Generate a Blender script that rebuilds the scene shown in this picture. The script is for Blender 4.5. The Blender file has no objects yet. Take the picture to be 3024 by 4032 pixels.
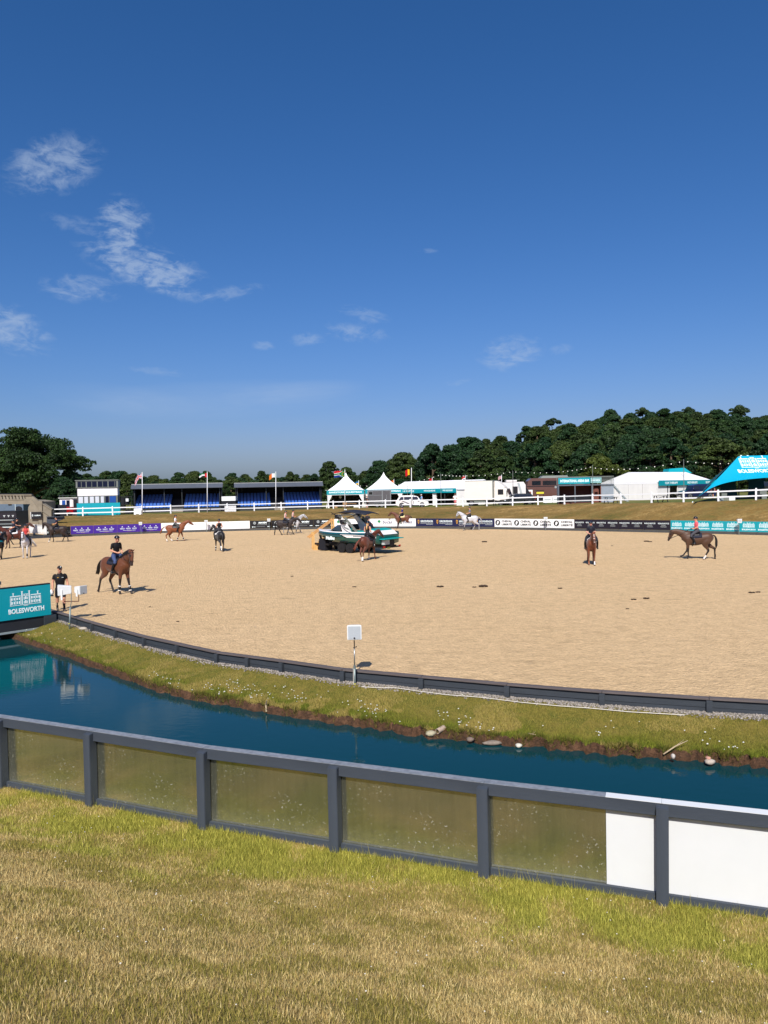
import bpy, bmesh, math, random
import numpy as np
from mathutils import Vector, Matrix, Euler, kdtree
random.seed(7); RNG = np.random.default_rng(7)
R = math.radians
SC = bpy.context.scene
COL = SC.collection

# ------------------------------------------------------------------ camera
FPX, CX, CY = 3029.0, 1512.0, 2016.0
PITCH, ROLL, CAMZ = R(1.68), R(1.15), 4.55
F_ = Vector((0, math.cos(PITCH), -math.sin(PITCH)))
R0 = Vector((1, 0, 0)); U0 = Vector((0, math.sin(PITCH), math.cos(PITCH)))
RT = R0 * math.cos(ROLL) - U0 * math.sin(ROLL)
UP = U0 * math.cos(ROLL) + R0 * math.sin(ROLL)
CAMP = Vector((0, 0, CAMZ))
cam_d = bpy.data.cameras.new('camera'); cam = bpy.data.objects.new('camera', cam_d); COL.objects.link(cam)
m3 = Matrix((RT, UP, -F_)).transposed()
cam.matrix_world = Matrix.Translation(CAMP) @ m3.to_4x4()
cam_d.sensor_fit = 'VERTICAL'; cam_d.sensor_height = 36.0; cam_d.lens = 36.0 * FPX / 4032.0
cam_d.clip_start = 0.1; cam_d.clip_end = 5000
SC.camera = cam

def ray(u, v):
    return F_ + RT * ((u - CX) / FPX) - UP * ((v - CY) / FPX)
def PZ(u, v, z=0.0):            # where the sight line meets the height z
    r = ray(u, v); t = (z - CAMZ) / r.z
    return CAMP + r * t
def PD(u, v, d):                # the point of that sight line d metres ahead
    r = ray(u, v); return CAMP + r * (d / r.y)

# ------------------------------------------------------------------ light
SUN_AZ, SUN_EL = R(190), R(44)           # from +Y clockwise
world = bpy.data.worlds.new('World'); SC.world = world; world.use_nodes = True
nt = world.node_tree; nt.nodes.clear()
def N(tree, typ, **kw):
    n = tree.nodes.new(typ)
    for k, v in kw.items():
        if k.startswith('i_'):
            n.inputs[k[2:].replace('_', ' ')].default_value = v
        else:
            setattr(n, k, v)
    return n
def L(tree, a, b): tree.links.new(a, b)
def MATH(tree, op, a, b=None, c=None, clamp=False):
    n = tree.nodes.new('ShaderNodeMath'); n.operation = op; n.use_clamp = clamp
    for i, x in enumerate((a, b, c)):
        if x is None: continue
        if isinstance(x, (int, float)): n.inputs[i].default_value = x
        else: tree.links.new(x, n.inputs[i])
    return n.outputs[0]
sky = N(nt, 'ShaderNodeTexSky', sky_type='NISHITA', sun_disc=False, sun_elevation=SUN_EL, sun_rotation=SUN_AZ)
sky.altitude = 0; sky.air_density = 1.0; sky.dust_density = 1.3; sky.ozone_density = 3.2
bg = N(nt, 'ShaderNodeBackground'); bg.inputs['Strength'].default_value = 0.105
wout = N(nt, 'ShaderNodeOutputWorld')
tc = N(nt, 'ShaderNodeTexCoord')
sep = N(nt, 'ShaderNodeSeparateXYZ'); L(nt, tc.outputs['Generated'], sep.inputs[0])
az = MATH(nt, 'ARCTAN2', sep.outputs[0], sep.outputs[1])
el = MATH(nt, 'ARCSINE', sep.outputs[2])
comb = N(nt, 'ShaderNodeCombineXYZ'); L(nt, az, comb.inputs[0]); L(nt, el, comb.inputs[1])
def cloudnoise(sx, sy, scale, rot, detail=6.0, dist=0.6):
    mp = N(nt, 'ShaderNodeMapping'); L(nt, comb.outputs[0], mp.inputs[0])
    mp.inputs['Rotation'].default_value = (0, 0, rot); mp.inputs['Scale'].default_value = (sx, sy, 1)
    no = N(nt, 'ShaderNodeTexNoise'); L(nt, mp.outputs[0], no.inputs['Vector'])
    no.inputs['Scale'].default_value = scale; no.inputs['Detail'].default_value = detail
    no.inputs['Roughness'].default_value = 0.62; no.inputs['Distortion'].default_value = dist
    return no.outputs['Fac']
nA = cloudnoise(1.0, 2.4, 22, R(-20), 7, 1.2); nC = cloudnoise(1.0, 1.6, 62, R(10), 6, .8); nB = cloudnoise(1.0, 5.0, 9, R(2), 6)
nAC = MATH(nt, 'ADD', MATH(nt, 'MULTIPLY', nA, .62), MATH(nt, 'MULTIPLY', nC, .38))
acc = None
def blob(u, v, wu, wv, rot, amp, kind):
    """one wisp: an elliptical patch of the sky dome filled with torn noise"""
    global acc
    d = ray(u, v).normalized(); a0 = math.atan2(d.x, d.y); e0 = math.asin(d.z)
    wa, we = wu * 1.2 / FPX, wv * 1.25 / FPX; c, s = math.cos(rot), math.sin(rot)
    da = MATH(nt, 'SUBTRACT', az, a0); de = MATH(nt, 'SUBTRACT', el, e0)
    p = MATH(nt, 'ADD', MATH(nt, 'MULTIPLY', da, c / wa), MATH(nt, 'MULTIPLY', de, s / wa))
    q = MATH(nt, 'ADD', MATH(nt, 'MULTIPLY', da, -s / we), MATH(nt, 'MULTIPLY', de, c / we))
    r2 = MATH(nt, 'ADD', MATH(nt, 'MULTIPLY', p, p), MATH(nt, 'MULTIPLY', q, q))
    fall = MATH(nt, 'SUBTRACT', 1.0, r2, clamp=True)
    if kind == 0:
        x = MATH(nt, 'ADD', MATH(nt, 'MULTIPLY', fall, 0.16), nAC)
        mrn = N(nt, 'ShaderNodeMapRange', interpolation_type='SMOOTHSTEP'); L(nt, x, mrn.inputs[0]); mrn.inputs[1].default_value = .5; mrn.inputs[2].default_value = .78
        x = MATH(nt, 'MULTIPLY', mrn.outputs[0], MATH(nt, 'MULTIPLY', fall, 1.3, clamp=True))
    else:
        x = MATH(nt, 'MULTIPLY', fall, MATH(nt, 'ADD', MATH(nt, 'MULTIPLY', nB, 1.3), -0.1))
    x = MATH(nt, 'MULTIPLY', x, amp)
    acc = x if acc is None else MATH(nt, 'ADD', acc, x)
for b in [(210, 650, 170, 85, R(22), .75, 0), (490, 862, 95, 75, R(-5), .9, 0), (480, 935, 80, 35, R(-5), .55, 0),
          (300, 885, 110, 30, R(-8), .35, 0), (575, 1050, 230, 75, R(-14), 1.0, 0), (320, 1135, 140, 48, R(2), .6, 0),
          (680, 1140, 110, 25, R(-25), .4, 0), (900, 1155, 140, 26, R(10), .42, 0), (40, 1290, 150, 75, R(-22), .75, 0),
          (1200, 1335, 75, 28, R(0), .45, 0), (1400, 1310, 130, 36, R(-8), .6, 0), (1430, 1240, 100, 30, R(-12), .4, 0),
          (1040, 1360, 50, 20, R(0), .4, 0), (2010, 1390, 120, 62, R(8), .6, 0), (2215, 1378, 50, 22, R(5), .35, 0),
          (620, 1462, 130, 18, R(-5), .3, 0), (1800, 1505, 50, 14, R(8), .3, 0), (1685, 988, 40, 10, R(0), .3, 0),
          (850, 1575, 520, 62, R(3), .34, 1), (480, 1575, 260, 48, R(-6), .22, 1), (1150, 1545, 260, 36, R(5), .3, 1)]:
    blob(*b)
acc = MATH(nt, 'MULTIPLY', MATH(nt, 'MINIMUM', acc, 0.8), .62)
mix = N(nt, 'ShaderNodeMixRGB'); L(nt, acc, mix.inputs[0])
hs = N(nt, 'ShaderNodeHueSaturation'); hs.inputs['Saturation'].default_value = 1.12
tint = N(nt, 'ShaderNodeVectorMath', operation='MULTIPLY'); tint.inputs[1].default_value = (.355, .588, .865)     # clear, deep summer blue
L(nt, sky.outputs[0], hs.inputs['Color']); L(nt, hs.outputs[0], tint.inputs[0])
sc_ = N(nt, 'ShaderNodeSeparateXYZ'); L(nt, tint.outputs[0], sc_.inputs[0]); cc_ = N(nt, 'ShaderNodeCombineXYZ')     # the camera's tone curve for clear sky
L(nt, MATH(nt, 'MULTIPLY', MATH(nt, 'POWER', MATH(nt, 'MULTIPLY', sc_.outputs[0], .1), 1.3), 28.0), cc_.inputs[0])
L(nt, MATH(nt, 'MULTIPLY', sc_.outputs[1], 1.06), cc_.inputs[1]); L(nt, MATH(nt, 'MULTIPLY', sc_.outputs[2], 1.04), cc_.inputs[2])
L(nt, cc_.outputs[0], mix.inputs[1]); mix.inputs[2].default_value = (4.0, 4.9, 6.3, 1)
L(nt, mix.outputs[0], bg.inputs[0]); L(nt, bg.outputs[0], wout.inputs[0])

sun_d = bpy.data.lights.new('sun', 'SUN'); sun = bpy.data.objects.new('sun', sun_d); COL.objects.link(sun)
sun_d.energy = 4.9; sun_d.angle = R(0.53); sun_d.color = (1.0, 0.955, 0.88)
to_sun = Vector((math.sin(SUN_AZ) * math.cos(SUN_EL), math.cos(SUN_AZ) * math.cos(SUN_EL), math.sin(SUN_EL)))
sun.rotation_euler = to_sun.to_track_quat('Z', 'Y').to_euler(); sun.location = (0, 0, 40)
vs = SC.view_settings; vs.view_transform = 'Standard'; vs.look = 'None'; vs.exposure = 0.17; vs.gamma = 1
vs.use_curve_mapping = False
SC.cycles.max_bounces = 6; SC.cycles.transparent_max_bounces = 8; SC.cycles.use_denoising = True

# ------------------------------------------------------------------ helpers
def lin(c):
    def f(x):
        x /= 255.0
        return x / 12.92 if x <= 0.04045 else ((x + 0.055) / 1.055) ** 2.4
    return tuple(f(x) for x in c)
MATS = {}
def M(name, rgb, rough=0.6, var=0.12, scale=3.0, metal=0.0, bump=0.0, bscale=40.0, spec=0.4, coat=0.0, stretch=None):
    """paint, cloth, wood ...: one colour broken by two noises, a little relief"""
    if name in MATS: return MATS[name]
    m = bpy.data.materials.new(name); m.use_nodes = True; t = m.node_tree
    p = t.nodes['Principled BSDF']; c = lin(rgb)
    p.inputs['Roughness'].default_value = rough; p.inputs['Metallic'].default_value = metal
    p.inputs['Specular IOR Level'].default_value = spec; p.inputs['Coat Weight'].default_value = coat
    co = N(t, 'ShaderNodeTexCoord').outputs['Object']
    if stretch:
        mp = N(t, 'ShaderNodeMapping'); L(t, co, mp.inputs[0]); mp.inputs['Scale'].default_value = stretch; co = mp.outputs[0]
    no = N(t, 'ShaderNodeTexNoise', i_Scale=scale, i_Detail=6.0, i_Roughness=0.65); L(t, co, no.inputs['Vector'])
    mr = N(t, 'ShaderNodeMapRange'); L(t, no.outputs['Fac'], mr.inputs[0])
    mr.inputs[1].default_value = 0.3; mr.inputs[2].default_value = 0.7; mr.inputs[3].default_value = 1 - var; mr.inputs[4].default_value = 1 + var
    mx = N(t, 'ShaderNodeVectorMath', operation='SCALE'); mx.inputs[0].default_value = c; L(t, mr.outputs[0], mx.inputs['Scale'])
    L(t, mx.outputs[0], p.inputs['Base Color'])
    if bump > 0:
        nb = N(t, 'ShaderNodeTexNoise', i_Scale=bscale, i_Detail=4.0); L(t, co, nb.inputs['Vector'])
        bp = N(t, 'ShaderNodeBump'); bp.inputs['Strength'].default_value = bump; bp.inputs['Distance'].default_value = 0.02
        L(t, nb.outputs['Fac'], bp.inputs['Height']); L(t, bp.outputs[0], p.inputs['Normal'])
    MATS[name] = m
    return m
def MV(name, rough=0.6, spec=0.35, trans=0.0, objvar=0.0, sheen=0.0):
    """colour from the mesh's own 'Col' attribute (coats, clothes, leaves, blades)"""
    if name in MATS: return MATS[name]
    m = bpy.data.materials.new(name); m.use_nodes = True; t = m.node_tree
    p = t.nodes['Principled BSDF']; p.inputs['Roughness'].default_value = rough; p.inputs['Specular IOR Level'].default_value = spec
    p.inputs['Sheen Weight'].default_value = sheen
    a = N(t, 'ShaderNodeAttribute', attribute_name='Col'); out = a.outputs['Color']
    if objvar:
        oi = N(t, 'ShaderNodeObjectInfo'); mr = N(t, 'ShaderNodeMapRange'); L(t, oi.outputs['Random'], mr.inputs[0])
        mr.inputs[3].default_value = 1 - objvar; mr.inputs[4].default_value = 1 + objvar
        h = N(t, 'ShaderNodeHueSaturation'); L(t, out, h.inputs['Color']); L(t, mr.outputs[0], h.inputs['Value'])
        mh = N(t, 'ShaderNodeMapRange'); L(t, oi.outputs['Random'], mh.inputs[0]); mh.inputs[3].default_value = .515; mh.inputs[4].default_value = .485
        L(t, mh.outputs[0], h.inputs['Hue']); out = h.outputs[0]
    L(t, out, p.inputs['Base Color'])
    if trans > 0:
        tr = N(t, 'ShaderNodeBsdfTranslucent'); L(t, out, tr.inputs[0]); ms = N(t, 'ShaderNodeMixShader'); ms.inputs[0].default_value = trans
        L(t, p.outputs[0], ms.inputs[1]); L(t, tr.outputs[0], ms.inputs[2]); L(t, ms.outputs[0], t.nodes['Material Output'].inputs[0])
    MATS[name] = m
    return m

class MB:
    """collects boxes, tubes, prisms ... into ONE mesh"""
    def __init__(s): s.v = []; s.f = []
    def add(s, vs, fs):
        o = len(s.v); s.v += [tuple(v) for v in vs]; s.f += [tuple(i + o for i in f) for f in fs]; return s
    def hexa(s, p):        # 4 bottom, 4 top
        return s.add(p, [(3, 2, 1, 0), (4, 5, 6, 7), (0, 1, 5, 4), (1, 2, 6, 5), (2, 3, 7, 6), (3, 0, 4, 7)])
    def box(s, x0, x1, y0, y1, z0, z1, rot=None, at=(0, 0, 0)):
        p = [Vector(q) for q in ((x0, y0, z0), (x1, y0, z0), (x1, y1, z0), (x0, y1, z0), (x0, y0, z1), (x1, y0, z1), (x1, y1, z1), (x0, y1, z1))]
        if rot is not None:
            e = rot if isinstance(rot, Matrix) else Euler(rot).to_matrix()
            p = [e @ q for q in p]
        a = Vector(at); return s.hexa([q + a for q in p])
    def beam(s, a, b, w, h=None, up=(0, 0, 1)):
        a, b = Vector(a), Vector(b); h = w if h is None else h
        t = (b - a).normalized(); u = Vector(up)
        if abs(t.dot(u)) > .98: u = Vector((0, 1, 0))
        x = t.cross(u).normalized(); u = x.cross(t).normalized()
        q = [(-w / 2, -h / 2), (w / 2, -h / 2), (w / 2, h / 2), (-w / 2, h / 2)]
        return s.add([a + x * i + u * j for i, j in q] + [b + x * i + u * j for i, j in q],
                     [(0, 1, 2, 3), (7, 6, 5, 4), (0, 4, 5, 1), (1, 5, 6, 2), (2, 6, 7, 3), (3, 7, 4, 0)])
    def prism(s, poly, depth):      # poly: 3-D points, depth: vector
        n = len(poly); d = Vector(depth); p = [Vector(q) for q in poly]
        return s.add(p + [q + d for q in p], [tuple(range(n - 1, -1, -1)), tuple(range(n, 2 * n))] + [(i, (i + 1) % n, n + (i + 1) % n, n + i) for i in range(n)])
    def tube(s, pts, rad, n=8, cap=True):
        pts = [Vector(p) for p in pts]; k = len(pts)
        if not isinstance(rad, (list, tuple)): rad = [rad] * k
        vs = []; px = None
        for i, p in enumerate(pts):
            t = (pts[min(i + 1, k - 1)] - pts[max(i - 1, 0)]).normalized()
            u = Vector((0, 0, 1)) if px is None else px
            if abs(t.dot(u)) > .97: u = Vector((0, 1, 0)) if abs(t.y) < .9 else Vector((1, 0, 0))
            x = t.cross(u).normalized(); y = t.cross(x).normalized(); px = x.cross(t).normalized()
            vs += [p + (x * math.cos(2 * math.pi * j / n) + y * math.sin(2 * math.pi * j / n)) * rad[i] for j in range(n)]
        fs = [(i * n + j, i * n + (j + 1) % n, (i + 1) * n + (j + 1) % n, (i + 1) * n + j) for i in range(k - 1) for j in range(n)]
        if cap: fs += [tuple(range(n - 1, -1, -1)), tuple(range((k - 1) * n, k * n))]
        return s.add(vs, fs)
    def ball(s, c, r, nu=12, nv=8):
        c = Vector(c); r = (r, r, r) if isinstance(r, (int, float)) else r
        vs = [c + Vector((0, 0, -r[2]))]
        for i in range(1, nv):
            a = math.pi * i / nv - math.pi / 2
            vs += [c + Vector((r[0] * math.cos(a) * math.cos(2 * math.pi * j / nu), r[1] * math.cos(a) * math.sin(2 * math.pi * j / nu), r[2] * math.sin(a))) for j in range(nu)]
        vs.append(c + Vector((0, 0, r[2]))); e = len(vs) - 1
        fs = [(0, 1 + (j + 1) % nu, 1 + j) for j in range(nu)]
        fs += [(1 + i * nu + j, 1 + i * nu + (j + 1) % nu, 1 + (i + 1) * nu + (j + 1) % nu, 1 + (i + 1) * nu + j) for i in range(nv - 2) for j in range(nu)]
        fs += [(e, 1 + (nv - 2) * nu + j, 1 + (nv - 2) * nu + (j + 1) % nu) for j in range(nu)]
        return s.add(vs, fs)
    def disc(s, c, r, nrm=(0, -1, 0), th=.004, n=20, rin=0):
        c = Vector(c); t = Vector(nrm).normalized(); u = Vector((0, 0, 1)) if abs(t.z) < .9 else Vector((0, 1, 0))
        x = t.cross(u).normalized(); y = x.cross(t)
        ring = lambda q, o: [c + (x * math.cos(2 * math.pi * j / n) + y * math.sin(2 * math.pi * j / n)) * q + t * o for j in range(n)]
        if rin <= 0: return s.prism(ring(r, 0), t * th)
        A, B = ring(r, 0), ring(rin, 0); C, D = ring(r, th), ring(rin, th)
        fs = []
        for j in range(n):
            k = (j + 1) % n
            fs += [(2 * n + j, 2 * n + k, 3 * n + k, 3 * n + j), (j, k, 2 * n + k, 2 * n + j), (n + k, n + j, 3 * n + j, 3 * n + k), (k, j, n + j, n + k)]
        return s.add(A + B + C + D, fs)
    def mesh(s, name, smooth=False):
        me = bpy.data.meshes.new(name); me.from_pydata(s.v, [], s.f)
        me.validate(); me.update()
        bm = bmesh.new(); bm.from_mesh(me); bmesh.ops.recalc_face_normals(bm, faces=bm.faces); bm.to_mesh(me); bm.free()
        if smooth: me.shade_smooth()
        return me
def link(name, me, mat=None, parent=None, loc=None, rot=None):
    if mat is not None and me is not None and not me.materials: me.materials.append(mat)
    o = bpy.data.objects.new(name, me); COL.objects.link(o)
    if parent is not None: o.parent = parent
    if loc is not None: o.location = loc
    if rot is not None: o.rotation_euler = rot
    return o
def part(name, mb, mat, parent=None, smooth=False, loc=None, rot=None):
    return link(name, mb.mesh(name, smooth) if isinstance(mb, MB) else mb, mat, parent, loc, rot)
def tag(o, label=None, cat=None, group=None, kind=None):
    if label: o['label'] = label
    if cat: o['category'] = cat
    if group: o['group'] = group
    if kind: o['kind'] = kind
    return o
def thing(name, label, cat, loc=(0, 0, 0), rz=0.0, group=None):
    o = bpy.data.objects.new(name, None); COL.objects.link(o); o.empty_display_size = .2
    o.location = loc; o.rotation_euler = (0, 0, rz)
    return tag(o, label, cat, group)
def copy_tree(o, parent=None):
    c = o.copy(); COL.objects.link(c); c.parent = parent
    for ch in list(o.children): copy_tree(ch, c)
    return c
_txt = {}
def text_mesh(s, bold=0.0, shear=0.0):
    k = (s, bold, shear)
    if k not in _txt:
        cu = bpy.data.curves.new('txt', 'FONT'); cu.body = s; cu.align_x = 'CENTER'; cu.align_y = 'CENTER'
        cu.offset = bold; cu.shear = shear; cu.extrude = 0.004; cu.resolution_u = 3
        o = bpy.data.objects.new('txt', cu); COL.objects.link(o)
        dg = bpy.context.evaluated_depsgraph_get()
        me = bpy.data.meshes.new_from_object(o.evaluated_get(dg)); bpy.data.objects.remove(o)
        xs = [v.co.x for v in me.vertices]; ys = [v.co.y for v in me.vertices]
        w, h = max(xs) - min(xs), max(ys) - min(ys); cx_, cy_ = (max(xs) + min(xs)) / 2, (max(ys) + min(ys)) / 2
        for v in me.vertices: v.co = ((v.co.x - cx_) / w, v.co.z * 1.0, (v.co.y - cy_) / h)   # stands up, 1 x 1
        me.update(); _txt[k] = me
    return _txt[k]
def letter(parent, s, w, h, x, z, y, mat, bold=0.02, shear=0.0, name='lettering', rx=0.0):
    """flat raised lettering, w x h metres, in the parent's x-z plane at depth y"""
    key = (s, bold, shear, mat.name)
    if key not in _txt:
        me = text_mesh(s, bold, shear).copy(); me.materials.clear(); me.materials.append(mat); _txt[key] = me
    o = link(name, _txt[key], None, parent); o.location = (x, y, z); o.scale = (w, 1, h); o.rotation_euler = (rx, 0, 0)
    return o
def interp(xs, ys, x): return float(np.interp(x, xs, ys))
def smooth(a, b, x):
    t = np.clip((x - a) / (b - a), 0, 1); return t * t * (3 - 2 * t)
def vcol(me, cols, name='Col'):
    a = me.color_attributes.new(name, 'FLOAT_COLOR', 'POINT')
    c = np.ones((len(me.vertices), 4), np.float32); c[:, :3] = cols; a.data.foreach_set('color', c.ravel())
def np_mesh(name, v, f):            # v (n,3), f (m,3|4)
    me = bpy.data.meshes.new(name); n, k = f.shape
    me.vertices.add(len(v)); me.vertices.foreach_set('co', np.asarray(v, np.float32).ravel())
    me.loops.add(n * k); me.loops.foreach_set('vertex_index', f.astype(np.int32).ravel())
    me.polygons.add(n); me.polygons.foreach_set('loop_start', np.arange(0, n * k, k, dtype=np.int32))
    me.update(calc_edges=True); me.validate()
    return me
def vnoise(x, y, seed=0):           # smooth value noise for colour and height of growing things
    x = np.asarray(x, float); y = np.asarray(y, float); xi = np.floor(x).astype(int); yi = np.floor(y).astype(int)
    fx = x - xi; fy = y - yi; fx = fx * fx * (3 - 2 * fx); fy = fy * fy * (3 - 2 * fy)
    def h(a, b):
        n = (a * 374761393 + b * 668265263 + seed * 1442695041) & 0x7fffffff; n = ((n ^ (n >> 13)) * 1274126177) & 0x7fffffff
        return ((n ^ (n >> 16)) & 0xffff) / 65535.0
    return (h(xi, yi) * (1 - fx) + h(xi + 1, yi) * fx) * (1 - fy) + (h(xi, yi + 1) * (1 - fx) + h(xi + 1, yi + 1) * fx) * fy
def fbm(x, y, seed=0, o=4):
    return sum(vnoise(x * 2 ** i, y * 2 ** i, seed + i) * .5 ** i for i in range(o)) / (2 - .5 ** (o - 1))
# ------------------------------------------------------------------ the lie of the land
FENCE = [(-6.04, 12.04), (-4.35, 11.27), (-2.49, 10.41), (-0.66, 9.69), (1.13, 8.98), (2.97, 8.31)]
FENCE = [(-13.3, 15.3), (-9.6, 13.7), (-7.8, 12.85)] + FENCE + [(4.85, 7.65), (6.7, 7.0), (10.4, 5.7)]
FXS, FYS = [p[0] for p in FENCE], [p[1] for p in FENCE]
def fence_s(x, y): return (np.interp(x, FXS, FYS) - y) * .924          # metres on the camera's side of the fence
def z_near(x, y):
    s = fence_s(x, y)
    up = np.where(s > .5, (s - .5) ** 2 / (s - .5 + 1.2) * .43, 0)
    dn = smooth(-.5, -2.9, s) * -1.25
    return up + dn + (fbm(x * .9, y * .9, 3) - .5) * .07 * smooth(.3, 2, s)
WALL_PX = [(202, 2405), (370, 2455), (463, 2481), (575, 2511), (860, 2572), (1115, 2606), (1354, 2640), (1663, 2668), (1999, 2698), (2371, 2727), (2791, 2754), (3024, 2767)]
WATER_PX = [(18, 2505), (123, 2540), (299, 2605), (448, 2661), (620, 2724), (700, 2749), (1047, 2809), (1460, 2871), (1690, 2906), (1972, 2931), (2400, 2974), (3024, 3025)]
EDGE_PX = [(190, 2118), (280, 2113), (635, 2099), (990, 2089), (1316, 2082), (1640, 2081), (1946, 2084), (2260, 2090), (2640, 2098), (3024, 2108)]
def line(px, z):
    us = [p[0] for p in px]; W = [PZ(u, v, z) for u, v in px]
    a = W[0] + (W[0] - W[1]) * 2.0; b = W[-1] + (W[-1] - W[-2]) * 2.0
    us = [us[0] - 2 * (us[1] - us[0])] + us + [us[-1] + 2 * (us[-1] - us[-2])]; W = [a] + W + [b]
    xs, ys = [w.x for w in W], [w.y for w in W]
    f = lambda u: Vector((interp(us, xs, u), interp(us, ys, u), z)); f.a = (us, xs, ys)
    return f
wall_at, water_at, edge_at = line(WALL_PX, 0.0), line(WATER_PX, -.7), line(EDGE_PX, 0.0)
TOP = [(208, 2035, 100), (444, 2029, 100), (673, 2022, 102), (783, 2018, 105), (1000, 2012, 110), (1313, 2003, 112), (1518, 1999.5, 109), (1825, 1995, 103), (2019, 1991, 98),
       (2119, 1988, 97), (2223, 1986, 95), (2333, 1983.5, 90.5), (2445, 1982.5, 87), (2566, 1980, 83.5), (2692, 1977.5, 80.5), (2829, 1973.6, 78), (2977, 1969, 75.7), (3200, 1961, 72.5), (3500, 1950, 69)]
TU = [t[0] for t in TOP]; TW = [PD(*t) for t in TOP]
def top_at(u): return Vector((interp(TU, [w.x for w in TW], u), interp(TU, [w.y for w in TW], u), interp(TU, [w.z for w in TW], u)))
SKYLINE = [(-200, 1862), (340, 1862), (450, 1858), (560, 1872), (640, 1862), (800, 1864), (950, 1868), (1100, 1880), (1180, 1862), (1300, 1852), (1430, 1850), (1510, 1866), (1580, 1841), (1623, 1797), (1693, 1767), (1824, 1763), (1841, 1737),
           (1919, 1724), (2050, 1715), (2076, 1684), (2172, 1655), (2233, 1663), (2407, 1637), (2529, 1618), (2598, 1624), (2711, 1614), (2798, 1620), (2912, 1614), (2990, 1641), (3200, 1640), (3500, 1650)]
def sky_y(u): return interp([s[0] for s in SKYLINE], [s[1] for s in SKYLINE], u)
def field_z(u, d):          # height of the upper field under image column u, d metres out
    zp = top_at(max(u, 208)).z
    if u < 200: zp = zp * float(smooth(100, 117, d))
    g = max(0.0, PD(u, sky_y(u), 255).z - 11.5 - zp)
    return zp + g * float(smooth(138, 262, d)) - .03
def col_of(x, y): return CX + FPX * x / y * 1.0
def ground_pt(u, d):
    """point of the upper field in image column u (at mid height) and depth d"""
    p = PD(u, 1960, d); return Vector((p.x, d, field_z(u, d)))

# ------------------------------------------------------------------ ground materials
def ground_mat(name, cols, scales, bump, bscale, rough=.9, stretch=(1, 1, 1), fine=.25):
    m = bpy.data.materials.new(name); m.use_nodes = True; t = m.node_tree; p = t.nodes['Principled BSDF']
    p.inputs['Roughness'].default_value = rough; p.inputs['Specular IOR Level'].default_value = .15
    geo = N(t, 'ShaderNodeNewGeometry'); mp = N(t, 'ShaderNodeMapping'); L(t, geo.outputs['Position'], mp.inputs[0]); mp.inputs['Scale'].default_value = stretch
    out = None
    for i, (c, s) in enumerate(zip(cols, scales)):
        if out is None:
            rgb = N(t, 'ShaderNodeRGB'); rgb.outputs[0].default_value = (*lin(c), 1); out = rgb.outputs[0]; continue
        no = N(t, 'ShaderNodeTexNoise', i_Scale=s, i_Detail=7.0, i_Roughness=.68); L(t, mp.outputs[0], no.inputs['Vector'])
        mr = N(t, 'ShaderNodeMapRange'); L(t, no.outputs['Fac'], mr.inputs[0]); mr.inputs[1].default_value = .46; mr.inputs[2].default_value = .62
        mx = N(t, 'ShaderNodeMixRGB'); L(t, mr.outputs[0], mx.inputs[0]); L(t, out, mx.inputs[1]); mx.inputs[2].default_value = (*lin(c), 1); out = mx.outputs[0]
    nf = N(t, 'ShaderNodeTexNoise', i_Scale=bscale, i_Detail=5.0, i_Roughness=.7); L(t, mp.outputs[0], nf.inputs['Vector'])
    mr = N(t, 'ShaderNodeMapRange'); L(t, nf.outputs['Fac'], mr.inputs[0]); mr.inputs[1].default_value = .3; mr.inputs[2].default_value = .7; mr.inputs[3].default_value = 1 - fine; mr.inputs[4].default_value = 1 + fine
    sc = N(t, 'ShaderNodeVectorMath', operation='SCALE'); L(t, out, sc.inputs[0]); L(t, mr.outputs[0], sc.inputs['Scale'])
    L(t, sc.outputs[0], p.inputs['Base Color'])
    bp = N(t, 'ShaderNodeBump'); bp.inputs['Strength'].default_value = bump; bp.inputs['Distance'].default_value = .05
    L(t, nf.outputs['Fac'], bp.inputs['Height']); L(t, bp.outputs[0], p.inputs['Normal'])
    return m
m_near = ground_mat('near_turf', [(156, 134, 82), (176, 150, 96), (134, 122, 66)], [1, 1.4, 2.3], .6, 60)
t = m_near.node_tree; p = t.nodes['Principled BSDF']; src = p.inputs['Base Color'].links[0].from_socket
at = N(t, 'ShaderNodeAttribute', attribute_name='Col'); mu = N(t, 'ShaderNodeVectorMath', operation='MULTIPLY'); L(t, src, mu.inputs[0]); L(t, at.outputs['Color'], mu.inputs[1]); L(t, mu.outputs[0], p.inputs['Base Color'])
m_slope = ground_mat('dry_bank_grass', [(118, 97, 54), (166, 136, 84), (90, 85, 40), (124, 98, 52)], [1, 1.0, .25, 2.2], 1.0, 8, stretch=(.35, 1, 2.2), fine=.4)
m_field = ground_mat('field_grass', [(104, 106, 52), (128, 114, 66), (84, 96, 44)], [1, .3, .12], .5, 6)
m_moatbank = ground_mat('moat_turf', [(112, 106, 46), (130, 116, 60), (92, 96, 38)], [1, 2.0, 3.5], .8, 45)
m_soil = ground_mat('red_soil', [(84, 61, 45), (106, 78, 58), (64, 49, 38)], [1, 5, 9], 1.0, 28)

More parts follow.
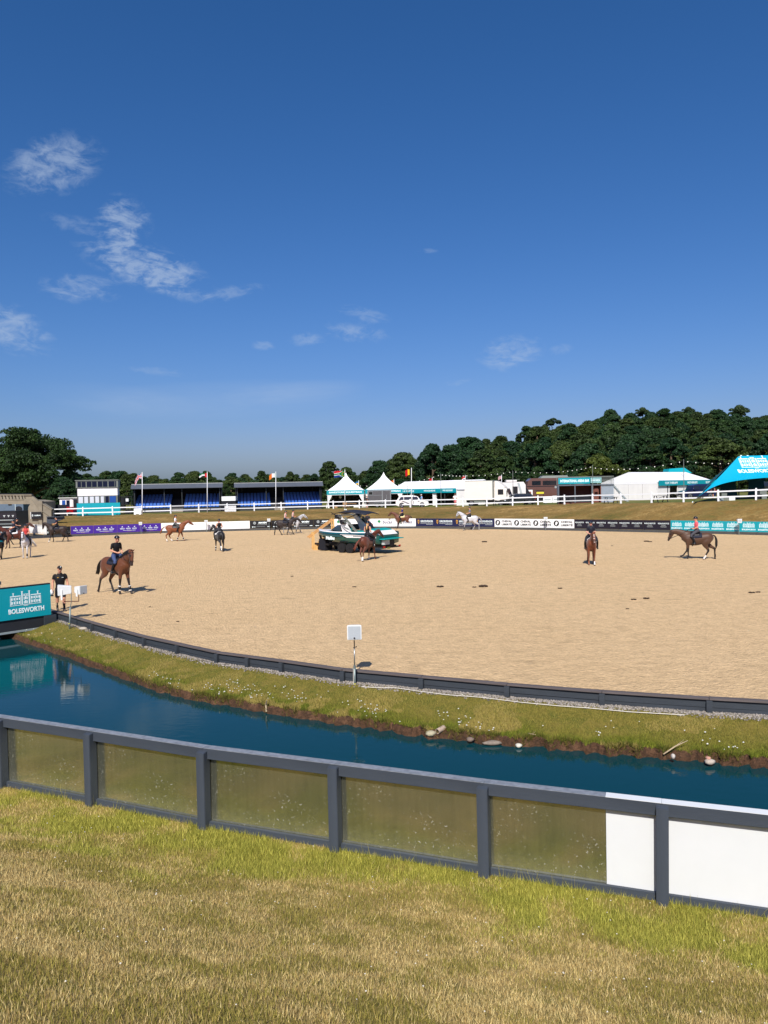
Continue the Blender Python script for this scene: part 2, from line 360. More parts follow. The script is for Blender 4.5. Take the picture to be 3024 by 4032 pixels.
# sand: trodden waxed sand, small clods and hoof scuffs
m_sand = bpy.data.materials.new('arena_sand'); m_sand.use_nodes = True; t = m_sand.node_tree; p = t.nodes['Principled BSDF']
p.inputs['Roughness'].default_value = .95; p.inputs['Specular IOR Level'].default_value = .1
pos = N(t, 'ShaderNodeNewGeometry').outputs['Position']
n1 = N(t, 'ShaderNodeTexNoise', i_Scale=.16, i_Detail=5.0); L(t, pos, n1.inputs['Vector'])
n2 = N(t, 'ShaderNodeTexNoise', i_Scale=7.0, i_Detail=6.0, i_Roughness=.8); L(t, pos, n2.inputs['Vector'])
n3 = N(t, 'ShaderNodeTexNoise', i_Scale=2.2, i_Detail=5.0, i_Roughness=.7); L(t, pos, n3.inputs['Vector'])
vo = N(t, 'ShaderNodeTexVoronoi', i_Scale=13.0); L(t, pos, vo.inputs['Vector'])
a = N(t, 'ShaderNodeMixRGB'); L(t, n1.outputs['Fac'], a.inputs[0]); a.inputs[1].default_value = (*lin((211, 179, 134)), 1); a.inputs[2].default_value = (*lin((221, 190, 146)), 1)
mr = N(t, 'ShaderNodeMapRange'); L(t, n2.outputs['Fac'], mr.inputs[0]); mr.inputs[1].default_value = .36; mr.inputs[2].default_value = .64; mr.inputs[3].default_value = .78; mr.inputs[4].default_value = 1.1
mr3 = N(t, 'ShaderNodeMapRange'); L(t, n3.outputs['Fac'], mr3.inputs[0]); mr3.inputs[1].default_value = .33; mr3.inputs[2].default_value = .6; mr3.inputs[3].default_value = .84; mr3.inputs[4].default_value = 1.04
s1 = N(t, 'ShaderNodeVectorMath', operation='SCALE'); L(t, a.outputs[0], s1.inputs[0]); mps = N(t, 'ShaderNodeMapping'); L(t, pos, mps.inputs[0]); mps.inputs['Scale'].default_value = (.55, 1.5, 1); mps.inputs['Rotation'].default_value = (0, 0, R(8))
n4 = N(t, 'ShaderNodeTexNoise', i_Scale=1.5, i_Detail=6.0, i_Roughness=.7, i_Distortion=.6); L(t, mps.outputs[0], n4.inputs['Vector'])     # trodden tracks
mr4 = N(t, 'ShaderNodeMapRange'); L(t, n4.outputs['Fac'], mr4.inputs[0]); mr4.inputs[1].default_value = .3; mr4.inputs[2].default_value = .44; mr4.inputs[3].default_value = .8; mr4.inputs[4].default_value = 1.0
L(t, MATH(t, 'MULTIPLY', MATH(t, 'MULTIPLY', mr.outputs[0], mr3.outputs[0]), mr4.outputs[0]), s1.inputs['Scale'])
L(t, s1.outputs[0], p.inputs['Base Color'])
hgt = MATH(t, 'ADD', MATH(t, 'MULTIPLY', n2.outputs['Fac'], .9), MATH(t, 'MULTIPLY', vo.outputs['Distance'], .5))
hgt = MATH(t, 'ADD', hgt, MATH(t, 'MULTIPLY', n3.outputs['Fac'], .7))
bp = N(t, 'ShaderNodeBump'); bp.inputs['Strength'].default_value = .75; bp.inputs['Distance'].default_value = .09
L(t, hgt, bp.inputs['Height']); L(t, bp.outputs[0], p.inputs['Normal'])

# dyed moat water
m_water = bpy.data.materials.new('moat_water'); m_water.use_nodes = True; t = m_water.node_tree; p = t.nodes['Principled BSDF']
p.inputs['Base Color'].default_value = (.002, .036, .044, 1); p.inputs['Roughness'].default_value = .03; p.inputs['IOR'].default_value = 1.33; p.inputs['Specular IOR Level'].default_value = .36
pos = N(t, 'ShaderNodeNewGeometry').outputs['Position']
mp = N(t, 'ShaderNodeMapping'); L(t, pos, mp.inputs[0]); mp.inputs['Scale'].default_value = (1.0, 2.2, 1); mp.inputs['Rotation'].default_value = (0, 0, R(12))
w1 = N(t, 'ShaderNodeTexNoise', i_Scale=3.2, i_Detail=4.0, i_Roughness=.55); L(t, mp.outputs[0], w1.inputs['Vector'])
w2 = N(t, 'ShaderNodeTexNoise', i_Scale=.25, i_Detail=2.0); L(t, pos, w2.inputs['Vector'])
bp = N(t, 'ShaderNodeBump'); bp.inputs['Distance'].default_value = .02
mr = N(t, 'ShaderNodeMapRange'); L(t, w2.outputs['Fac'], mr.inputs[0]); mr.inputs[1].default_value = .4; mr.inputs[2].default_value = .65; mr.inputs[3].default_value = .06; mr.inputs[4].default_value = .22
L(t, mr.outputs[0], bp.inputs['Strength']); L(t, w1.outputs['Fac'], bp.inputs['Height']); L(t, bp.outputs[0], p.inputs['Normal'])

# ------------------------------------------------------------------ ground sheets
def grid_obj(name, rows, mat, sm=True):
    n, k = len(rows), len(rows[0]); v = np.array([[tuple(p) for p in r] for r in rows]).reshape(-1, 3)
    f = np.array([(i * k + j, i * k + j + 1, (i + 1) * k + j + 1, (i + 1) * k + j) for i in range(n - 1) for j in range(k - 1)])
    me = np_mesh(name, v, f); me.materials.append(mat)
    bm = bmesh.new(); bm.from_mesh(me); bmesh.ops.recalc_face_normals(bm, faces=bm.faces)
    if sum(fc.normal.z for fc in bm.faces) < 0: bmesh.ops.reverse_faces(bm, faces=bm.faces)
    bm.to_mesh(me); bm.free()
    if sm: me.shade_smooth()
    return link(name, me)
xs = np.linspace(-13, 10, 110); ss = np.concatenate([np.linspace(-3.3, .2, 14), np.linspace(.35, 14, 70)])
rows = []
for s in ss:
    yy = np.interp(xs, FXS, FYS) - s / .924
    rows.append([(x, y, float(z_near(x, y))) for x, y in zip(xs, yy)])
fgo = tag(grid_obj('foreground_bank', rows, m_near), kind='structure')
def greenness(x, y):
    s = fence_s(x, y); return smooth(2.1, .7, s + (fbm(x * 1.1, y * 1.1, 11) - .5) * 3.4) * (.35 + .65 * smooth(.38, .55, fbm(x * 1.7, y * 1.7, 15)))
co_ = np.zeros(len(fgo.data.vertices) * 3); fgo.data.vertices.foreach_get('co', co_); co_ = co_.reshape(-1, 3); gg = greenness(co_[:, 0], co_[:, 1])
vcol(fgo.data, np.ones((len(gg), 3)) * (1 - gg)[:, None] + np.array([.62, .78, .32]) * gg[:, None])
mb = MB(); mb.add([(-70, 3, -.7), (60, 3, -.7), (60, 24, -.7), (-12, 34, -.7), (-70, 55, -.7)], [(0, 1, 2, 3, 4)])
tag(part('moat_water', mb, m_water), kind='structure')
us = np.linspace(-260, 3420, 260)
def bank_pt(u, t):          # t 0 at the timber edge, 1 at the water line, beyond 1 under water
    a, b = wall_at(u), water_at(u); out = (b - a); out.z = 0
    wob = (vnoise(u * .035, 0, 5) - .5) * .22 + (vnoise(u * .11, 3, 8) - .5) * .1
    q = a + out * (t + wob * (smooth(.6, 1.0, t)) / max(out.length, .1))
    z = -.27 - .05 * t - .22 * float(smooth(.1, .88, t)) - (.25 + .04 * math.sin(u * .05)) * float(smooth(.94, 1.03, t)) - .5 * max(0, t - 1.0) * 3
    return Vector((q.x, q.y, z))
def bank_np(u, t):
    u = np.asarray(u, float); t = np.asarray(t, float); (a0, ax, ay), (b0, bx, by) = wall_at.a, water_at.a
    ax, ay, bx, by = np.interp(u, a0, ax), np.interp(u, a0, ay), np.interp(u, b0, bx), np.interp(u, b0, by); ox, oy = bx - ax, by - ay
    k = t + ((vnoise(u * .035, u * 0, 5) - .5) * .22 + (vnoise(u * .11, u * 0 + 3, 8) - .5) * .1) * smooth(.6, 1.0, t) / np.maximum(np.hypot(ox, oy), .1)
    z = -.27 - .05 * t - .22 * smooth(.1, .88, t) - (.25 + .04 * np.sin(u * .05)) * smooth(.94, 1.03, t) - 1.5 * np.maximum(0, t - 1)
    return np.stack([ax + ox * k, ay + oy * k, z], 1)
tag(grid_obj('moat_bank', [[bank_pt(u, t) for u in us] for t in np.concatenate([np.linspace(-.12, .88, 18), [.945]])], m_moatbank), kind='structure')
rr = []
for t in (.937, .95, .962, .975, .99, 1.0, 1.03, 1.08, 1.2):
    r = []
    for u in us:
        q = bank_pt(u, t); k = (vnoise(u * .12, t * 20, 4) - .5) * .07 * (1 if t > .945 else 0); r.append((q.x + k, q.y + k * 1.2, q.z + .004 + k * .4))
    rr.append(r)
tag(grid_obj('moat_soil_edge', rr, m_soil, False), kind='structure')
poly = [wall_at(u) for u in np.linspace(3600, 202, 60)]
edge = [edge_at(u) for u in np.linspace(190, 3700, 60)]
pts = [(p.x, p.y + .04) for p in poly] + [(-17, 34), (-40, 52), (-95, 70), (-95, 130), (-40, 130), (-37.5, 86)] + [(p.x * 1.004, p.y * 1.006) for p in edge] + [(60, 40)]
bm = bmesh.new(); vv = [bm.verts.new((x, y, 0)) for x, y in pts]; f = bm.faces.new(vv); bmesh.ops.triangulate(bm, faces=[f])
me = bpy.data.meshes.new('sand_arena'); bmesh.ops.recalc_face_normals(bm, faces=bm.faces); bm.to_mesh(me); bm.free()
if me.polygons[0].normal.z < 0: me.flip_normals()
tag(link('sand_arena', me, m_sand), kind='structure')
us = np.linspace(196, 3500, 150); prof = [0, .12, .3, .5, .7, .86, .95, 1.0]
rows = []
for t in prof:
    r = []
    for u in us:
        a, b = edge_at(u) * 1.006, top_at(u); q = a.lerp(b, t); q.z = -.05 + (b.z + .05) * (float(smooth(-.15, 1.1, t)) - .0457) / .9147 if 0 < t < 1 else (-.05 if t == 0 else b.z)
        q.z += (fbm(u * .01, t * 3, 2) - .5) * .15 * math.sin(math.pi * t); r.append(q)
    rows.append(r)
tag(grid_obj('grass_embankment', rows, m_slope), kind='structure')
us = np.linspace(-420, 3500, 140); rows = []
for k, d in enumerate([0, 1.0, 118, 125, 140, 155, 170, 190, 210, 230, 250, 275, 320, 420, 700, 1500, 3500]):
    r = []
    for u in us:
        if d <= 1.0:
            b = top_at(max(u, 196)) if u >= 196 else PD(u, 1960, 100 + d); b = b + Vector((b.x, b.y, 0)).normalized() * d if u >= 196 else b
            r.append((b.x, b.y, (b.z - .012) if u >= 196 else -.02))
        else:
            p = PD(u, 1960, d); r.append((p.x, d, field_z(u, d)))
    rows.append(r)
tag(grid_obj('upper_field', rows, m_field), kind='structure')

# ------------------------------------------------------------------ grass, flowers, gravel (nobody could count them)
def blades(name, P, H, W, lean, cols, mat, label, cat):
    n = len(P); az_ = RNG.uniform(0, 2 * math.pi, n); la = RNG.uniform(0, 2 * math.pi, n); lm = np.abs(RNG.normal(0, 1, n)) * lean * H
    dx, dy = np.cos(az_) * W / 2, np.sin(az_) * W / 2
    v = np.zeros((n, 3, 3)); v[:, 0] = P; v[:, 1] = P; v[:, 2] = P
    v[:, 0, 0] -= dx; v[:, 0, 1] -= dy; v[:, 1, 0] += dx; v[:, 1, 1] += dy
    v[:, 2, 0] += np.cos(la) * lm; v[:, 2, 1] += np.sin(la) * lm; v[:, 2, 2] += H; v[:, :2, 2] -= .008
    me = np_mesh(name, v.reshape(-1, 3), np.arange(3 * n).reshape(n, 3))
    vcol(me, np.repeat(cols, 3, axis=0)); me.materials.append(mat)
    # blades shade like the turf they stand in: normals lean to the sky
    o = link(name, me); return tag(o, label, cat, kind='stuff')
m_blade = MV('grass_blades', rough=.75, spec=.15, trans=.3)
def mixc(a, b, t): return np.asarray(a) * (1 - t)[:, None] + np.asarray(b) * t[:, None]
n = 600000
y = 3.7 + (RNG.random(n) ** .95) * 11.5; x = RNG.uniform(-1, 1, n) * (y * .56 + .5)
s = fence_s(x, y); keep = (s > -.35) & (s < 9); x, y, s = x[keep], y[keep], s[keep]
g = greenness(x, y) ; g2 = smooth(.5, .68, fbm(x * .8, y * 1.2, 21))
pat = fbm(x * 2.3, y * 2.3, 31); rv = RNG.random(len(x))
dry = mixc(lin((244, 224, 160)), lin((186, 156, 94)), rv); green = mixc(lin((136, 140, 56)), lin((214, 206, 104)), rv)
olive = mixc(lin((132, 130, 58)), lin((186, 168, 92)), rv)
c = np.where((smooth(.36, .72, pat) * .85 > RNG.random(len(x)))[:, None], olive, dry); c = np.where((g > RNG.random(len(x)))[:, None], green, c)
c = np.where(((g2 * .3 > RNG.random(len(x))) & (g < .5))[:, None], olive, c) * (0.62 + .6 * RNG.random(len(x)))[:, None]
H = (.018 + .03 * RNG.random(len(x)) ** 2) * (1 + .8 * g) * (.8 + .5 * pat); W = RNG.uniform(.0036, .0062, len(x)) * (1 + y * .045)
blades('foreground_grass', np.stack([x, y, z_near(x, y)], 1), H, W, .55, c, m_blade, 'mown grass, dry straw coloured with a bright green strip along the fence', 'grass')
# longer tufts along the foot of the fence
n = 2600; k = RNG.integers(0, len(FENCE) - 1, n); tt = RNG.random(n); A = np.array(FENCE)
x = A[k, 0] + (A[k + 1, 0] - A[k, 0]) * tt; y = A[k, 1] + (A[k + 1, 1] - A[k, 1]) * tt - RNG.normal(.13, .05, n)
w = fbm(x * 3, y * 3, 77); keep = w > .5; x, y = x[keep], y[keep]; rv = RNG.random(len(x))
blades('fence_tufts', np.stack([x, y, z_near(x, y)], 1), RNG.uniform(.05, .2, len(x)) * (.5 + rv * .6), RNG.uniform(.004, .007, len(x)), .4, mixc(lin((90, 116, 36)), lin((190, 176, 90)), rv), m_blade, 'taller green grass tufts left along the foot of the timber fence', 'grass')
# far bank of the moat
n = 170000; u = RNG.uniform(-150, 3250, n); tt = RNG.random(n) * .925 + .03
P = bank_np(u, tt); rv = RNG.random(n)
f1 = fbm(P[:, 0] * .9, P[:, 1] * .9, 41); f2 = smooth(.45, .9, tt + (f1 - .5) * .8)
c = mixc(mixc(lin((176, 160, 84)), lin((142, 134, 60)), rv), mixc(lin((88, 108, 36)), lin((146, 148, 54)), rv), f2)
c = np.where((f1 > .6)[:, None], mixc(lin((200, 178, 110)), lin((158, 146, 70)), rv), c) * (.8 + .4 * rv)[:, None]
blades('moat_bank_grass', P, (.016 + .03 * RNG.random(n) ** 2) * (1 + 1.2 * f2), RNG.uniform(.006, .013, n), .8, c, m_blade, 'short olive grass on the far bank of the moat, greener at the water', 'grass')
# ragged plants hanging over the soil lip
n = 9000; u = RNG.uniform(-100, 3200, n); tt = RNG.normal(.95, .02, n); keep = fbm(u * .02, tt, 55) > .42; u, tt = u[keep], tt[keep]
P = bank_np(u, tt); rv = RNG.random(len(u))
blades('moat_lip_plants', P, RNG.uniform(.04, .13, len(u)), RNG.uniform(.01, .02, len(u)), .9, mixc(lin((66, 88, 30)), lin((136, 116, 62)), rv), m_blade, 'ragged green and straw coloured plants hanging over the red soil edge', 'plants')
def scatter(name, pts, size, cols, mat, label, cat, flat=.6):
    base = np.array([(1, 0, 0), (-1, 0, 0), (0, 1, 0), (0, -1, 0), (0, 0, 1), (0, 0, -1)], float); base[:, 2] *= flat
    fc = np.array([(0, 2, 4), (2, 1, 4), (1, 3, 4), (3, 0, 4), (2, 0, 5), (1, 2, 5), (3, 1, 5), (0, 3, 5)])
    n = len(pts); v = base[None] * (size[:, None, None] * RNG.uniform(.7, 1.3, (n, 6, 1)))
    a = RNG.uniform(0, 6.28, n); ca, sa = np.cos(a)[:, None], np.sin(a)[:, None]
    vx = v[:, :, 0] * ca - v[:, :, 1] * sa; vy = v[:, :, 0] * sa + v[:, :, 1] * ca
    v = np.stack([vx, vy, v[:, :, 2]], 2) + np.asarray(pts)[:, None, :]
    f = (fc[None] + (np.arange(n) * 6)[:, None, None]).reshape(-1, 3)
    me = np_mesh(name, v.reshape(-1, 3), f); vcol(me, np.repeat(cols, 6, axis=0)); me.materials.append(mat)
    return tag(link(name, me), label, cat, kind='stuff')
m_petal = MV('petals', rough=.7, spec=.1, trans=.2)
n = 700; u = RNG.uniform(-60, 2950, n); tt = np.clip(RNG.normal(.74, .13, n), .1, .93)
cl = fbm(u * .008, tt * 2, 91); keep = RNG.random(n) < smooth(.46, .72, cl + .2 * smooth(420, 0, u)) * np.where(u > 2000, .3, 1); u, tt = u[keep], tt[keep]
P = bank_np(u, tt); P[:, 2] += RNG.uniform(.06, .11, len(u))
scatter('white_flowers', P, RNG.uniform(.013, .026, len(u)), np.tile(lin((235, 235, 225)), (len(u), 1)), m_petal, 'white clover and daisy heads dotted along the moat bank', 'flowers')
n = 260; y = RNG.uniform(4.2, 12, n); x = RNG.uniform(-1, 1, n) * y * .52; s = fence_s(x, y); keep = (s > .1) & ((s < 3) | (RNG.random(n) < .3)); x, y = x[keep], y[keep]
P = np.stack([x, y, z_near(x, y) + .05], 1)
scatter('clover_heads', P, RNG.uniform(.006, .011, len(x)), np.tile(lin((228, 222, 206)), (len(x), 1)), m_petal, 'small pale clover heads scattered in the foreground lawn', 'flowers')
n = 9000; u = RNG.uniform(120, 3200, n); tt = np.abs(RNG.normal(0, 1, n)) * .075 * smooth(60, 500, u + 250)
P = bank_np(u, np.clip(tt, 0, .2)); P[:, 2] += .012; rv = RNG.random(n)
scatter('gravel_strip', P, RNG.uniform(.012, .038, n), mixc(lin((92, 88, 84)), lin((168, 160, 152)), rv), MV('stones', .85, .2), 'grey gravel strip along the foot of the arena edging', 'gravel', .7)
# ------------------------------------------------------------------ trees
m_leaf = MV('leaves', rough=.6, spec=.25, trans=.22, objvar=.22)
m_bark = M('bark', (84, 70, 54), .9, .25, 4, bump=.6, bscale=20)
def crown(name, lobes, n, size, c0, c1, seed, droop=.0):
    """leaf-sized faces on the skins of many overlapping lobes"""
    rg = np.random.default_rng(seed); L_ = np.array([l[:3] for l in lobes]); Rr = np.array([l[3] for l in lobes])
    w = Rr ** 2; k = rg.choice(len(lobes), n, p=w / w.sum())
    d = rg.normal(0, 1, (n, 3)); d /= np.linalg.norm(d, axis=1)[:, None]
    d[:, 2] = np.where(d[:, 2] < -.35, -d[:, 2] * .6, d[:, 2])
    rad = Rr[k] * (1.06 - np.abs(rg.normal(0, .24, n))); P = L_[k] + d * rad[:, None] * np.array([1, 1, .82])
    nr = d + rg.normal(0, .85, (n, 3)); nr /= np.linalg.norm(nr, axis=1)[:, None]
    a = np.cross(nr, rg.normal(0, 1, (n, 3))); a /= np.linalg.norm(a, axis=1)[:, None]; b = np.cross(nr, a)
    s = size * rg.uniform(.5, 1.3, n)[:, None]; e = rg.uniform(.55, .9, n)[:, None]
    v = np.stack([P - a * s, P - b * s * e, P + a * s, P + b * s * e], 1)
    me = np_mesh(name, v.reshape(-1, 3), np.arange(4 * n).reshape(n, 4))
    lv = rg.random(len(lobes))[k]; rv = np.clip(.55 * rg.random(n) + .45 * lv, 0, 1)
    vcol(me, np.repeat(mixc(lin(c0), lin(c1), rv), 4, axis=0)); me.materials.append(m_leaf)
    return me
def trunk(name, H, r, seed, limbs=6, spread=.22, first=.35, bare=False):
    rg = random.Random(seed); mb = MB(); top = Vector((rg.uniform(-.3, .3), rg.uniform(-.3, .3), H * .8))
    mid = Vector((rg.uniform(-.2, .2), rg.uniform(-.2, .2), H * .4))
    mb.tube([(0, 0, -.4), (0, 0, .2), mid, top], [r * 1.45, r * 1.1, r * .8, r * .2], 8)
    for i in range(limbs):
        z0 = H * (first + .4 * i / limbs); a = 2.4 * i + rg.uniform(-.4, .4); l = H * spread * rg.uniform(.7, 1.2)
        p0 = mid.lerp(top, max(0, (z0 / H - .4) / .4)) if z0 > H * .4 else Vector((0, 0, z0)); p0.z = z0
        p1 = p0 + Vector((math.cos(a) * l * .5, math.sin(a) * l * .5, l * .22)); p2 = p0 + Vector((math.cos(a) * l, math.sin(a) * l, l * .3))
        mb.tube([p0, p1, p2], [r * .42, r * .28, r * .08], 6)
    return mb.mesh(name, True)
def lobes_round(H, Rw, n, seed, base=.18, rmin=.16, rmax=.3, flat=1.0):
    rg = random.Random(seed); out = []
    for i in range(n):
        t = rg.random() ** .8; z = H * (base + (1 - base) * t * .93); prof = math.sin(math.pi * min(1, (t * .86 + .14))) ** .62
        rr = Rw * rg.uniform(rmin, rmax); a = rg.uniform(0, 6.283); q = (Rw * prof - rr * .6) * rg.uniform(.55, 1.0) if t < .93 else Rw * .2 * rg.random()
        out.append((math.cos(a) * q, math.sin(a) * q, z - rr * .4, rr))
    return out
PROTO = []
GR = [((24, 42, 23), (64, 90, 42)), ((21, 42, 27), (55, 86, 46)), ((30, 44, 23), (73, 93, 42)), ((19, 37, 25), (50, 80, 43)), ((32, 46, 23), (77, 97, 44))]
for i in range(5):
    H, Rw = 12.0, [5.2, 5.6, 4.6, 5.0, 5.9][i]
    PROTO.append((crown('crown', lobes_round(H, Rw, 120 + 6 * i, 50 + i, .0, .09, .23), 19000, .22, *GR[i], 60 + i), trunk('trunk', H, .35, 70 + i)))
PALE = (crown('crown', lobes_round(9, 4.6, 40, 150, .1), 8500, .3, (52, 66, 24), (104, 112, 42), 160), trunk('trunk', 9, .3, 170))
pl = []
rg = random.Random(5)
for i in range(16):
    a = rg.uniform(0, 6.28); q = rg.uniform(.3, 3.6); pl.append((math.cos(a) * q, math.sin(a) * q, 10.6 + rg.uniform(-1.6, 1.0) - q * .25, rg.uniform(.8, 1.5)))
PINE = (crown('crown', pl, 5200, .26, (28, 44, 28), (64, 84, 46), 81), trunk('trunk', 12.5, .3, 82, 6, .13, .5))
def plant_tree(proto, p, s, sz, rz, name, label, group, cat='tree'):
    o = thing(name, label, cat, p, rz, group); o.scale = (s, s, sz)
    link('crown', proto[0], None, o); link('trunk', proto[1], m_bark, o)
    return o
rg = random.Random(21)
def wood(u0, u1, du, d, jit, hs, label, group, only=None, name='broadleaf_tree'):
    u = u0
    while u < u1:
        uu = u + rg.uniform(-.3, .3) * du; dd = d + rg.uniform(-jit, jit); p = ground_pt(uu, dd)
        k = rg.randrange(5) if only is None else only; s = rg.uniform(*hs)
        plant_tree(PROTO[k], p, s * rg.uniform(.9, 1.3), s * rg.uniform(.85, 1.1), rg.uniform(0, 6.28), name, label, group)
        u += du
LW = 'dark green tree in the dense wood climbing the hill at right'; GW = 'trees of the wood on the hill'
for d, du, hs in ((150, 104, (.7, .95)), (168, 96, (.75, 1.0)), (186, 88, (.8, 1.05)), (204, 82, (.8, 1.05)), (224, 76, (.82, 1.06)), (242, 72, (.85, 1.06)), (258, 66, (.86, 1.06))):
    wood(1600 + (d - 150) * .25, 3190, du, d, 7, hs, LW, GW)
LT = 'low rounded tree in the distant tree line beyond the grandstands'; GT = 'tree line behind the grandstands and tents'
wood(300, 1660, 66, 215, 8, (.56, .72), LT, GT); wood(340, 1640, 52, 245, 8, (.6, .8), LT, GT); wood(330, 1640, 50, 268, 8, (.66, .84), LT, GT); wood(520, 1600, 120, 185, 6, (.46, .56), LT, GT)
LF = 'distant tree on the far wooded rise left of the cabin'; GF = 'trees on the far rise'
for d in (300, 330): wood(-150, 640, 62, d, 10, (.92, 1.12), LF, GF)
wood(1590, 3190, 74, 142, 4, (.36, .5), 'dense low tree filling the edge of the wood behind the tents', 'low trees along the foot of the wood')
wood(300, 1600, 74, 200, 5, (.34, .44), 'low bushy tree along the foot of the distant tree line', 'low trees along the foot of the tree line')
# the skyline trees that stand out
for u, y, s, lab in ((2529, 1606, .62, 'flat topped pine on the skyline, leftmost of the two above the right marquee ridge'), (2711, 1604, .6, 'flat topped pine on the skyline above the teal tent roof'),
                     (2912, 1598, .9, 'tall broad pine standing highest on the skyline at far right'), (2172, 1648, .62, 'dark pine breaking the skyline at the left shoulder of the hill')):
    top = PD(u, y, 262); H = 12.2 * s
    plant_tree(PINE, (top.x, 262, top.z - H), s * 1.15, s, u, 'pine_tree', lab, None)
for u, d, s in ((2360, 141, .92), (2450, 143, .7)):
    plant_tree(PALE, ground_pt(u, d), s, s * (1.0 if u < 2400 else .85), u, 'young_oak_tree', 'pale yellow green tree behind the bar, ' + ('larger and left of the two' if u < 2400 else 'smaller and right of the two'), None)
for u, d, s, k in ((1500, 160, .74, 1), (1300, 175, .8, 2), (1365, 168, .66, 0)):
    plant_tree(PROTO[k], ground_pt(u, d), s, s * 1.02, u, 'broadleaf_tree', {1500: 'open crowned tree rising between the two peaked tents', 1300: 'dark rounded tree behind the left peaked tent, left of its peak', 1365: 'dark tree directly behind the left peaked tent'}[u], None)
# the big oak at left
ob = ground_pt(130, 128); rg2 = random.Random(99); lb = []
base_px = [(60, 1800, 3.2), (200, 1760, 3.0), (120, 1740, 3.0), (110, 1715, 1.7), (170, 1725, 1.7), (230, 1800, 2.6), (290, 1815, 1.8), (315, 1828, 1.2), (255, 1780, 1.6), (0, 1800, 2.4), (-60, 1830, 2.6), (60, 1880, 3.0), (160, 1870, 3.0), (240, 1860, 2.2),
           (-20, 1880, 2.8), (120, 1920, 2.6), (30, 1770, 1.8), (-110, 1870, 2.6), (40, 1930, 2.6), (200, 1910, 2.0), (-60, 1940, 2.4), (100, 1780, 3.0), (150, 1800, 3.2), (60, 1840, 3.2), (20, 1840, 3), (110, 1840, 3.4), (170, 1830, 3), (90, 1750, 2.2), (230, 1835, 2.4), (150, 1745, 2), (270, 1850, 1.5), (325, 1838, .9), (75, 1725, 1.4), (20, 1745, 1.3), (280, 1790, 1.0)]
for u, y, r in base_px:
    for j in range(5):
        q = PD(u + rg2.uniform(-22, 22), y + rg2.uniform(-18, 18), 128); lb.append((q.x - ob.x, rg2.uniform(-5.5, 4.0), q.z - ob.z, r * rg2.uniform(.38, .72)))
oak = (crown('crown', lb, 70000, .17, (25, 43, 22), (68, 92, 40), 7), trunk('trunk', 12, .55, 8, 9, .42, .25))
plant_tree(oak, ob, 1, 1, 0, 'oak_tree', 'large dark spreading oak tree at far left', None)
for u, d, s, lab in ((215, 119, .36, 'dense dark bush beside the concrete bridge end'), (250, 123, .5, 'dark bushy tree behind the small cabin'), (300, 128, .55, 'dark bushy tree behind the left end of the judges cabin')):
    plant_tree(PROTO[1], ground_pt(u, d), s, s, u, 'bush', lab, None, 'bush')
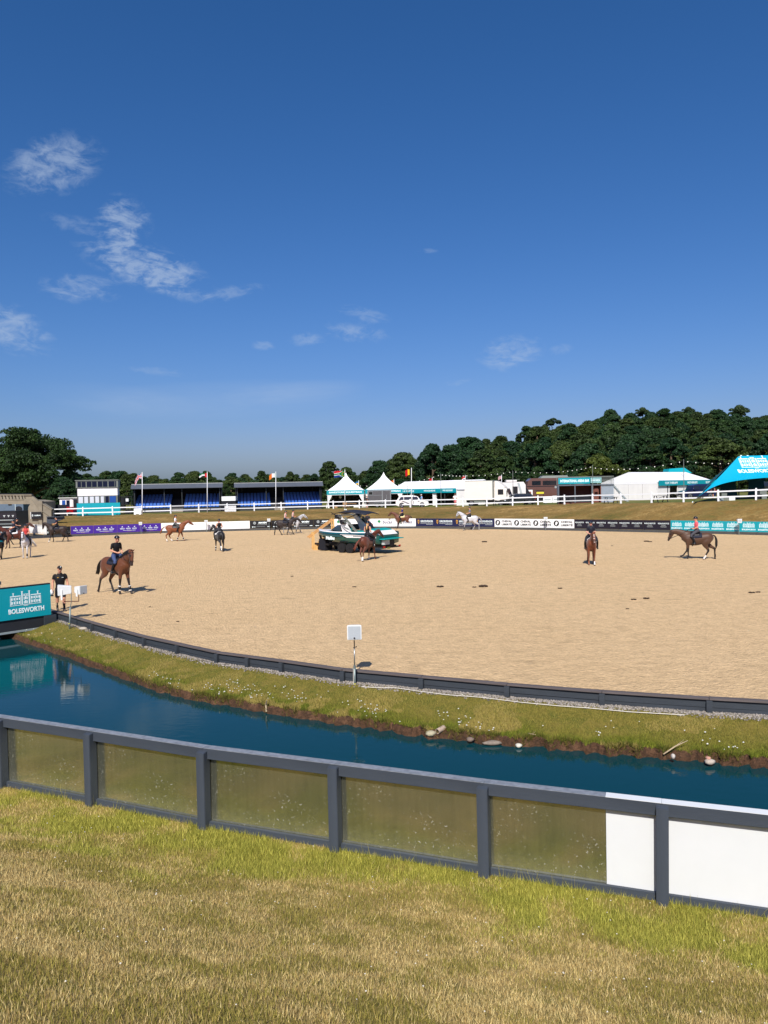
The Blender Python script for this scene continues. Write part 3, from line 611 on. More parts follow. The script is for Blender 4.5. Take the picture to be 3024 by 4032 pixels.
# ------------------------------------------------------------------ near timber fence with sheet panels
m_grey = M('slate_paint', (60, 67, 77), .6, .2, 3.5, bump=.12, bscale=120, stretch=(1, 1, .12))
m_greyrail = M('slate_paint_rail', (60, 67, 77), .6, .22, 4, bump=.12, bscale=120, stretch=(.1, 1, 1))
m_white = M('white_board', (212, 215, 216), .45, .02, 2)
def panel_metal():
    m = bpy.data.materials.new('mill_aluminium'); m.use_nodes = True; t = m.node_tree; p = t.nodes['Principled BSDF']
    co = N(t, 'ShaderNodeTexCoord').outputs['Object']
    mp = N(t, 'ShaderNodeMapping'); L(t, co, mp.inputs[0]); mp.inputs['Scale'].default_value = (1, 1, .06)
    st = N(t, 'ShaderNodeTexNoise', i_Scale=22.0, i_Detail=6.0, i_Roughness=.7); L(t, mp.outputs[0], st.inputs['Vector'])
    n1 = N(t, 'ShaderNodeTexNoise', i_Scale=1.6, i_Detail=4.0); L(t, co, n1.inputs['Vector'])
    n2 = N(t, 'ShaderNodeTexNoise', i_Scale=38.0, i_Detail=3.0, i_Roughness=.6); L(t, co, n2.inputs['Vector'])
    sp = MATH(t, 'MULTIPLY', MATH(t, 'SUBTRACT', n2.outputs['Fac'], .63, clamp=True), 11.0, clamp=True)       # dried splashes
    sp = MATH(t, 'MULTIPLY', sp, MATH(t, 'MULTIPLY', MATH(t, 'SUBTRACT', n1.outputs['Fac'], .4, clamp=True), 4.0, clamp=True))
    mp2 = N(t, 'ShaderNodeMapping'); L(t, co, mp2.inputs[0]); mp2.inputs['Rotation'].default_value = (0, R(28), 0); mp2.inputs['Scale'].default_value = (.5, 1, 26)
    sc = N(t, 'ShaderNodeTexNoise', i_Scale=3.0, i_Detail=3.0); L(t, mp2.outputs[0], sc.inputs['Vector'])
    scr = MATH(t, 'MULTIPLY', MATH(t, 'SUBTRACT', sc.outputs['Fac'], .69, clamp=True), 7.0, clamp=True)
    dirt = MATH(t, 'ADD', sp, MATH(t, 'MULTIPLY', scr, .5), clamp=True)
    sz = N(t, 'ShaderNodeSeparateXYZ'); L(t, co, sz.inputs[0])
    low = MATH(t, 'MULTIPLY', MATH(t, 'SUBTRACT', .34, sz.outputs[2], clamp=True), MATH(t, 'ADD', MATH(t, 'MULTIPLY', st.outputs['Fac'], .9), .5))     # mud splash along the foot
    dirt = MATH(t, 'ADD', dirt, MATH(t, 'MULTIPLY', low, .4), clamp=True)
    a = N(t, 'ShaderNodeMixRGB'); L(t, st.outputs['Fac'], a.inputs[0]); a.inputs[1].default_value = (.42, .43, .3, 1); a.inputs[2].default_value = (.7, .7, .54, 1)
    b = N(t, 'ShaderNodeMixRGB'); L(t, dirt, b.inputs[0]); L(t, a.outputs[0], b.inputs[1]); b.inputs[2].default_value = (.6, .59, .55, 1)
    L(t, b.outputs[0], p.inputs['Base Color']); L(t, MATH(t, 'SUBTRACT', .93, MATH(t, 'MULTIPLY', dirt, .7)), p.inputs['Metallic'])
    L(t, MATH(t, 'ADD', MATH(t, 'MULTIPLY', st.outputs['Fac'], .16), MATH(t, 'ADD', MATH(t, 'MULTIPLY', n1.outputs['Fac'], .1), .03)), p.inputs['Roughness'])
    p.inputs['Anisotropic'].default_value = .6
    bp = N(t, 'ShaderNodeBump'); bp.inputs['Strength'].default_value = .1; bp.inputs['Distance'].default_value = .02
    L(t, n1.outputs['Fac'], bp.inputs['Height']); L(t, bp.outputs[0], p.inputs['Normal'])
    return m
m_alu = panel_metal(); m_capm = M('weathered_cap', (150, 154, 158), .5, .3, 12, metal=.4, bump=.3)
fence = thing('timber_fence', 'slate painted timber fence with metal and white sheet panels in the foreground', 'fence')
def rotbox(mb, a, b, y0, y1, z0, z1, t0=0.0, t1=1.0, zz=0.0):
    """box along the line a-b (plan), y0..y1 behind (+) or before (-) the line"""
    a, b = Vector((a[0], a[1], 0)), Vector((b[0], b[1], 0)); d = b - a; n = Vector((-d.y, d.x, 0)).normalized()
    p, q = a + d * t0, a + d * t1
    return mb.hexa([Vector((v.x, v.y, z)) for z in (z0, z1) for v in (p + n * y0, q + n * y0, q + n * y1, p + n * y1)])
def bevel(o, w=.006):
    bm = bmesh.new(); bm.from_mesh(o.data); bmesh.ops.bevel(bm, geom=bm.edges, offset=w, segments=2, affect='EDGES'); bm.to_mesh(o.data); bm.free(); return o
FP = FENCE[1:-1]
zg = [float(z_near(x, y)) for x, y in FP]
for i, (x, y) in enumerate(FP):
    a = FP[max(i - 1, 0)]; b = FP[min(i + 1, len(FP) - 1)]; ang = math.atan2(b[1] - a[1], b[0] - a[0])
    mb = MB(); mb.box(-.065, .065, -.16, -.02, -.3, 1.075 + .01 * math.sin(i * 3))
    for k in (4, 5): mb.v[k] = (mb.v[k][0], mb.v[k][1], mb.v[k][2] - .018)
    o = part('post', mb, m_grey, fence, loc=(x, y, 0), rot=(.006 * math.sin(i * 2.1), .008 * math.cos(i * 1.7), ang)); bevel(o)
for i in range(len(FP) - 1):
    a, b = Vector((*FP[i], 0)), Vector((*FP[i + 1], 0)); d = b - a; Ln = d.length; ang = math.atan2(d.y, d.x)
    def seg(name, mat, y0, y1, z0, z1, x0=0.0, x1=None, bv=.004):
        mb = MB(); mb.box(x0, Ln if x1 is None else x1, y0, y1, z0, z1); o = part(name, mb, mat, fence, loc=a, rot=(0, 0, ang))
        if bv: bevel(o, bv)
        return o
    seg('top_rail', m_greyrail, -.085, -.02, .95, 1.088, -.004, Ln + .004)
    seg('kick_board', m_greyrail, -.07, -.02, -.03, .085, -.004, Ln + .004)
    split = FP[i] == (1.13, 8.98); white = FP[i][0] > 2
    if split:
        xs_ = Ln * .70
        seg('metal_panel', m_alu, -.012, -.008, .03, 1.05, 0, xs_ - .002, 0); seg('white_panel', m_white, -.012, -.008, .03, 1.05, xs_ + .001, Ln, 0)
        seg('rail_cap', m_capm, -.08, .05, 1.090, 1.094, 0, xs_ - .002, 0); seg('rail_cap', m_white, -.08, .05, 1.090, 1.096, xs_ + .001, Ln, 0)
    else:
        seg('white_panel' if white else 'metal_panel', m_white if white else m_alu, -.012, -.008, .03, 1.05, .003, Ln - .003, 0)
        seg('rail_cap', m_white if white else m_capm, -.08, .05, 1.090, 1.095, .002, Ln - .002, 0)
# ------------------------------------------------------------------ arena edging of planks and posts
edging = thing('arena_edging', 'low slate painted plank edging between the sand and the moat bank', 'edging')
m_cap = M('weathered_plank', (90, 82, 80), .8, .3, 3, bump=.4, bscale=30, stretch=(.15, 1, 1))
m_plank = M('slate_plank', (52, 58, 65), .7, .3, 4, bump=.15, bscale=60, stretch=(.15, 1, 1))
WP = [wall_at(u) for u in (202, 370, 463, 575, 713, 860, 985, 1115, 1354, 1663, 1999, 2371, 2791, 3260)]
WP = [Vector((-16.0, 33.4, 0))] + WP + [Vector((11.3, 14.75, 0)), Vector((13.6, 14.2, 0))]
for i in range(len(WP) - 1):
    a, b = WP[i], WP[i + 1]; d = b - a; Ln = d.length; ang = math.atan2(d.y, d.x)
    for name, mat, y0, y1, z0, z1 in (('plank', m_plank, -.03, .012, -.36, -.172), ('plank', m_plank, -.034, .010, -.166, .0), ('cap_board', m_cap, -.085, .085, .004, .045)):
        mb = MB(); mb.box(.003, Ln - .003, y0, y1, z0, z1 + .004 * math.sin(i * 5 + z0)); bevel(part(name, mb, mat, edging, loc=a, rot=(0, 0, ang)), .004)
    mb = MB(); mb.box(-.06, .06, -.13, -.036, -.45, -.003); bevel(part('post', mb, m_plank, edging, loc=a, rot=(0, 0, ang)), .005)
# ------------------------------------------------------------------ bridge with its sign
m_dark = M('dark_timber', (34, 36, 42), .7, .2, 2); m_teal = M('teal_print', (0, 150, 164), .45, .03, 1); m_ink = M('white_ink', (232, 246, 246), .5, .02)
m_pale = M('pale_grey_board', (140, 150, 152), .6, .1)
SR, SL = PZ(203, 2419, 0.02), PD(-330, 2480, 25.9); SL.z = 0.02
dv = (SR - SL); dv.z = 0; bang = math.atan2(dv.y, dv.x); bl = dv.length
br = thing('footbridge', 'dark timber footbridge over the moat at left edge', 'bridge', SL, bang)
part('side_beam', MB().box(0, bl + .1, .02, .3, -.42, -.02), m_dark, br)
part('bottom_rail', MB().box(0, bl + .05, -.02, .06, -.5, -.43), m_pale, br)
part('deck', MB().box(0, bl, .3, 3.6, -.2, -.02), m_dark, br)
part('parapet', MB().box(0, bl, .03, .12, -.018, 1.18), m_dark, br)
part('parapet', MB().box(-1, bl - .55, 3.55, 3.62, -.2, .96), m_pale, br)
part('parapet_cap', MB().box(-1, bl - .45, 3.42, 3.72, .962, 1.09), m_grey, br)
part('parapet_post', MB().box(bl - .62, bl - .5, 3.4, 3.545, -.2, .958), m_grey, br)
part('abutment', MB().box(bl - .55, bl + .02, .31, .6, -1.2, -.43).box(bl - .3, bl + .16, -.05, .015, -.46, -.02), m_plank, br)
def emblem(mb, x, z, w, y=-.004, th=.004):
    """the estate's house front: base, cornice, columns, windows, towers"""
    h = w * .42; bx = lambda x0, x1, z0, z1: mb.box(x + x0 * w, x + x1 * w, y - th, y, z + z0 * h, z + z1 * h)
    bx(-.5, .5, 0, .035); bx(-.07, .07, -.07, -.035); bx(-.49, -.16, .68, .75); bx(.16, .49, .68, .75); bx(-.49, -.475, .06, .62); bx(.475, .49, .06, .62)
    for s in (-1, 1):
        bx(s * .115 - .018, s * .115 + .018, .06, 1.0); bx(s * .115 - .03, s * .115 + .03, 1.01, 1.06); bx(s * .39 - .015, s * .39 + .015, .76, .92); bx(s * .39 - .028, s * .39 + .028, .93, .97)
        for k, q in enumerate((.2, .27, .36, .43)):
            bx(s * q - .02, s * q + .02, .12, .32); bx(s * q - .02, s * q + .02, .42, .6)
        for q in (.165, .315, .455): bx(s * q - .006, s * q + .006, .06, .64)
        bx(s * .05 - .012, s * .05 + .012, .1, .3); bx(s * .05 - .012, s * .05 + .012, .4, .6)
    bx(-.08, .08, .8, .84); bx(-.09, .09, .68, .72); bx(-.025, .025, .1, .34); bx(-.025, .025, .42, .64); bx(-.06, -.02, .74, .78); bx(.02, .06, .74, .78)
    return mb
sg = thing('sign_board', 'large teal sign with white house emblem fixed along the footbridge at left', 'sign', SL, bang)
part('panel', MB().box(.05, bl - .03, -.03, .015, .0, 1.165), m_teal, sg)
part('edge_strip', MB().box(.05, bl - .03, -.034, .118, 1.185, 1.21), m_dark, sg)
for xc in (bl - .97, bl - 3.0):
    part('emblem', emblem(MB(), xc, .5, 1.16, -.034), m_ink, sg); letter(sg, 'BOLESWORTH', 1.32, .185, xc + .02, .30, -.036, m_ink, .03)

# ------------------------------------------------------------------ loudspeakers on poles
m_wplas = M('white_plastic', (222, 224, 222), .45, .04); m_grille = M('speaker_grille', (178, 184, 188), .6, .05, 40, bump=.3, bscale=200)
m_galv = M('galvanised', (128, 140, 138), .45, .15, 10, metal=.5); m_black = M('black_metal', (22, 22, 24), .5, .1)
m_yellow = M('yellow_tie', (214, 206, 60), .5, .05); m_cable = M('white_cable', (214, 208, 196), .6, .05)
def speaker_box(o, w=.34, h=.36, dpt=.3, loc=(0, 0, 0), rz=0, rx=0):
    b = part('cabinet', MB().hexa([Vector(p) for p in ((-w / 2, -dpt / 2, -h / 2), (w / 2, -dpt / 2, -h / 2), (w / 2 * .62, dpt / 2, -h / 2 * .7), (-w / 2 * .62, dpt / 2, -h / 2 * .7), (-w / 2, -dpt / 2, h / 2), (w / 2, -dpt / 2, h / 2), (w / 2 * .62, dpt / 2, h / 2 * .7), (-w / 2 * .62, dpt / 2, h / 2 * .7))]), m_wplas, o, loc=loc, rot=(rx, 0, rz))
    bevel(b, .012)
    part('grille', MB().box(-w * .42, w * .42, -dpt / 2 - .006, -dpt / 2 - .002, -h * .42, h * .42), m_grille, b)
    part('badge', MB().box(-.02, .02, -dpt / 2 - .012, -dpt / 2 - .007, -h * .42, -h * .32), m_black, b)
    return b
base = PZ(1398, 2709, -.36); topz = PD(1404, 2515, base.y).z
sp = thing('loudspeaker_stand', 'single white loudspeaker on a grey pole on the moat bank, centre', 'loudspeaker', base)
h = topz - base.z
part('pole', MB().tube([(0, 0, -.2), (0, 0, h * .44)], .024, 10), m_galv, sp, True)
part('inner_pole', MB().tube([(0, 0, h * .44), (.004, 0, h * .8)], .016, 10), M('steel_tube', (170, 170, 166), .35, .1, 9, metal=.7), sp, True)
part('adapter', MB().tube([(.004, 0, h * .8), (.004, 0, h - .04)], .013, 8).tube([(-.03, 0, h * .82), (.045, 0, h * .82)], .007, 6).ball((.05, -.01, h * .84), .017, 8, 6), m_black, sp)
part('collar', MB().tube([(0, 0, h * .40), (0, 0, h * .46)], .032, 10).tube([(-.05, 0, h * .39), (.05, 0, h * .39)], .01, 6).ball((-.05, 0, h * .39), .018, 8, 6), m_galv, sp)
part('bracket', MB().prism([(-.15, .0, h + .03), (-.1, 0, h - .03), (.1, 0, h - .03), (.15, 0, h + .03), (.13, 0, h + .03), (.09, 0, h - .01), (-.09, 0, h - .01), (-.13, 0, h + .03)], (0, .08, 0)).box(-.1, .1, .0, .08, h - .03, h - .005), m_black, sp)
speaker_box(sp, .36, .37, .3, (.02, -.06, h + .2), 0, R(3))
part('tie', MB().tube([(0, 0, .09), (0, 0, .115)], .03, 10), m_yellow, sp)
pts = [(-.03, -.02, h * .4), (-.035, -.03, h * .2), (-.035, -.035, .12), (-.02, -.04, .02)]
part('cable', MB().tube(pts, .007, 6), m_cable, sp)
mb = MB()
for k in range(5): mb.tube([(.3 + math.cos(a) * (.16 + .012 * k), .12 + math.sin(a) * (.09 + .01 * k), .03 + .01 * k) for a in np.linspace(0, 6.28, 17)], .006, 5)
tag(part('cable_coil', mb, m_cable, None, loc=base), 'coil of pale cable beside the centre loudspeaker pole', 'cable')
cp = [bank_pt(u, t) + Vector((0, 0, .035)) for u, t in ((1425, .2), (1500, .17), (1560, .12), (1640, .15), (1760, .18), (1900, .16), (2050, .2), (2200, .21), (2330, .2), (2480, .22), (2700, .2))]
tag(part('ground_cable', MB().tube(cp, .008, 6), m_cable), 'long pale cable lying along the gravel at the edging', 'cable')
# double speaker at left
base = PZ(272, 2481, -.34); D_ = base.y
s2 = thing('loudspeaker_stand', 'pair of white loudspeakers on a forked pole beside the footbridge', 'loudspeaker', base)
zt = PD(282, 2368, D_).z - base.z; xt = PD(281, 2368, D_).x - base.x
part('pole', MB().tube([(0, 0, -.2), (xt * .6, 0, zt * .8)], .03, 10), m_galv, s2, True)
part('inner_pole', MB().tube([(xt * .6, 0, zt * .8), (xt, 0, zt), (xt * 1.05, 0, zt + .33)], .014, 8), m_galv, s2)
part('crossbar', MB().tube([(xt - .27, 0, zt), (xt + .27, 0, zt)], .016, 8).tube([(xt - .27, 0, zt), (xt - .27, 0, zt + .1)], .014, 8).tube([(xt + .27, 0, zt), (xt + .27, 0, zt + .22)], .014, 8), M('rusty_bar', (88, 52, 40), .7, .2), s2)
speaker_box(s2, .4, .38, .46, (xt - .24, .02, zt + .42), R(-68), R(0)); speaker_box(s2, .34, .32, .36, (xt + .32, .02, zt + .42), R(62), R(0))
part('bracket', MB().box(xt - .3, xt - .24, -.2, -.17, zt + .08, zt + .45).box(xt + .25, xt + .31, -.2, -.17, zt + .2, zt + .45), m_wplas, s2)
part('tie', MB().tube([(.02, 0, .23), (.02, 0, .25)], .036, 10), m_yellow, s2)
gp = bank_pt(330, .1); tag(part('pale_sack', MB().ball((0, 0, .04), (.15, .09, .06), 14, 8), M('sack', (170, 162, 148), .85, .15, 6, bump=.8, bscale=12), None, True, loc=gp), 'pale crumpled sack lying by the edging near the pair of loudspeakers', 'sack')
# pipe, stones, sticks on the bank
q = PZ(1722, 2893, -.62); m_pvc = M('clay_pipe', (176, 156, 138), .7, .15, 8)
pd = Vector((.55, .55, .1)).normalized() * .42; mbp = MB(); n = 18
ring = []
ax = pd.normalized(); xx = ax.cross(Vector((0, 0, 1))).normalized(); yy = xx.cross(ax)
for rr_, o in ((.056, 0), (.046, 0), (.046, .16), (.056, .22)):
    ring.append([Vector((0, 0, .07)) + ax * o + (xx * math.cos(6.2832 * j / n) + yy * math.sin(6.2832 * j / n)) * rr_ for j in range(n)])
vs_ = [p for r_ in (ring[3], ring[0], ring[1], ring[2]) for p in r_]
mbp.add(vs_, [(i * n + j, i * n + (j + 1) % n, (i + 1) * n + (j + 1) % n, (i + 1) * n + j) for i in range(3) for j in range(n)] + [tuple(range(3 * n, 4 * n))])
tag(part('drain_pipe', mbp, m_pvc, None, loc=q), 'open end of a pale clay drain pipe in the moat bank', 'pipe')
def stone(u, v, z, r, lab, rgb=(176, 164, 150)):
    p = PZ(u, v, z); mb = MB().ball((0, 0, 0), r, 10, 7); mb.v = [(x * (1 + .25 * math.sin(y * 40 + x * 21)), y * (1 + .2 * math.cos(x * 33)), z_) for x, y, z_ in mb.v]
    tag(part('stone', mb, M('stone%d' % rgb[0], rgb, .85, .25, 14, bump=.5), None, True, loc=p), lab, 'stone')
stone(2793, 3000, -.62, (.1, .07, .055), 'oval cream stone at the water edge far right'); stone(2788, 2985, -.56, (.05, .05, .03), 'small pink stone on top of the oval cream stone', (188, 140, 120))
stone(1695, 2888, -.6, (.11, .1, .06), 'rough pale stone beside the drain pipe', (168, 160, 132)); stone(2041, 2936, -.66, (.07, .06, .045), 'small white stone at the water line right of the drain pipe', (200, 196, 180))
stone(1940, 2925, -.66, (.19, .09, .05), 'flat grey stone slab at the water line right of the drain pipe', (128, 116, 104)); stone(1850, 2912, -.62, (.08, .07, .05), 'brown grey stone between the drain pipe and the flat slab', (122, 106, 94))
stone(2650, 2978, -.56, (.04, .04, .05), 'small upright pale stone near the dry stick', (190, 182, 172))
def stick(name, pts, r, lab):
    P_ = [PZ(*p) for p in pts]; mb = MB().tube(P_, [r, r * 1.2, r * .5], 6).tube([P_[1], P_[1].lerp(P_[2], .6) + Vector((.02, 0, .06))], [r * .6, r * .2], 5)
    tag(part(name, mb, M('dead_wood', (168, 150, 120), .9, .2, 10)), lab, 'stick')
stick('dry_stick', [(2612, 2970, -.58), (2660, 2938, -.45), (2708, 2916, -.38)], .012, 'dry pale stick leaning on the bank at right')
stick('dead_stalk', [(1049, 2803, -.66), (1047, 2775, -.5), (1051, 2757, -.36)], .02, 'short dead stalk standing at the water edge, centre left')
stick('fallen_twig', [(2078, 2887, -.5), (2095, 2891, -.49), (2110, 2893, -.49)], .01, 'thin fallen twig lying on the bank right of the pipe')
# litter in the grass
p = PZ(1508, 3512, .5); p = Vector((-.0, 7.6, float(z_near(0, 7.6)) + .02))
# ------------------------------------------------------------------ advertising boards round the far side
m_purple = M('purple_print', (62, 30, 138), .5, .04); m_wprint = M('white_print', (228, 230, 230), .5, .03); m_bprint = M('black_print', (18, 19, 24), .5, .06)
m_navy = M('navy_print', (22, 28, 66), .5, .05); m_rr = M('aubergine_print', (24, 20, 34), .5, .05); m_gold = M('gold_ink', (196, 146, 50), .5, .05)
m_green = M('green_ink', (0, 128, 66), .5, .05); m_ninkb = M('navy_ink', (40, 48, 92), .5, .05); m_kink = M('black_ink', (20, 28, 26), .5, .05); m_gink = M('grey_ink', (168, 176, 176), .6, .05)
m_kerb = M('kick_board', (70, 72, 72), .8, .15, 3)
def chevron(mb, x, z, s, y): return mb.prism([(x - s, y, z), (x - s * .15, y, z + s * 1.7), (x + s * .15, y, z + s * 1.7), (x + s, y, z), (x + s * .55, y, z), (x, y, z + s * 1.05), (x - s * .55, y, z)], (0, -.004, 0))
def deco(o, kind, w, h=.9):
    Y = -.022
    if kind == 'equiyd':
        for k in (-.28, -.01, .26):
            part('arrow_logo', chevron(MB(), k * w, .56, .085, Y), m_ink, o); letter(o, 'EQUIYD', w * .2, .11, k * w, .43, Y - .004, m_ink, .03)
            part('rule', MB().box(k * w - w * .09, k * w + w * .09, Y - .004, Y, .335, .35), m_ink, o)
        part('rule', MB().box(-w * .25, w * .3, Y - .004, Y, .2, .225), m_ink, o); part('rule', MB().box(-w * .06, w * .12, Y - .004, Y, .13, .15), m_gold, o)
    elif kind == 'plants':
        for k in (-.28, .02, .3):
            part('leaf_logo', MB().ball((k * w + .05, Y, .62), (.045, .004, .11), 10, 8).box(k * w + .045, k * w + .055, Y - .004, Y, .48, .6), m_gink, o)
            letter(o, 'Premier', w * .17, .1, k * w, .42, Y - .004, m_gink, .01); letter(o, 'Plants', w * .14, .1, k * w - .02, .27, Y - .004, m_gink, .01)
    elif kind == 'maven':
        part('ring_logo', MB().disc((-.28 * w, Y, .62), .16, th=.004, rin=.1).box(-.28 * w - .04, -.28 * w + .04, Y - .005, Y, .56, .7), m_gink, o)
        letter(o, 'MAVEN', w * .4, .2, .1 * w, .65, Y - .004, m_ink, .05, .25); part('rule', MB().box(-.15 * w, .3 * w, Y - .004, Y, .4, .43), m_gink, o)
        part('key_mark', MB().disc((-.38 * w, Y, .16), .06, th=.004).box(-.38 * w, -.24 * w, Y - .004, Y, .14, .19).box(.32 * w, .44 * w, Y - .004, Y, .15, .22), m_ink, o); part('rule', MB().box(-.2 * w, .2 * w, Y - .004, Y, .18, .2), m_gink, o)
    elif kind == 'bucas':
        for a in (90, 210, 330):
            pass
        mb = MB()
        for a in (90, 200, 340): mb.disc((-.3 * w + .1 * math.cos(R(a)), Y - .001 * a / 90, .58 + .1 * math.sin(R(a))), .1, th=.004, n=16)
        mb.prism([(-.3 * w - .015, Y, .5), (-.3 * w + .06, Y, .27), (-.3 * w + .1, Y, .29), (-.3 * w + .02, Y, .52)], (0, -.005, 0)); part('clover_logo', mb, m_green, o)
        letter(o, 'bucas', w * .46, .36, .1 * w, .52, Y - .004, m_ninkb, .012, .3); part('rule', MB().box(-.2 * w, .34 * w, Y - .004, Y, .25, .27), m_green, o)
    elif kind == 'grosvenor':
        part('shield_logo', MB().prism([(-.36 * w - .1, Y, .74), (-.36 * w + .1, Y, .74), (-.36 * w + .1, Y, .46), (-.36 * w, Y, .26), (-.36 * w - .1, Y, .46)], (0, -.004, 0)), m_gold, o)
        part('shield_stag', MB().prism([(-.36 * w - .05, Y - .005, .7), (-.36 * w, Y - .005, .58), (-.36 * w + .05, Y - .005, .7), (-.36 * w + .03, Y - .005, .42), (-.36 * w - .03, Y - .005, .42)], (0, -.003, 0)), m_navy, o)
        letter(o, 'GROSVENOR', w * .66, .2, .08 * w, .6, Y - .004, m_ink, .02); letter(o, 'INSURANCE BROKERS', w * .66, .12, .08 * w, .38, Y - .004, m_gink, .02); part('rule', MB().box(.05 * w, .4 * w, Y - .004, Y, .22, .24), m_ink, o)
    elif kind == 'cheval':
        part('round_logo', MB().disc((-.32 * w, Y, .47), .3, th=.003, n=28), m_kink, o)
        part('horse_head_mark', MB().prism([(-.32 * w - .12, Y - .004, .3), (-.32 * w - .1, Y - .004, .56), (-.32 * w, Y - .004, .68), (-.32 * w + .13, Y - .004, .6), (-.32 * w + .15, Y - .004, .42), (-.32 * w + .06, Y - .004, .46), (-.32 * w + .04, Y - .004, .28)], (0, -.003, 0)), m_wprint, o)
        letter(o, 'CHEVAL', w * .54, .22, .16 * w, .63, Y - .004, m_kink, .035); letter(o, 'LIBERTÉ', w * .54, .25, .16 * w, .32, Y - .004, m_kink, .035)
    elif kind == 'rolls':
        for k in (-.25, .25):
            letter(o, 'ROLLS-ROYCE', w * .4, .13, k * w, .6, Y - .004, m_ink, .012)
            part('rule', MB().box(k * w - w * .08, k * w + w * .08, Y - .004, Y, .42, .45).box(k * w - w * .11, k * w + w * .11, Y - .004, Y, .33, .35).box(k * w - w * .11, k * w + w * .11, Y - .004, Y, .25, .27), m_gink, o)
    elif kind == 'boles':
        for k in (-.25, .25):
            part('emblem', emblem(MB(), k * w, .38, w * .37, Y), m_ink, o); letter(o, 'BOLESWORTH', w * .42, .13, k * w, .2, Y - .004, m_ink, .03)
    elif kind == 'mark':
        letter(o, 'A', .2, .26, 0, .5, Y - .004, m_ink, .03); part('rule', MB().box(-.12, .12, Y - .004, Y, .25, .28), m_ink, o)
def board(u0, u1, kind, mat, label, group, post=True):
    a, b = edge_at(u0), edge_at(u1); d = b - a; w = d.length; ang = math.atan2(d.y, d.x); c = (a + b) / 2 + Vector((-d.y, d.x, 0)).normalized() * .1
    o = thing('advertising_board', label, 'board', (c.x, c.y, .25), ang, group)
    part('panel', MB().box(-w / 2 + .01, w / 2 - .01, -.02, .02, 0, .9), mat, o)
    deco(o, kind, w)
    part('back_post', MB().box(-w / 2 + .02, -w / 2 + .1, .03, .1, -.25, .88), m_dark, o)
    return o
ORD = ['first', 'second', 'third', 'fourth']
RUNS = [([279, 366, 459, 549, 635], 'equiyd', m_purple, 'purple board with white arrow logos, {} from the left in the purple run'),
        ([635, 722, 810, 897, 984], 'plants', m_wprint, 'white board with faint grey leaf logos, {} from the left in its run'),
        ([984, 1068, 1150, 1235, 1316], 'maven', m_bprint, 'black board with ring logo and slanted white capitals, {} from the left in its run'),
        ([1316, 1397, 1479, 1560, 1637], 'bucas', m_wprint, 'white board with green clover and italic lettering, {} from the left in its run'),
        ([1637, 1714, 1792, 1869, 1946], 'grosvenor', m_navy, 'navy board with gold shield, {} from the left in its run'),
        ([1946, 2024, 2100, 2179, 2260], 'cheval', m_wprint, 'white board with round black horse head logo, {} from the left in its run'),
        ([2260, 2350, 2442, 2538, 2639], 'rolls', m_rr, 'dark board with fine white lettering and rules, {} from the left in its run'),
        ([2639, 2747, 2862, 2982, 3110], 'boles', m_teal, 'teal board with white house emblems, {} from the left in the teal run')]
for us_, kind, mat, lab in RUNS:
    for i in range(4): board(us_[i], us_[i + 1], kind, mat, lab.format(ORD[i]), 'advertising boards along the arena')
board(261, 279, 'mark', m_bprint, 'narrow black board with a single white A at the left end of the purple run', None)
kr = thing('board_kerb', 'grey timber kerb under the row of advertising boards', 'kerb')
kus = [240, 279, 366, 459, 549, 635, 722, 810, 897, 984, 1068, 1150, 1235, 1316, 1397, 1479, 1560, 1637, 1714, 1792, 1869, 1946, 2024, 2100, 2179, 2260, 2350, 2442, 2538, 2639, 2747, 2862, 2982, 3110]
for i in range(len(kus) - 1):
    a, b = edge_at(kus[i]), edge_at(kus[i + 1]); d = b - a
    part('kerb_plank', MB().box(.01, d.length - .01, -.03, .07, -.05, .235), m_kerb, kr, loc=a, rot=(0, 0, math.atan2(d.y, d.x)))
# far loudspeakers standing before the boards
for u, lab in ((553, 'small white loudspeaker before the purple boards'), (812, 'small white loudspeaker before the white leaf logo boards'), (1060, 'small white loudspeaker before the black boards'),
               (2153, 'small white loudspeaker before the horse head boards'), (2917, 'small white loudspeaker before the teal boards')):
    a = edge_at(u); p = a - Vector((a.x, a.y, 0)).normalized() * .6
    o = thing('loudspeaker_stand', lab, 'loudspeaker', (p.x, p.y, 0), 0, 'loudspeakers along the far boards')
    part('pole', MB().tube([(0, 0, -.1), (0, 0, 1.05)], .03, 6), m_galv, o)
    part('cabinet', MB().hexa([Vector(q) for q in ((-.17, -.16, 1.05), (.17, -.16, 1.05), (.12, .16, 1.1), (-.12, .16, 1.1), (-.19, -.16, 1.4), (.19, -.16, 1.4), (.15, .16, 1.38), (-.15, .16, 1.38))]), m_wplas, o)
    part('grille', MB().box(-.14, .14, -.168, -.164, 1.1, 1.35), m_grille, o)
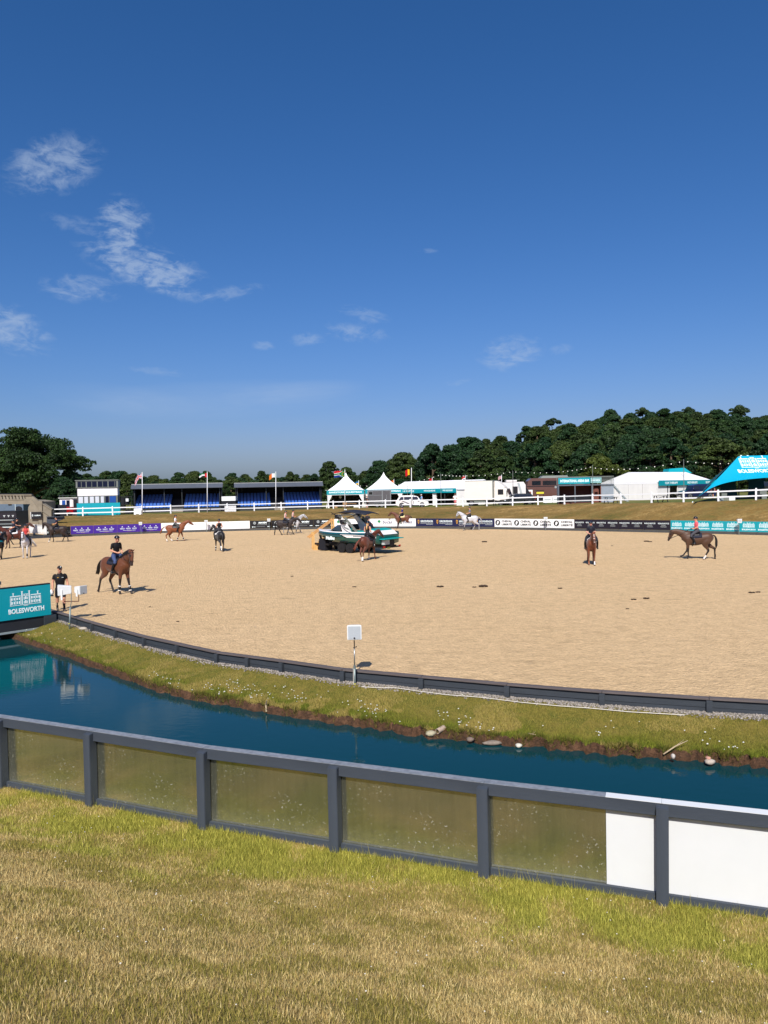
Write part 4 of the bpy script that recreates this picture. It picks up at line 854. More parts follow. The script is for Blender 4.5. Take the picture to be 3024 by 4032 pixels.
# ------------------------------------------------------------------ white post-and-rail on the bank top
m_wood = M('white_gloss', (238, 240, 240), .4, .03)
pu = [208, 327, 444, 558, 672, 783, 892, 1001, 1106, 1210, 1313, 1417, 1518, 1620, 1723, 1824, 1920, 2019, 2119, 2223, 2333, 2445, 2566, 2692, 2829, 2977, 3140, 3310]
rf = thing('post_and_rail_fence', 'white two rail fence along the top of the grass bank', 'fence')
pw = [top_at(u) for u in pu]
for i, p in enumerate(pw):
    a = pw[max(0, i - 1)]; b = pw[min(i + 1, len(pw) - 1)]; ang = math.atan2(b.y - a.y, b.x - a.x)
    mb = MB().box(-.075, .075, -.075, .075, -.3, 1.14); mb.add([(-.075, -.075, 1.14), (.075, -.075, 1.14), (.075, .075, 1.14), (-.075, .075, 1.14), (0, 0, 1.2)], [(0, 1, 4), (1, 2, 4), (2, 3, 4), (3, 0, 4)])
    part('post', mb, m_wood, rf, loc=p, rot=(.012 * math.sin(i * 4), .015 * math.sin(i * 2.3), ang))
    if i < len(pw) - 1:
        q = pw[i + 1]; n = (q - p).cross(Vector((0, 0, 1))).normalized() * .0
        for z, jz in ((.98, .01), (.42, -.01)):
            part('rail', MB().beam(p + Vector((0, 0, z)), q + Vector((0, 0, z + jz)), .045, .13), m_wood, rf)
# picket panels hung on the fence
def pickets(u, d, w, h, lab, n):
    p = PD(u, 1960, d); zz = field_z(u, d); o = thing('picket_panel', lab, 'fence panel', (p.x, d, zz), 0)
    for i in range(n):
        x = -w / 2 + w * (i + .5) / n; part('picket', MB().prism([(x - .035, 0, .02), (x + .035, 0, .02), (x + .035, 0, h), (x, 0, h + .05), (x - .035, 0, h)], (0, .02, 0)), m_wood, o)
    for z in (.2, h - .2): part('rail', MB().box(-w / 2, w / 2, .022, .05, z, z + .08), m_wood, o)
pickets(906, 107.2, 1.6, .85, 'small white picket panel between the two grandstands', 12)
# ------------------------------------------------------------------ grandstands
m_roof = M('dark_awning', (76, 82, 92), .6, .1, 1.5); m_roofe = M('pale_roof_sheet', (176, 178, 172), .5, .1); m_stsh = M('stand_cladding', (18, 21, 30), .8, .15); m_frame = M('stand_frame', (70, 76, 80), .6, .1, metal=.3)
m_seat = M('blue_seat', (18, 92, 178), .4, .1, 8, spec=.6); m_tread = M('stand_tread', (48, 48, 50), .8, .2, 4)
seat_me = MB().box(-.2, .2, -.2, .18, .0, .05).hexa([Vector(q) for q in ((-.2, .15, .05), (.2, .15, .05), (.2, .19, .05), (-.2, .19, .05), (-.19, .21, .42), (.19, .21, .42), (.18, .25, .40), (-.18, .25, .40))]).mesh('seat'); seat_me.materials.append(m_seat)
def grandstand(u0, u1, d, lab, words):
    A, B = PD(u0, 1960, d), PD(u1, 1960, d + 2.2); um = (u0 + u1) / 2; ang = math.atan2(B.y - A.y, B.x - A.x); w = math.hypot(B.x - A.x, B.y - A.y)
    o = thing('grandstand', lab, 'grandstand', ((A.x + B.x) / 2, (A.y + B.y) / 2, field_z(um, d) - .02), ang); h = w / 2; rows = 7; td, rs = .72, .25; f0 = .4
    ht = 4.05
    part('side_wall', MB().box(-h - .02, -h + .06, .7, rows * td + .6, 0, ht - .35), m_stsh, o); part('side_wall', MB().box(h - .06, h + .02, .3, rows * td + .6, 0, ht - .35), m_stsh, o)
    part('back_wall', MB().box(-h, h, rows * td + .62, rows * td + .7, 0, ht - .1), m_stsh, o)
    mb = MB().prism([(-h - .2, -.25, ht - .62), (-h - .2, .62, ht - .04), (-h - .2, .62, ht + .02), (-h - .2, -.25, ht - .54)], (2 * h + .4, 0, 0)); part('awning', mb, m_roof, o)
    part('roof', MB().prism([(-h - .2, .64, ht - .02), (-h - .2, rows * td + .9, ht - .35), (-h - .2, rows * td + .9, ht - .25), (-h - .2, .64, ht + .08)], (2 * h + .4, 0, 0)), m_roofe, o)
    letter(o, words[0], 1.7, .26, words[2], ht - .27, .2, M('sky_ink', (70, 160, 210), .5), .03, .2, rx=R(-56)); letter(o, words[1], 1.9, .2, words[2] + 2.1, ht - .26, .2, m_ink, .02, .2, rx=R(-56))
    for i in range(rows):
        y0 = i * td; part('tread', MB().box(-h + .08, h - .08, y0, y0 + td, .12 if i == 0 else f0 + i * rs - .3, f0 + i * rs), m_tread, o)
    for x in (-h + .25, -h * .30, h * .05 + .3, h - .25): part('column', MB().tube([(x, .35, 0), (x, .35, ht - .2)], .05, 6), m_frame, o)
    for x in (-h + .9, h - .9): part('column', MB().tube([(x, rows * td + .4, 0), (x, rows * td + .4, ht - .3)], .05, 6), m_frame, o)
    for k in range(7):
        x = -h + .2 + k * (2 * h - .4) / 6; part('brace', MB().beam((x, -.06, .02), (x + (.8 if k < 6 else -.8), -.06, .5), .05, .05), m_frame, o)
    part('front_rail', MB().box(-h + .1, h - .1, -.12, -.05, .5, .58).box(-h + .1, h - .1, -.12, -.05, .05, .12), m_frame, o)
    for j in range(4): part('aisle_step', MB().box(-.75, .75, -.5 + j * .25, -.25 + j * .25 - .01, 0, .14 * (j + 1)), M('step_timber', (142, 134, 120), .8, .15), o)
    n = int((w - 1.9) / .5); gap = .85
    for i in range(rows):
        for j in range(n):
            x = -h + .35 + j * .5
            if j >= n // 2: x = gap + .2 + (j - n // 2) * .5
            if x > h - .25 or (x > -gap - .15 and x < gap): continue
            s_ = link('seat', seat_me, None, o); s_.location = (x, i * td + .42, f0 + i * rs + .28); s_.rotation_euler = (0, 0, .04 * math.sin(i * 7 + j * 3))
    return o
grandstand(522, 872, 109, 'left grandstand with blue seats under a dark awning', ('STRIDE', 'EQUESTRIAN', -.9))
grandstand(928, 1268, 112.5, 'right grandstand with blue seats under a dark awning, beside the peaked tents', ('CEMI', 'EQUESTRIAN', -.4))
gb = PD(900, 1960, 111); o = thing('service_hut', 'dark hut with white top panel between the two grandstands', 'hut', (gb.x, 111, field_z(900, 111)))
part('wall', MB().box(-1.0, 1.0, 0, 1.5, 0, 1.5), m_stsh, o); part('top_panel', MB().box(-1.0, 1.0, -.05, 1.5, 1.52, 2.15), m_wprint, o)
# ------------------------------------------------------------------ judges' cabin
m_glass = M('dark_glass', (20, 28, 50), .12, .05, 1, spec=.2); m_gframe = M('grey_frame', (112, 118, 112), .5, .08); m_cabw = M('cabin_white', (236, 232, 228), .5, .04, 1); m_cabb = M('cabin_blue', (18, 74, 150), .5, .06); m_curt = M('curtain', (206, 210, 216), .8, .1, 3, bump=.6, bscale=9, stretch=(4, 1, .2))
A, B = PD(304, 1960, 103), PD(463, 1960, 104.2); cw = math.hypot(B.x - A.x, B.y - A.y); ang = math.atan2(B.y - A.y, B.x - A.x)
jc = thing('judges_cabin', 'two storey white and blue judges cabin with a band of dark windows on top', 'cabin', (A.x, A.y, field_z(380, 103)), ang)
z1, z2, z3, z4 = 1.55, 2.62, 3.68, 4.72
part('wall', MB().box(0, cw, .02, 2.6, 0, z1), m_cabb, jc); part('wall', MB().box(0, cw, .03, 2.6, z1 + .01, z2), m_gframe, jc); part('wall', MB().box(0, cw, 0, 2.6, z2 + .01, z3), m_cabw, jc)
part('wall', MB().box(-.12, cw + .12, -.12, 2.7, z3 + .01, z4 - .08), m_gframe, jc); part('roof', MB().box(-.2, cw + .2, -.2, 2.8, z4 - .07, z4 + .04), m_gframe, jc); part('corner_trim', MB().box(-.005, .05, -.012, .04, 0, z3 - .01), m_frame, jc)
for k, (x0, x1) in enumerate(((.1, .6), (.66, 1.22), (1.34, 2.0), (2.06, 2.72), (2.84, 3.48), (3.54, 4.18), (4.32, 5.15), (5.2, 5.38))):
    f = part('window', MB().box(x0 * cw / 5.5, x1 * cw / 5.5, -.15, -.125, z3 + .12, z4 - .16), m_frame, jc); part('pane', MB().box(x0 * cw / 5.5 + .03, x1 * cw / 5.5 - .03, -.16, -.152, z3 + .16, z4 - .2), m_glass, f)
f = part('window', MB().box(-.15, -.125, .1, 2.4, z3 + .12, z4 - .16), m_frame, jc); part('pane', MB().box(-.16, -.152, .15, 2.35, z3 + .16, z4 - .2), m_glass, f)
for k, (x0, x1, mm) in enumerate(((.12, .82, m_curt), (.9, 1.5, m_curt), (1.66, 2.3, m_curt), (2.4, 3.0, m_curt), (3.15, 3.65, m_curt), (3.8, 4.3, m_glass), (4.36, 5.3, m_cabb))):
    f = part('window', MB().box(x0 * cw / 5.5, x1 * cw / 5.5, -.0, .02, z1 + .08, z2 - .06), m_frame, jc); part('pane', MB().box(x0 * cw / 5.5 + .04, x1 * cw / 5.5 - .04, -.01, -.003, z1 + .12, z2 - .1), mm, f)
part('vent_strip', MB().box(cw * .68, cw * .94, -.012, -.004, z3 - .12, z3 - .06), m_gink, jc)
A, B = PD(301, 1960, 100.9), PD(472, 1960, 101.1); o = thing('screen_board', 'long plain teal screen in front of the judges cabin', 'screen', (A.x, A.y, field_z(380, 101) - .05), math.atan2(B.y - A.y, B.x - A.x)); w = (B - A).length
for k in range(3): part('panel', MB().box(w * k / 3 + .005, w * (k + 1) / 3 - .005, 0, .03, .0, 1.72), m_teal, o)
# small cabin and dark screens left of it
p = ground_pt(272, 106); o = thing('small_cabin', 'small white cabin with blue door panel left of the judges cabin', 'cabin', (p.x - 1.35, 106, p.z))
part('wall', MB().box(0, 2.7, .05, 2, 0, 2.3), m_cabw, o); part('roof', MB().box(-.1, 2.8, -.15, 2.2, 2.35, 2.5), m_roofe, o); part('door', MB().box(.35, .8, 0, .045, .9, 2.1), m_cabb, o); part('window', MB().box(.95, 1.4, 0, .045, .9, 2.1), m_glass, o); part('window', MB().box(1.9, 2.5, 0, .045, .7, 2.2), m_stsh, o); part('door_post', MB().box(1.5, 1.75, -.02, .045, 0, 2.2), m_cabw, o); part('roof_rail', MB().beam((0, 0, 2.75), (2.4, 0, 2.75), .05).beam((0, 0, 2.5), (0, 0, 2.9), .05).beam((.5, 0, 2.5), (.5, 0, 2.9), .05), m_frame, o)
p = ground_pt(222, 101.5); o = thing('mesh_screen', 'black mesh screen panels behind the left end of the white fence', 'screen', (p.x - 1.3, 101.5, p.z))
for k in range(2): part('panel', MB().box(1.3 * k, 1.3 * k + 1.28, 0, .05, .05, 1.6 - .05 * k), m_stsh, o)
p = ground_pt(272, 103.5); o = thing('parked_car', 'red car mostly hidden behind the black mesh screen', 'car', (p.x, 103.5, p.z)); part('body', MB().prism([(-.9, 0, .3), (.5, 0, .3), (.5, 0, .75), (.2, 0, .85), (-.1, 0, 1.2), (-.9, 0, 1.25)], (0, 1.5, 0)), M('red_paint', (150, 20, 24), .3, .05, coat=.5), o); part('wheel', MB().tube([(.0, -.03, .3), (.0, .2, .3)], .3, 14), m_black, o)
# black speaker tower / plant right of the cabin
p = ground_pt(487, 104); o = thing('equipment_rack', 'black scaffold rack of equipment right of the judges cabin', 'rack', (p.x, 104, p.z))
for x in (-.55, .0, .55, 1.05): part('upright', MB().beam((x, 0, 0), (x, 0, 2.45), .07), m_black, o)
for z in (.6, 1.3, 2.4): part('shelf', MB().box(-.6, 1.1, 0, .9, z, z + .08), m_black, o)
part('case', MB().box(-.5, .0, .1, .8, .7, 1.25), m_stsh, o); part('case', MB().box(.1, .95, .1, .8, .1, .58), m_stsh, o); part('case', MB().box(-.45, .5, .1, .8, 1.4, 2.3), m_stsh, o); part('white_box', MB().box(.32, .68, -.15, .05, 1.75, 2.15), m_wprint, o)
p = ground_pt(540, 100.6); o = thing('barrier_panel', 'low white panel with small marks leaning at the fence right of the teal screen', 'panel', (p.x, 100.6, p.z)); part('board', MB().box(-.48, .48, 0, .04, .1, .85), m_wprint, o); part('foot', MB().box(-.45, -.2, -.1, .1, 0, .1), m_wprint, o); part('foot', MB().box(.2, .45, -.1, .1, 0, .1), m_wprint, o); part('rule', MB().box(-.4, .35, -.006, -.001, .6, .66), m_gink, o)
# ------------------------------------------------------------------ flags
def flag(u, v0, v1, d, paint, w, lab, wave=1.0, droop=.0, lean=0.0, fh=.5):
    b, t_ = PD(u, v0, d), PD(u, v1, d); b = Vector((b.x, d, field_z(u, d) if v0 > 1990 else b.z)); H = t_.z - b.z
    o = thing('flagpole', lab, 'flag', b); tx = t_.x - b.x
    part('pole', MB().tube([(0, 0, -.1), (tx, 0, H)], [.055, .035], 7), m_wood, o, True); part('finial', MB().ball((tx, 0, H + .05), .06, 8, 6), m_wood, o)
    nu, nv = 24, 14; vs_, cols = [], []
    for j in range(nv + 1):
        for i in range(nu + 1):
            a, c = i / nu, j / nv       # a along the fly, c down the hoist
            x = -a * w * (1 - .25 * droop); z = -c * w * fh - droop * a * a * w * .75 - .05 * math.sin(a * 7 + c * 2) * wave; y = .13 * wave * math.sin(a * 8 + c * 1.5) * (a ** .5)
            vs_.append((tx + x - .05, y, H - .06 + z)); cols.append(lin(paint(a, c)))
    fs = [(j * (nu + 1) + i, j * (nu + 1) + i + 1, (j + 1) * (nu + 1) + i + 1, (j + 1) * (nu + 1) + i) for j in range(nv) for i in range(nu)]
    me = np_mesh('cloth', np.array(vs_), np.array(fs)); vcol(me, np.array(cols)); me.materials.append(MV('flag_cloth', .7, .2, .25)); me.shade_smooth(); link('cloth', me, None, o)
    return o
RED, WHT, BLU, GRN, BLK, YEL, ORG = (206, 32, 44), (240, 240, 240), (20, 50, 130), (0, 116, 66), (16, 16, 18), (252, 204, 40), (240, 130, 50)
def gbr(a, c):
    x, y = a - .5, (c - .5) * .6
    if abs(x) < .06 or abs(y) < .055: return RED
    if abs(x) < .11 or abs(y) < .1: return WHT
    if abs(abs(x) * .6 - abs(y)) < .035: return RED
    return WHT if abs(abs(x) * .6 - abs(y)) < .085 else BLU
def uae(a, c): return RED if a < .27 else (GRN if c < .34 else WHT if c < .67 else BLK)
def irl(a, c): return GRN if a < .12 else WHT if a < .58 else ORG
def rsa(a, c):
    y = abs(c - .5); k = .5 - a * .9
    if y < .10 or abs(y - k) < .12 and a < .5: return GRN
    if a < .4 and y < k - .17: return BLK
    if a < .45 and y < k - .1: return YEL
    if y < .17 or abs(y - k) < .19 and a < .48: return WHT
    return RED if c < .5 else BLU
def bel(a, c): return BLK if a < .26 else YEL if a < .62 else RED
flag(560, 2025, 1862, 100.4, gbr, 1.3, 'drooping red, white and blue crossed flag on a white pole at the left grandstand', 1.0, 1.0)
flag(816, 2018, 1860, 105, uae, 1.15, 'red, green, white and black flag on a white pole at the left grandstand', 1.0, .25)
flag(1086, 2008, 1860, 110, irl, 1.05, 'white and orange flag on a white pole before the right grandstand', .8, .5, fh=.6)
flag(1358, 2001, 1852, 111, rsa, 1.55, 'multicoloured Y striped flag on a thin pole before the left peaked tent', .5, .05, fh=.58)
flag(1620, 1998, 1845, 106, bel, .85, 'black, yellow and red flag on a white pole beside the white car', .8, .3, fh=.95)
for u, v, pa, lab in ((1412, 1894, lambda a, c: (40, 130, 200) if c < .5 else YEL, 'tiny blue and yellow flag behind the two peaked tents'), (1551, 1889, lambda a, c: ORG if a < .5 else RED, 'tiny orange and red flag behind the right peaked tent'),
                      (1702, 1882, lambda a, c: RED, 'tiny red flag above the left marquee roof'), (1832, 1873, lambda a, c: RED if c < .6 else WHT, 'small red and white flag above the left marquee ridge'), (1975, 1872, lambda a, c: RED if int(c * 7) % 2 else WHT, 'small striped flag above the white motorhome')):
    flag(u, 1970, v, 132, pa, .6, lab, .7, .5, fh=.9)
# ------------------------------------------------------------------ tents
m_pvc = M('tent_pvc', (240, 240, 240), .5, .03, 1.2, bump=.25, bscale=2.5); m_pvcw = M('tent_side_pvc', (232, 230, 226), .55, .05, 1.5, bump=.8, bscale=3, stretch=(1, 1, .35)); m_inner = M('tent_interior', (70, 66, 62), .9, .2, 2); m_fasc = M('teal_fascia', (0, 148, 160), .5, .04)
m_brown = M('cardboard', (160, 122, 84), .8, .15)
def pagoda(u0, u1, vpk, d, lab, words):
    A, B = PD(u0, 1960, d), PD(u1, 1960, d); w = B.x - A.x; um = (u0 + u1) / 2; zg_ = field_z(um, d); H = PD(um, vpk, d + w / 2).z - zg_
    o = thing('pagoda_tent', lab, 'tent', ((A.x + B.x) / 2, d, zg_)); h = w / 2; ev = 2.45
    n = 10; mb = MB(); rings = []
    for k in range(n + 1):
        t = k / n; q = h * (1 - t) ** 1.45 + .03 * (1 - t) + .05 * t; z = ev + .12 + (H - ev - .12) * t; rings.append([(-q, h - q, z), (q, h - q, z), (q, h + q, z), (-q, h + q, z)])
    vs_ = [p for r_ in rings for p in r_]; mb.add(vs_, [(k * 4 + j, k * 4 + (j + 1) % 4, k * 4 + 4 + (j + 1) % 4, k * 4 + 4 + j) for k in range(n) for j in range(4)] + [tuple(range(4 * n, 4 * n + 4))])
    part('roof', mb, m_pvc, o); part('finial', MB().tube([(0, h, H), (0, h, H + .15)], [.05, .01], 6), m_pvc, o)
    f = part('fascia', MB().box(-h, h, -.06, -.03, ev - .42, ev + .22), m_fasc, o); letter(o, words, w * .88, .3, 0, ev - .1, -.066, m_ink, .04)
    part('valance', MB().box(-h, h, -.02, .02, ev - .5, ev + .11), m_pvc, o); part('side_wall', MB().box(-h, -h + .03, 0, w, 0, ev), m_pvcw, o); part('side_wall', MB().box(h - .03, h, 0, w, 0, ev), m_pvcw, o); part('back_wall', MB().box(-h + .03, h - .03, w - .03, w, 0, ev + .1), m_inner, o)
    for s in (-1, 1):      # gathered curtain at each front corner
        part('curtain', MB().prism([(s * h, 0, ev - .5), (s * (h - w * .14), 0, ev - .5), (s * (h - w * .1), 0, ev * .6), (s * (h - w * .04), 0, ev * .35), (s * (h - w * .07), 0, 0), (s * (h + .15), 0, 0), (s * h, 0, ev * .35)], (0, .12, 0)), m_pvcw, o)
        part('leg', MB().beam((s * (h - .05), .04, 0), (s * (h - .05), .04, ev), .09), m_frame, o)
    return o
pagoda(1287, 1434, 1864, 117, 'left white peaked tent with teal lettered fascia', 'SANDSTORM EQUESTRIAN'); pagoda(1438.5, 1586, 1862, 116, 'right white peaked tent with teal lettered fascia, behind the trailer', 'SANDSTORM EQUESTRIAN')
def crate(u, d, w, h, dp, mat, lab, name='display_box', cat='box', z=0):
    p = ground_pt(u, d); o = thing(name, lab, cat, (p.x, d, p.z + z)); part('body', MB().box(-w / 2, w / 2, 0, dp, 0, h), mat, o); part('lid', MB().box(-w / 2 - .02, w / 2 + .02, -.02, dp + .02, h + .002, h + .05), mat, o); return o
crate(1357, 116.4, .6, .95, .5, m_brown, 'tall brown display box at the front of the left peaked tent'); crate(1322, 116.5, .45, .35, .4, m_brown, 'low brown carton inside the left peaked tent')
p = ground_pt(1384, 116.2); o = thing('folding_table', 'folding wooden table with pale cloth at the left peaked tent', 'table', (p.x, 116.2, p.z)); part('table_top', MB().box(-.7, .7, 0, .6, .6, .66), m_brown, o)
for x in (-.5, .5): part('leg', MB().beam((x - .15, .3, 0), (x + .15, .3, .6), .05), m_brown, o); part('leg', MB().beam((x + .15, .36, 0), (x - .15, .36, .6), .05), m_brown, o)
part('cloth', MB().box(.3, 1.1, -.03, .5, .05, .3), m_pvcw, o)
for u, z in ((1308, 1.1), (1345, 1.2)):
    p = ground_pt(u, 119); o = thing('display_rack', 'dark rack of goods inside the left peaked tent, ' + ('left' if u < 1320 else 'right') + ' one', 'rack', (p.x, 119, p.z)); part('frame', MB().box(-.5, .5, 0, .05, z, z + .05).beam((-.45, 0, 0), (-.45, 0, z), .05).beam((.45, 0, 0), (.45, 0, z), .05), m_frame, o); part('goods', MB().box(-.45, .45, .06, .35, .5, z + .25), m_stsh, o); part('goods', MB().ball((-.2, .1, z + .45), (.2, .12, .3), 10, 8), m_pvcw, o)
def marquee(pA, pB, hw, ev, rg_, lab, fasc, doors, gable_near, bays, base_z):
    """ridge tent: pA, pB plan ends of the front eave, hw half span, fasc [(t0,t1,words,z0,z1)] along the front eave"""
    A, B = Vector((*pA, 0)), Vector((*pB, 0)); d = B - A; Ln = d.length; ang = math.atan2(d.y, d.x)
    o = thing('marquee', lab, 'marquee', (A.x, A.y, base_z), ang)
    for k in range(bays):
        x0, x1 = Ln * k / bays + .012, Ln * (k + 1) / bays - .012
        for s in (0, 1):
            ya, yb = (0 - .15, hw) if s == 0 else (2 * hw + .15, hw); za = ev - .05
            ym, zm = (ya + yb) / 2, (za + rg_) / 2 - .05
            part('roof_panel', MB().add([(x0, ya, za), (x1, ya, za), (x1, ym, zm), (x0, ym, zm), (x1, yb, rg_), (x0, yb, rg_)], [(0, 1, 2, 3), (3, 2, 4, 5)]), m_pvc, o)
    for x, flip in ((0, 0), (Ln, 1)):
        part('gable', MB().prism([(x, 0, ev - .02), (x, hw, rg_ - .02), (x, 2 * hw, ev - .02)], (.03 if flip == 0 else -.03, 0, 0)), m_pvc, o)
        part('gable_valance', MB().box(x - .03, x + .03, 0, 2 * hw, ev - .28, ev - .03), m_pvc, o)
        for j in range(4): part('gable_wall', MB().box(x - .015, x + .015, 2 * hw * j / 4 + .02, 2 * hw * (j + 1) / 4 - .02, 0, ev - .25), m_pvcw, o)
    part('back_wall', MB().box(0, Ln, 2 * hw - .02, 2 * hw, 0, ev), m_inner, o)
    for k in range(bays):
        if not doors[k]: part('wall_panel', MB().box(Ln * k / bays + .03, Ln * (k + 1) / bays - .03, 0, .03, 0, ev - .05), m_pvcw, o)
        elif doors[k] == 2: part('curtain', MB().prism([(Ln * k / bays, 0, ev), (Ln * (k + .28) / bays, 0, ev), (Ln * (k + .2) / bays, 0, .0), (Ln * k / bays - .1, 0, 0)], (0, .15, 0)), m_pvcw, o)
    for k in range(bays + 1): part('leg', MB().beam((Ln * k / bays, -.03, 0), (Ln * k / bays, -.03, ev), .1), m_frame if k % 2 else m_pvcw, o)
    for t0, t1, words, z0, z1 in fasc:
        part('fascia', MB().box(Ln * t0 + .02, Ln * t1 - .02, -.24, -.2, z0, z1), m_fasc, o)
        if words: letter(o, words, min(Ln * (t1 - t0) * .6, len(words) * .26), (z1 - z0) * .42, Ln * (t0 + t1) / 2, (z0 + z1) / 2, -.246, m_ink, .03)
    return o
def at_(u, d): p = PD(u, 1960, d); return (p.x, d)
# left marquee: long, its far end away to the left
Ar, Al = at_(1849, 110), at_(1535, 123)
marquee(Al, Ar, 3.3, 2.4, 3.75, 'long white marquee with teal fascia behind the white car and the lorry', [(.04, .42, 'WELSH & WHITTLE', 1.9, 2.55), (.42, .66, 'WB EQUILINE', 1.9, 2.55), (.66, .86, 'WB EQUILINE', 1.9, 2.55)], [2, 2, 2, 1, 2, 1, 0], 1, 7, field_z(1750, 112))
Bl, Bm = at_(2588, 100), at_(2812, 109)
marquee(Bl, Bm, 4.3, 2.4, 3.75, 'long white marquee with closed sides and teal fascia right of the bar', [(0.0, .42, 'CLIX THERAPY', 1.86, 2.55), (.42, .72, 'OAKLEY HOME & GIFTS', 1.86, 2.55), (.72, 1.0, 'EATON', 1.86, 2.55)], [0, 2, 0, 1, 0, 0], 0, 6, field_z(2600, 95) - .05)
for u, d, lab in ((2672, 118, 'peak of a teal tent showing above the right marquee roof'),):
    A = PD(2645, 1852, d); B = PD(2712, 1840, d); o = thing('teal_tent', lab, 'tent', ((A.x + B.x) / 2, d, field_z(2680, d))); zz = B.z - field_z(2680, d); w = (B.x - A.x) / 2
    part('roof', MB().prism([(-w - .6, 0, zz - .9), (-w, 1, zz - .15), (w * .8, 1, zz - .02), (w + .5, 0, zz - .9)], (0, 2.4, 0)), m_fasc, o); part('pole', MB().tube([(0, 2, 0), (0, 2, zz - .3)], .06, 6), m_frame, o)
# star tent
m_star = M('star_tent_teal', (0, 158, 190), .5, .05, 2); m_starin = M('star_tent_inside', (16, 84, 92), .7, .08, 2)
bp_ = PD(2915, 1795, 82); gz = field_z(2900, 80); c = (bp_.x + 5.2, 84.0); K = [PD(2728, 1974, 77.5), Vector((bp_.x + 3.6, 77.6, 0)), Vector((bp_.x + 15, 78.5, 0)), Vector((bp_.x + 16, 93, 0)), Vector((bp_.x + 3.5, 95, 0)), Vector((bp_.x - 6.0, 92, 0))]
st = thing('star_tent', 'large teal stretch tent with white house emblem at right edge', 'tent', (c[0], c[1], gz))
top1, top2 = Vector((bp_.x - c[0], -1.6, bp_.z - gz)), Vector((bp_.x + 9.4 - c[0], -.6, bp_.z - gz + .1))
anc = [Vector((k.x - c[0], k.y - c[1], 0)) for k in K]
def strips(curA, curB, n=20, q=8, sag=.35):
    mb = MB(); vs_ = []
    for i in range(n + 1):
        a, b = curA(i / n), curB(i / n)
        for j in range(q + 1):
            t = j / q; p = a.lerp(b, t); p.z -= sag * math.sin(math.pi * t) * min(1, abs(a.z - b.z)); vs_.append(p)
    mb.add(vs_, [(i * (q + 1) + j, i * (q + 1) + j + 1, (i + 1) * (q + 1) + j + 1, (i + 1) * (q + 1) + j) for i in range(n) for j in range(q)])
    return mb
def bez(*P):
    def f(t):
        Q = list(P)
        while len(Q) > 1: Q = [Q[i].lerp(Q[i + 1], t) for i in range(len(Q) - 1)]
        return Q[0]
    return f
A0 = anc[0]; yF = top1.y - 3.4
eaveL = Vector((PD(2830, 1893, 79.5).x - c[0], 79.5 - c[1], PD(2830, 1893, 79.5).z - gz)); eaveR = Vector((PD(3024, 1880, 79.5).x - c[0], 79.5 - c[1], PD(3024, 1880, 79.5).z - gz)); far = Vector((top2.x + 2, yF, 2.6))
front = strips(lambda t: top1.lerp(top2, max(0, (t - .28) / .72)) if t > .28 else top1, lambda t: bez(A0, eaveL + Vector((-.6, 0, -.2)), eaveL + Vector((.8, 0, .25)), eaveR, far)(t), 30, 10, .16)
part('front_skin', front, m_star, st, True)
back_a = Vector((A0.x + 2.2, 9.0, 0))
part('end_skin', strips(lambda t: bez(A0 + Vector((.02, .02, 0)), top1)(t), lambda t: bez(A0 + Vector((.25, .4, 0)), Vector((top1.x - 1.5, 3, 1.6)), Vector((top1.x + .5, 6, 2.4)))(t), 14, 6, .1), m_starin, st, True)
part('back_skin', strips(lambda t: top1.lerp(top2, t) + Vector((0, .02, 0)), lambda t: bez(Vector((top1.x + .5, 6, 2.4)), Vector((0, 7.5, 3.0)), Vector((top2.x + 2, 6, 2.4)))(t), 16, 8, .2), m_starin, st, True)
for x in (top1.x + 1.2, top1.x + 4.4):      # inner walls with round cut doorways
    part('inner_wall', MB().prism([(x - 1.1, 3.5, 0), (x - .95, 3.5, .8), (x - .9, 3.5, 1.8), (x - 1.5, 3.5, 2.7), (x + 1.3, 3.5, 2.9), (x + .8, 3.5, 1.8), (x + .95, 3.5, .8), (x + 1.1, 3.5, 0)], (0, .04, 0)), m_starin, st)
part('mast', MB().tube([(top1.x, top1.y, 0), top1], .07, 8), m_frame, st); part('anchor_strap', MB().tube([A0, A0 + Vector((-.1, -.1, -.1))], .05, 6), m_ink, st)
# emblem lies on the front face: near the ridge, tilted with the cloth
pe0, pe1 = PD(2945, 1840, 81.2), PD(2915, 1858, 81.0)
from mathutils.bvhtree import BVHTree
fm = front.mesh('tmp'); bvh = BVHTree.FromPolygons([v.co.copy() for v in fm.vertices], [tuple(q.vertices) for q in fm.polygons])
def drape(me, name):            # lay flat print onto the cloth
    bm = bmesh.new(); bm.from_mesh(me)
    bmesh.ops.subdivide_edges(bm, edges=[e for e in bm.edges if e.calc_length() > .4], cuts=3)
    for v in bm.verts:
        h = bvh.ray_cast(Vector((v.co.x, -30, v.co.z)), Vector((0, 1, 0)))
        if h[0] is not None: v.co.y = h[0].y - .012 - (.006 if v.co.y < 0 else 0)
    bm.to_mesh(me); bm.free(); me.materials.clear(); link(name, me, m_ink, st)
q0_, q1_ = PD(2925, 1841, 81), PD(3042, 1800, 81); w_ = q1_.x - q0_.x
em = emblem(MB(), (q0_.x + q1_.x) / 2 - c[0], q0_.z - gz, w_, 0, .02).mesh('emblem'); drape(em, 'emblem')
q2_ = PD(2911, 1862, 80.5); tm_ = text_mesh('BOLESWORTH', .03).copy(); wt = w_ * 1.2; hz = PD(2911, 1848, 80.5).z - q2_.z
for v in tm_.vertices: v.co = (q2_.x - c[0] + (v.co.x + .5) * wt, v.co.y, q2_.z - gz + (v.co.z + .5) * hz)
drape(tm_, 'lettering')
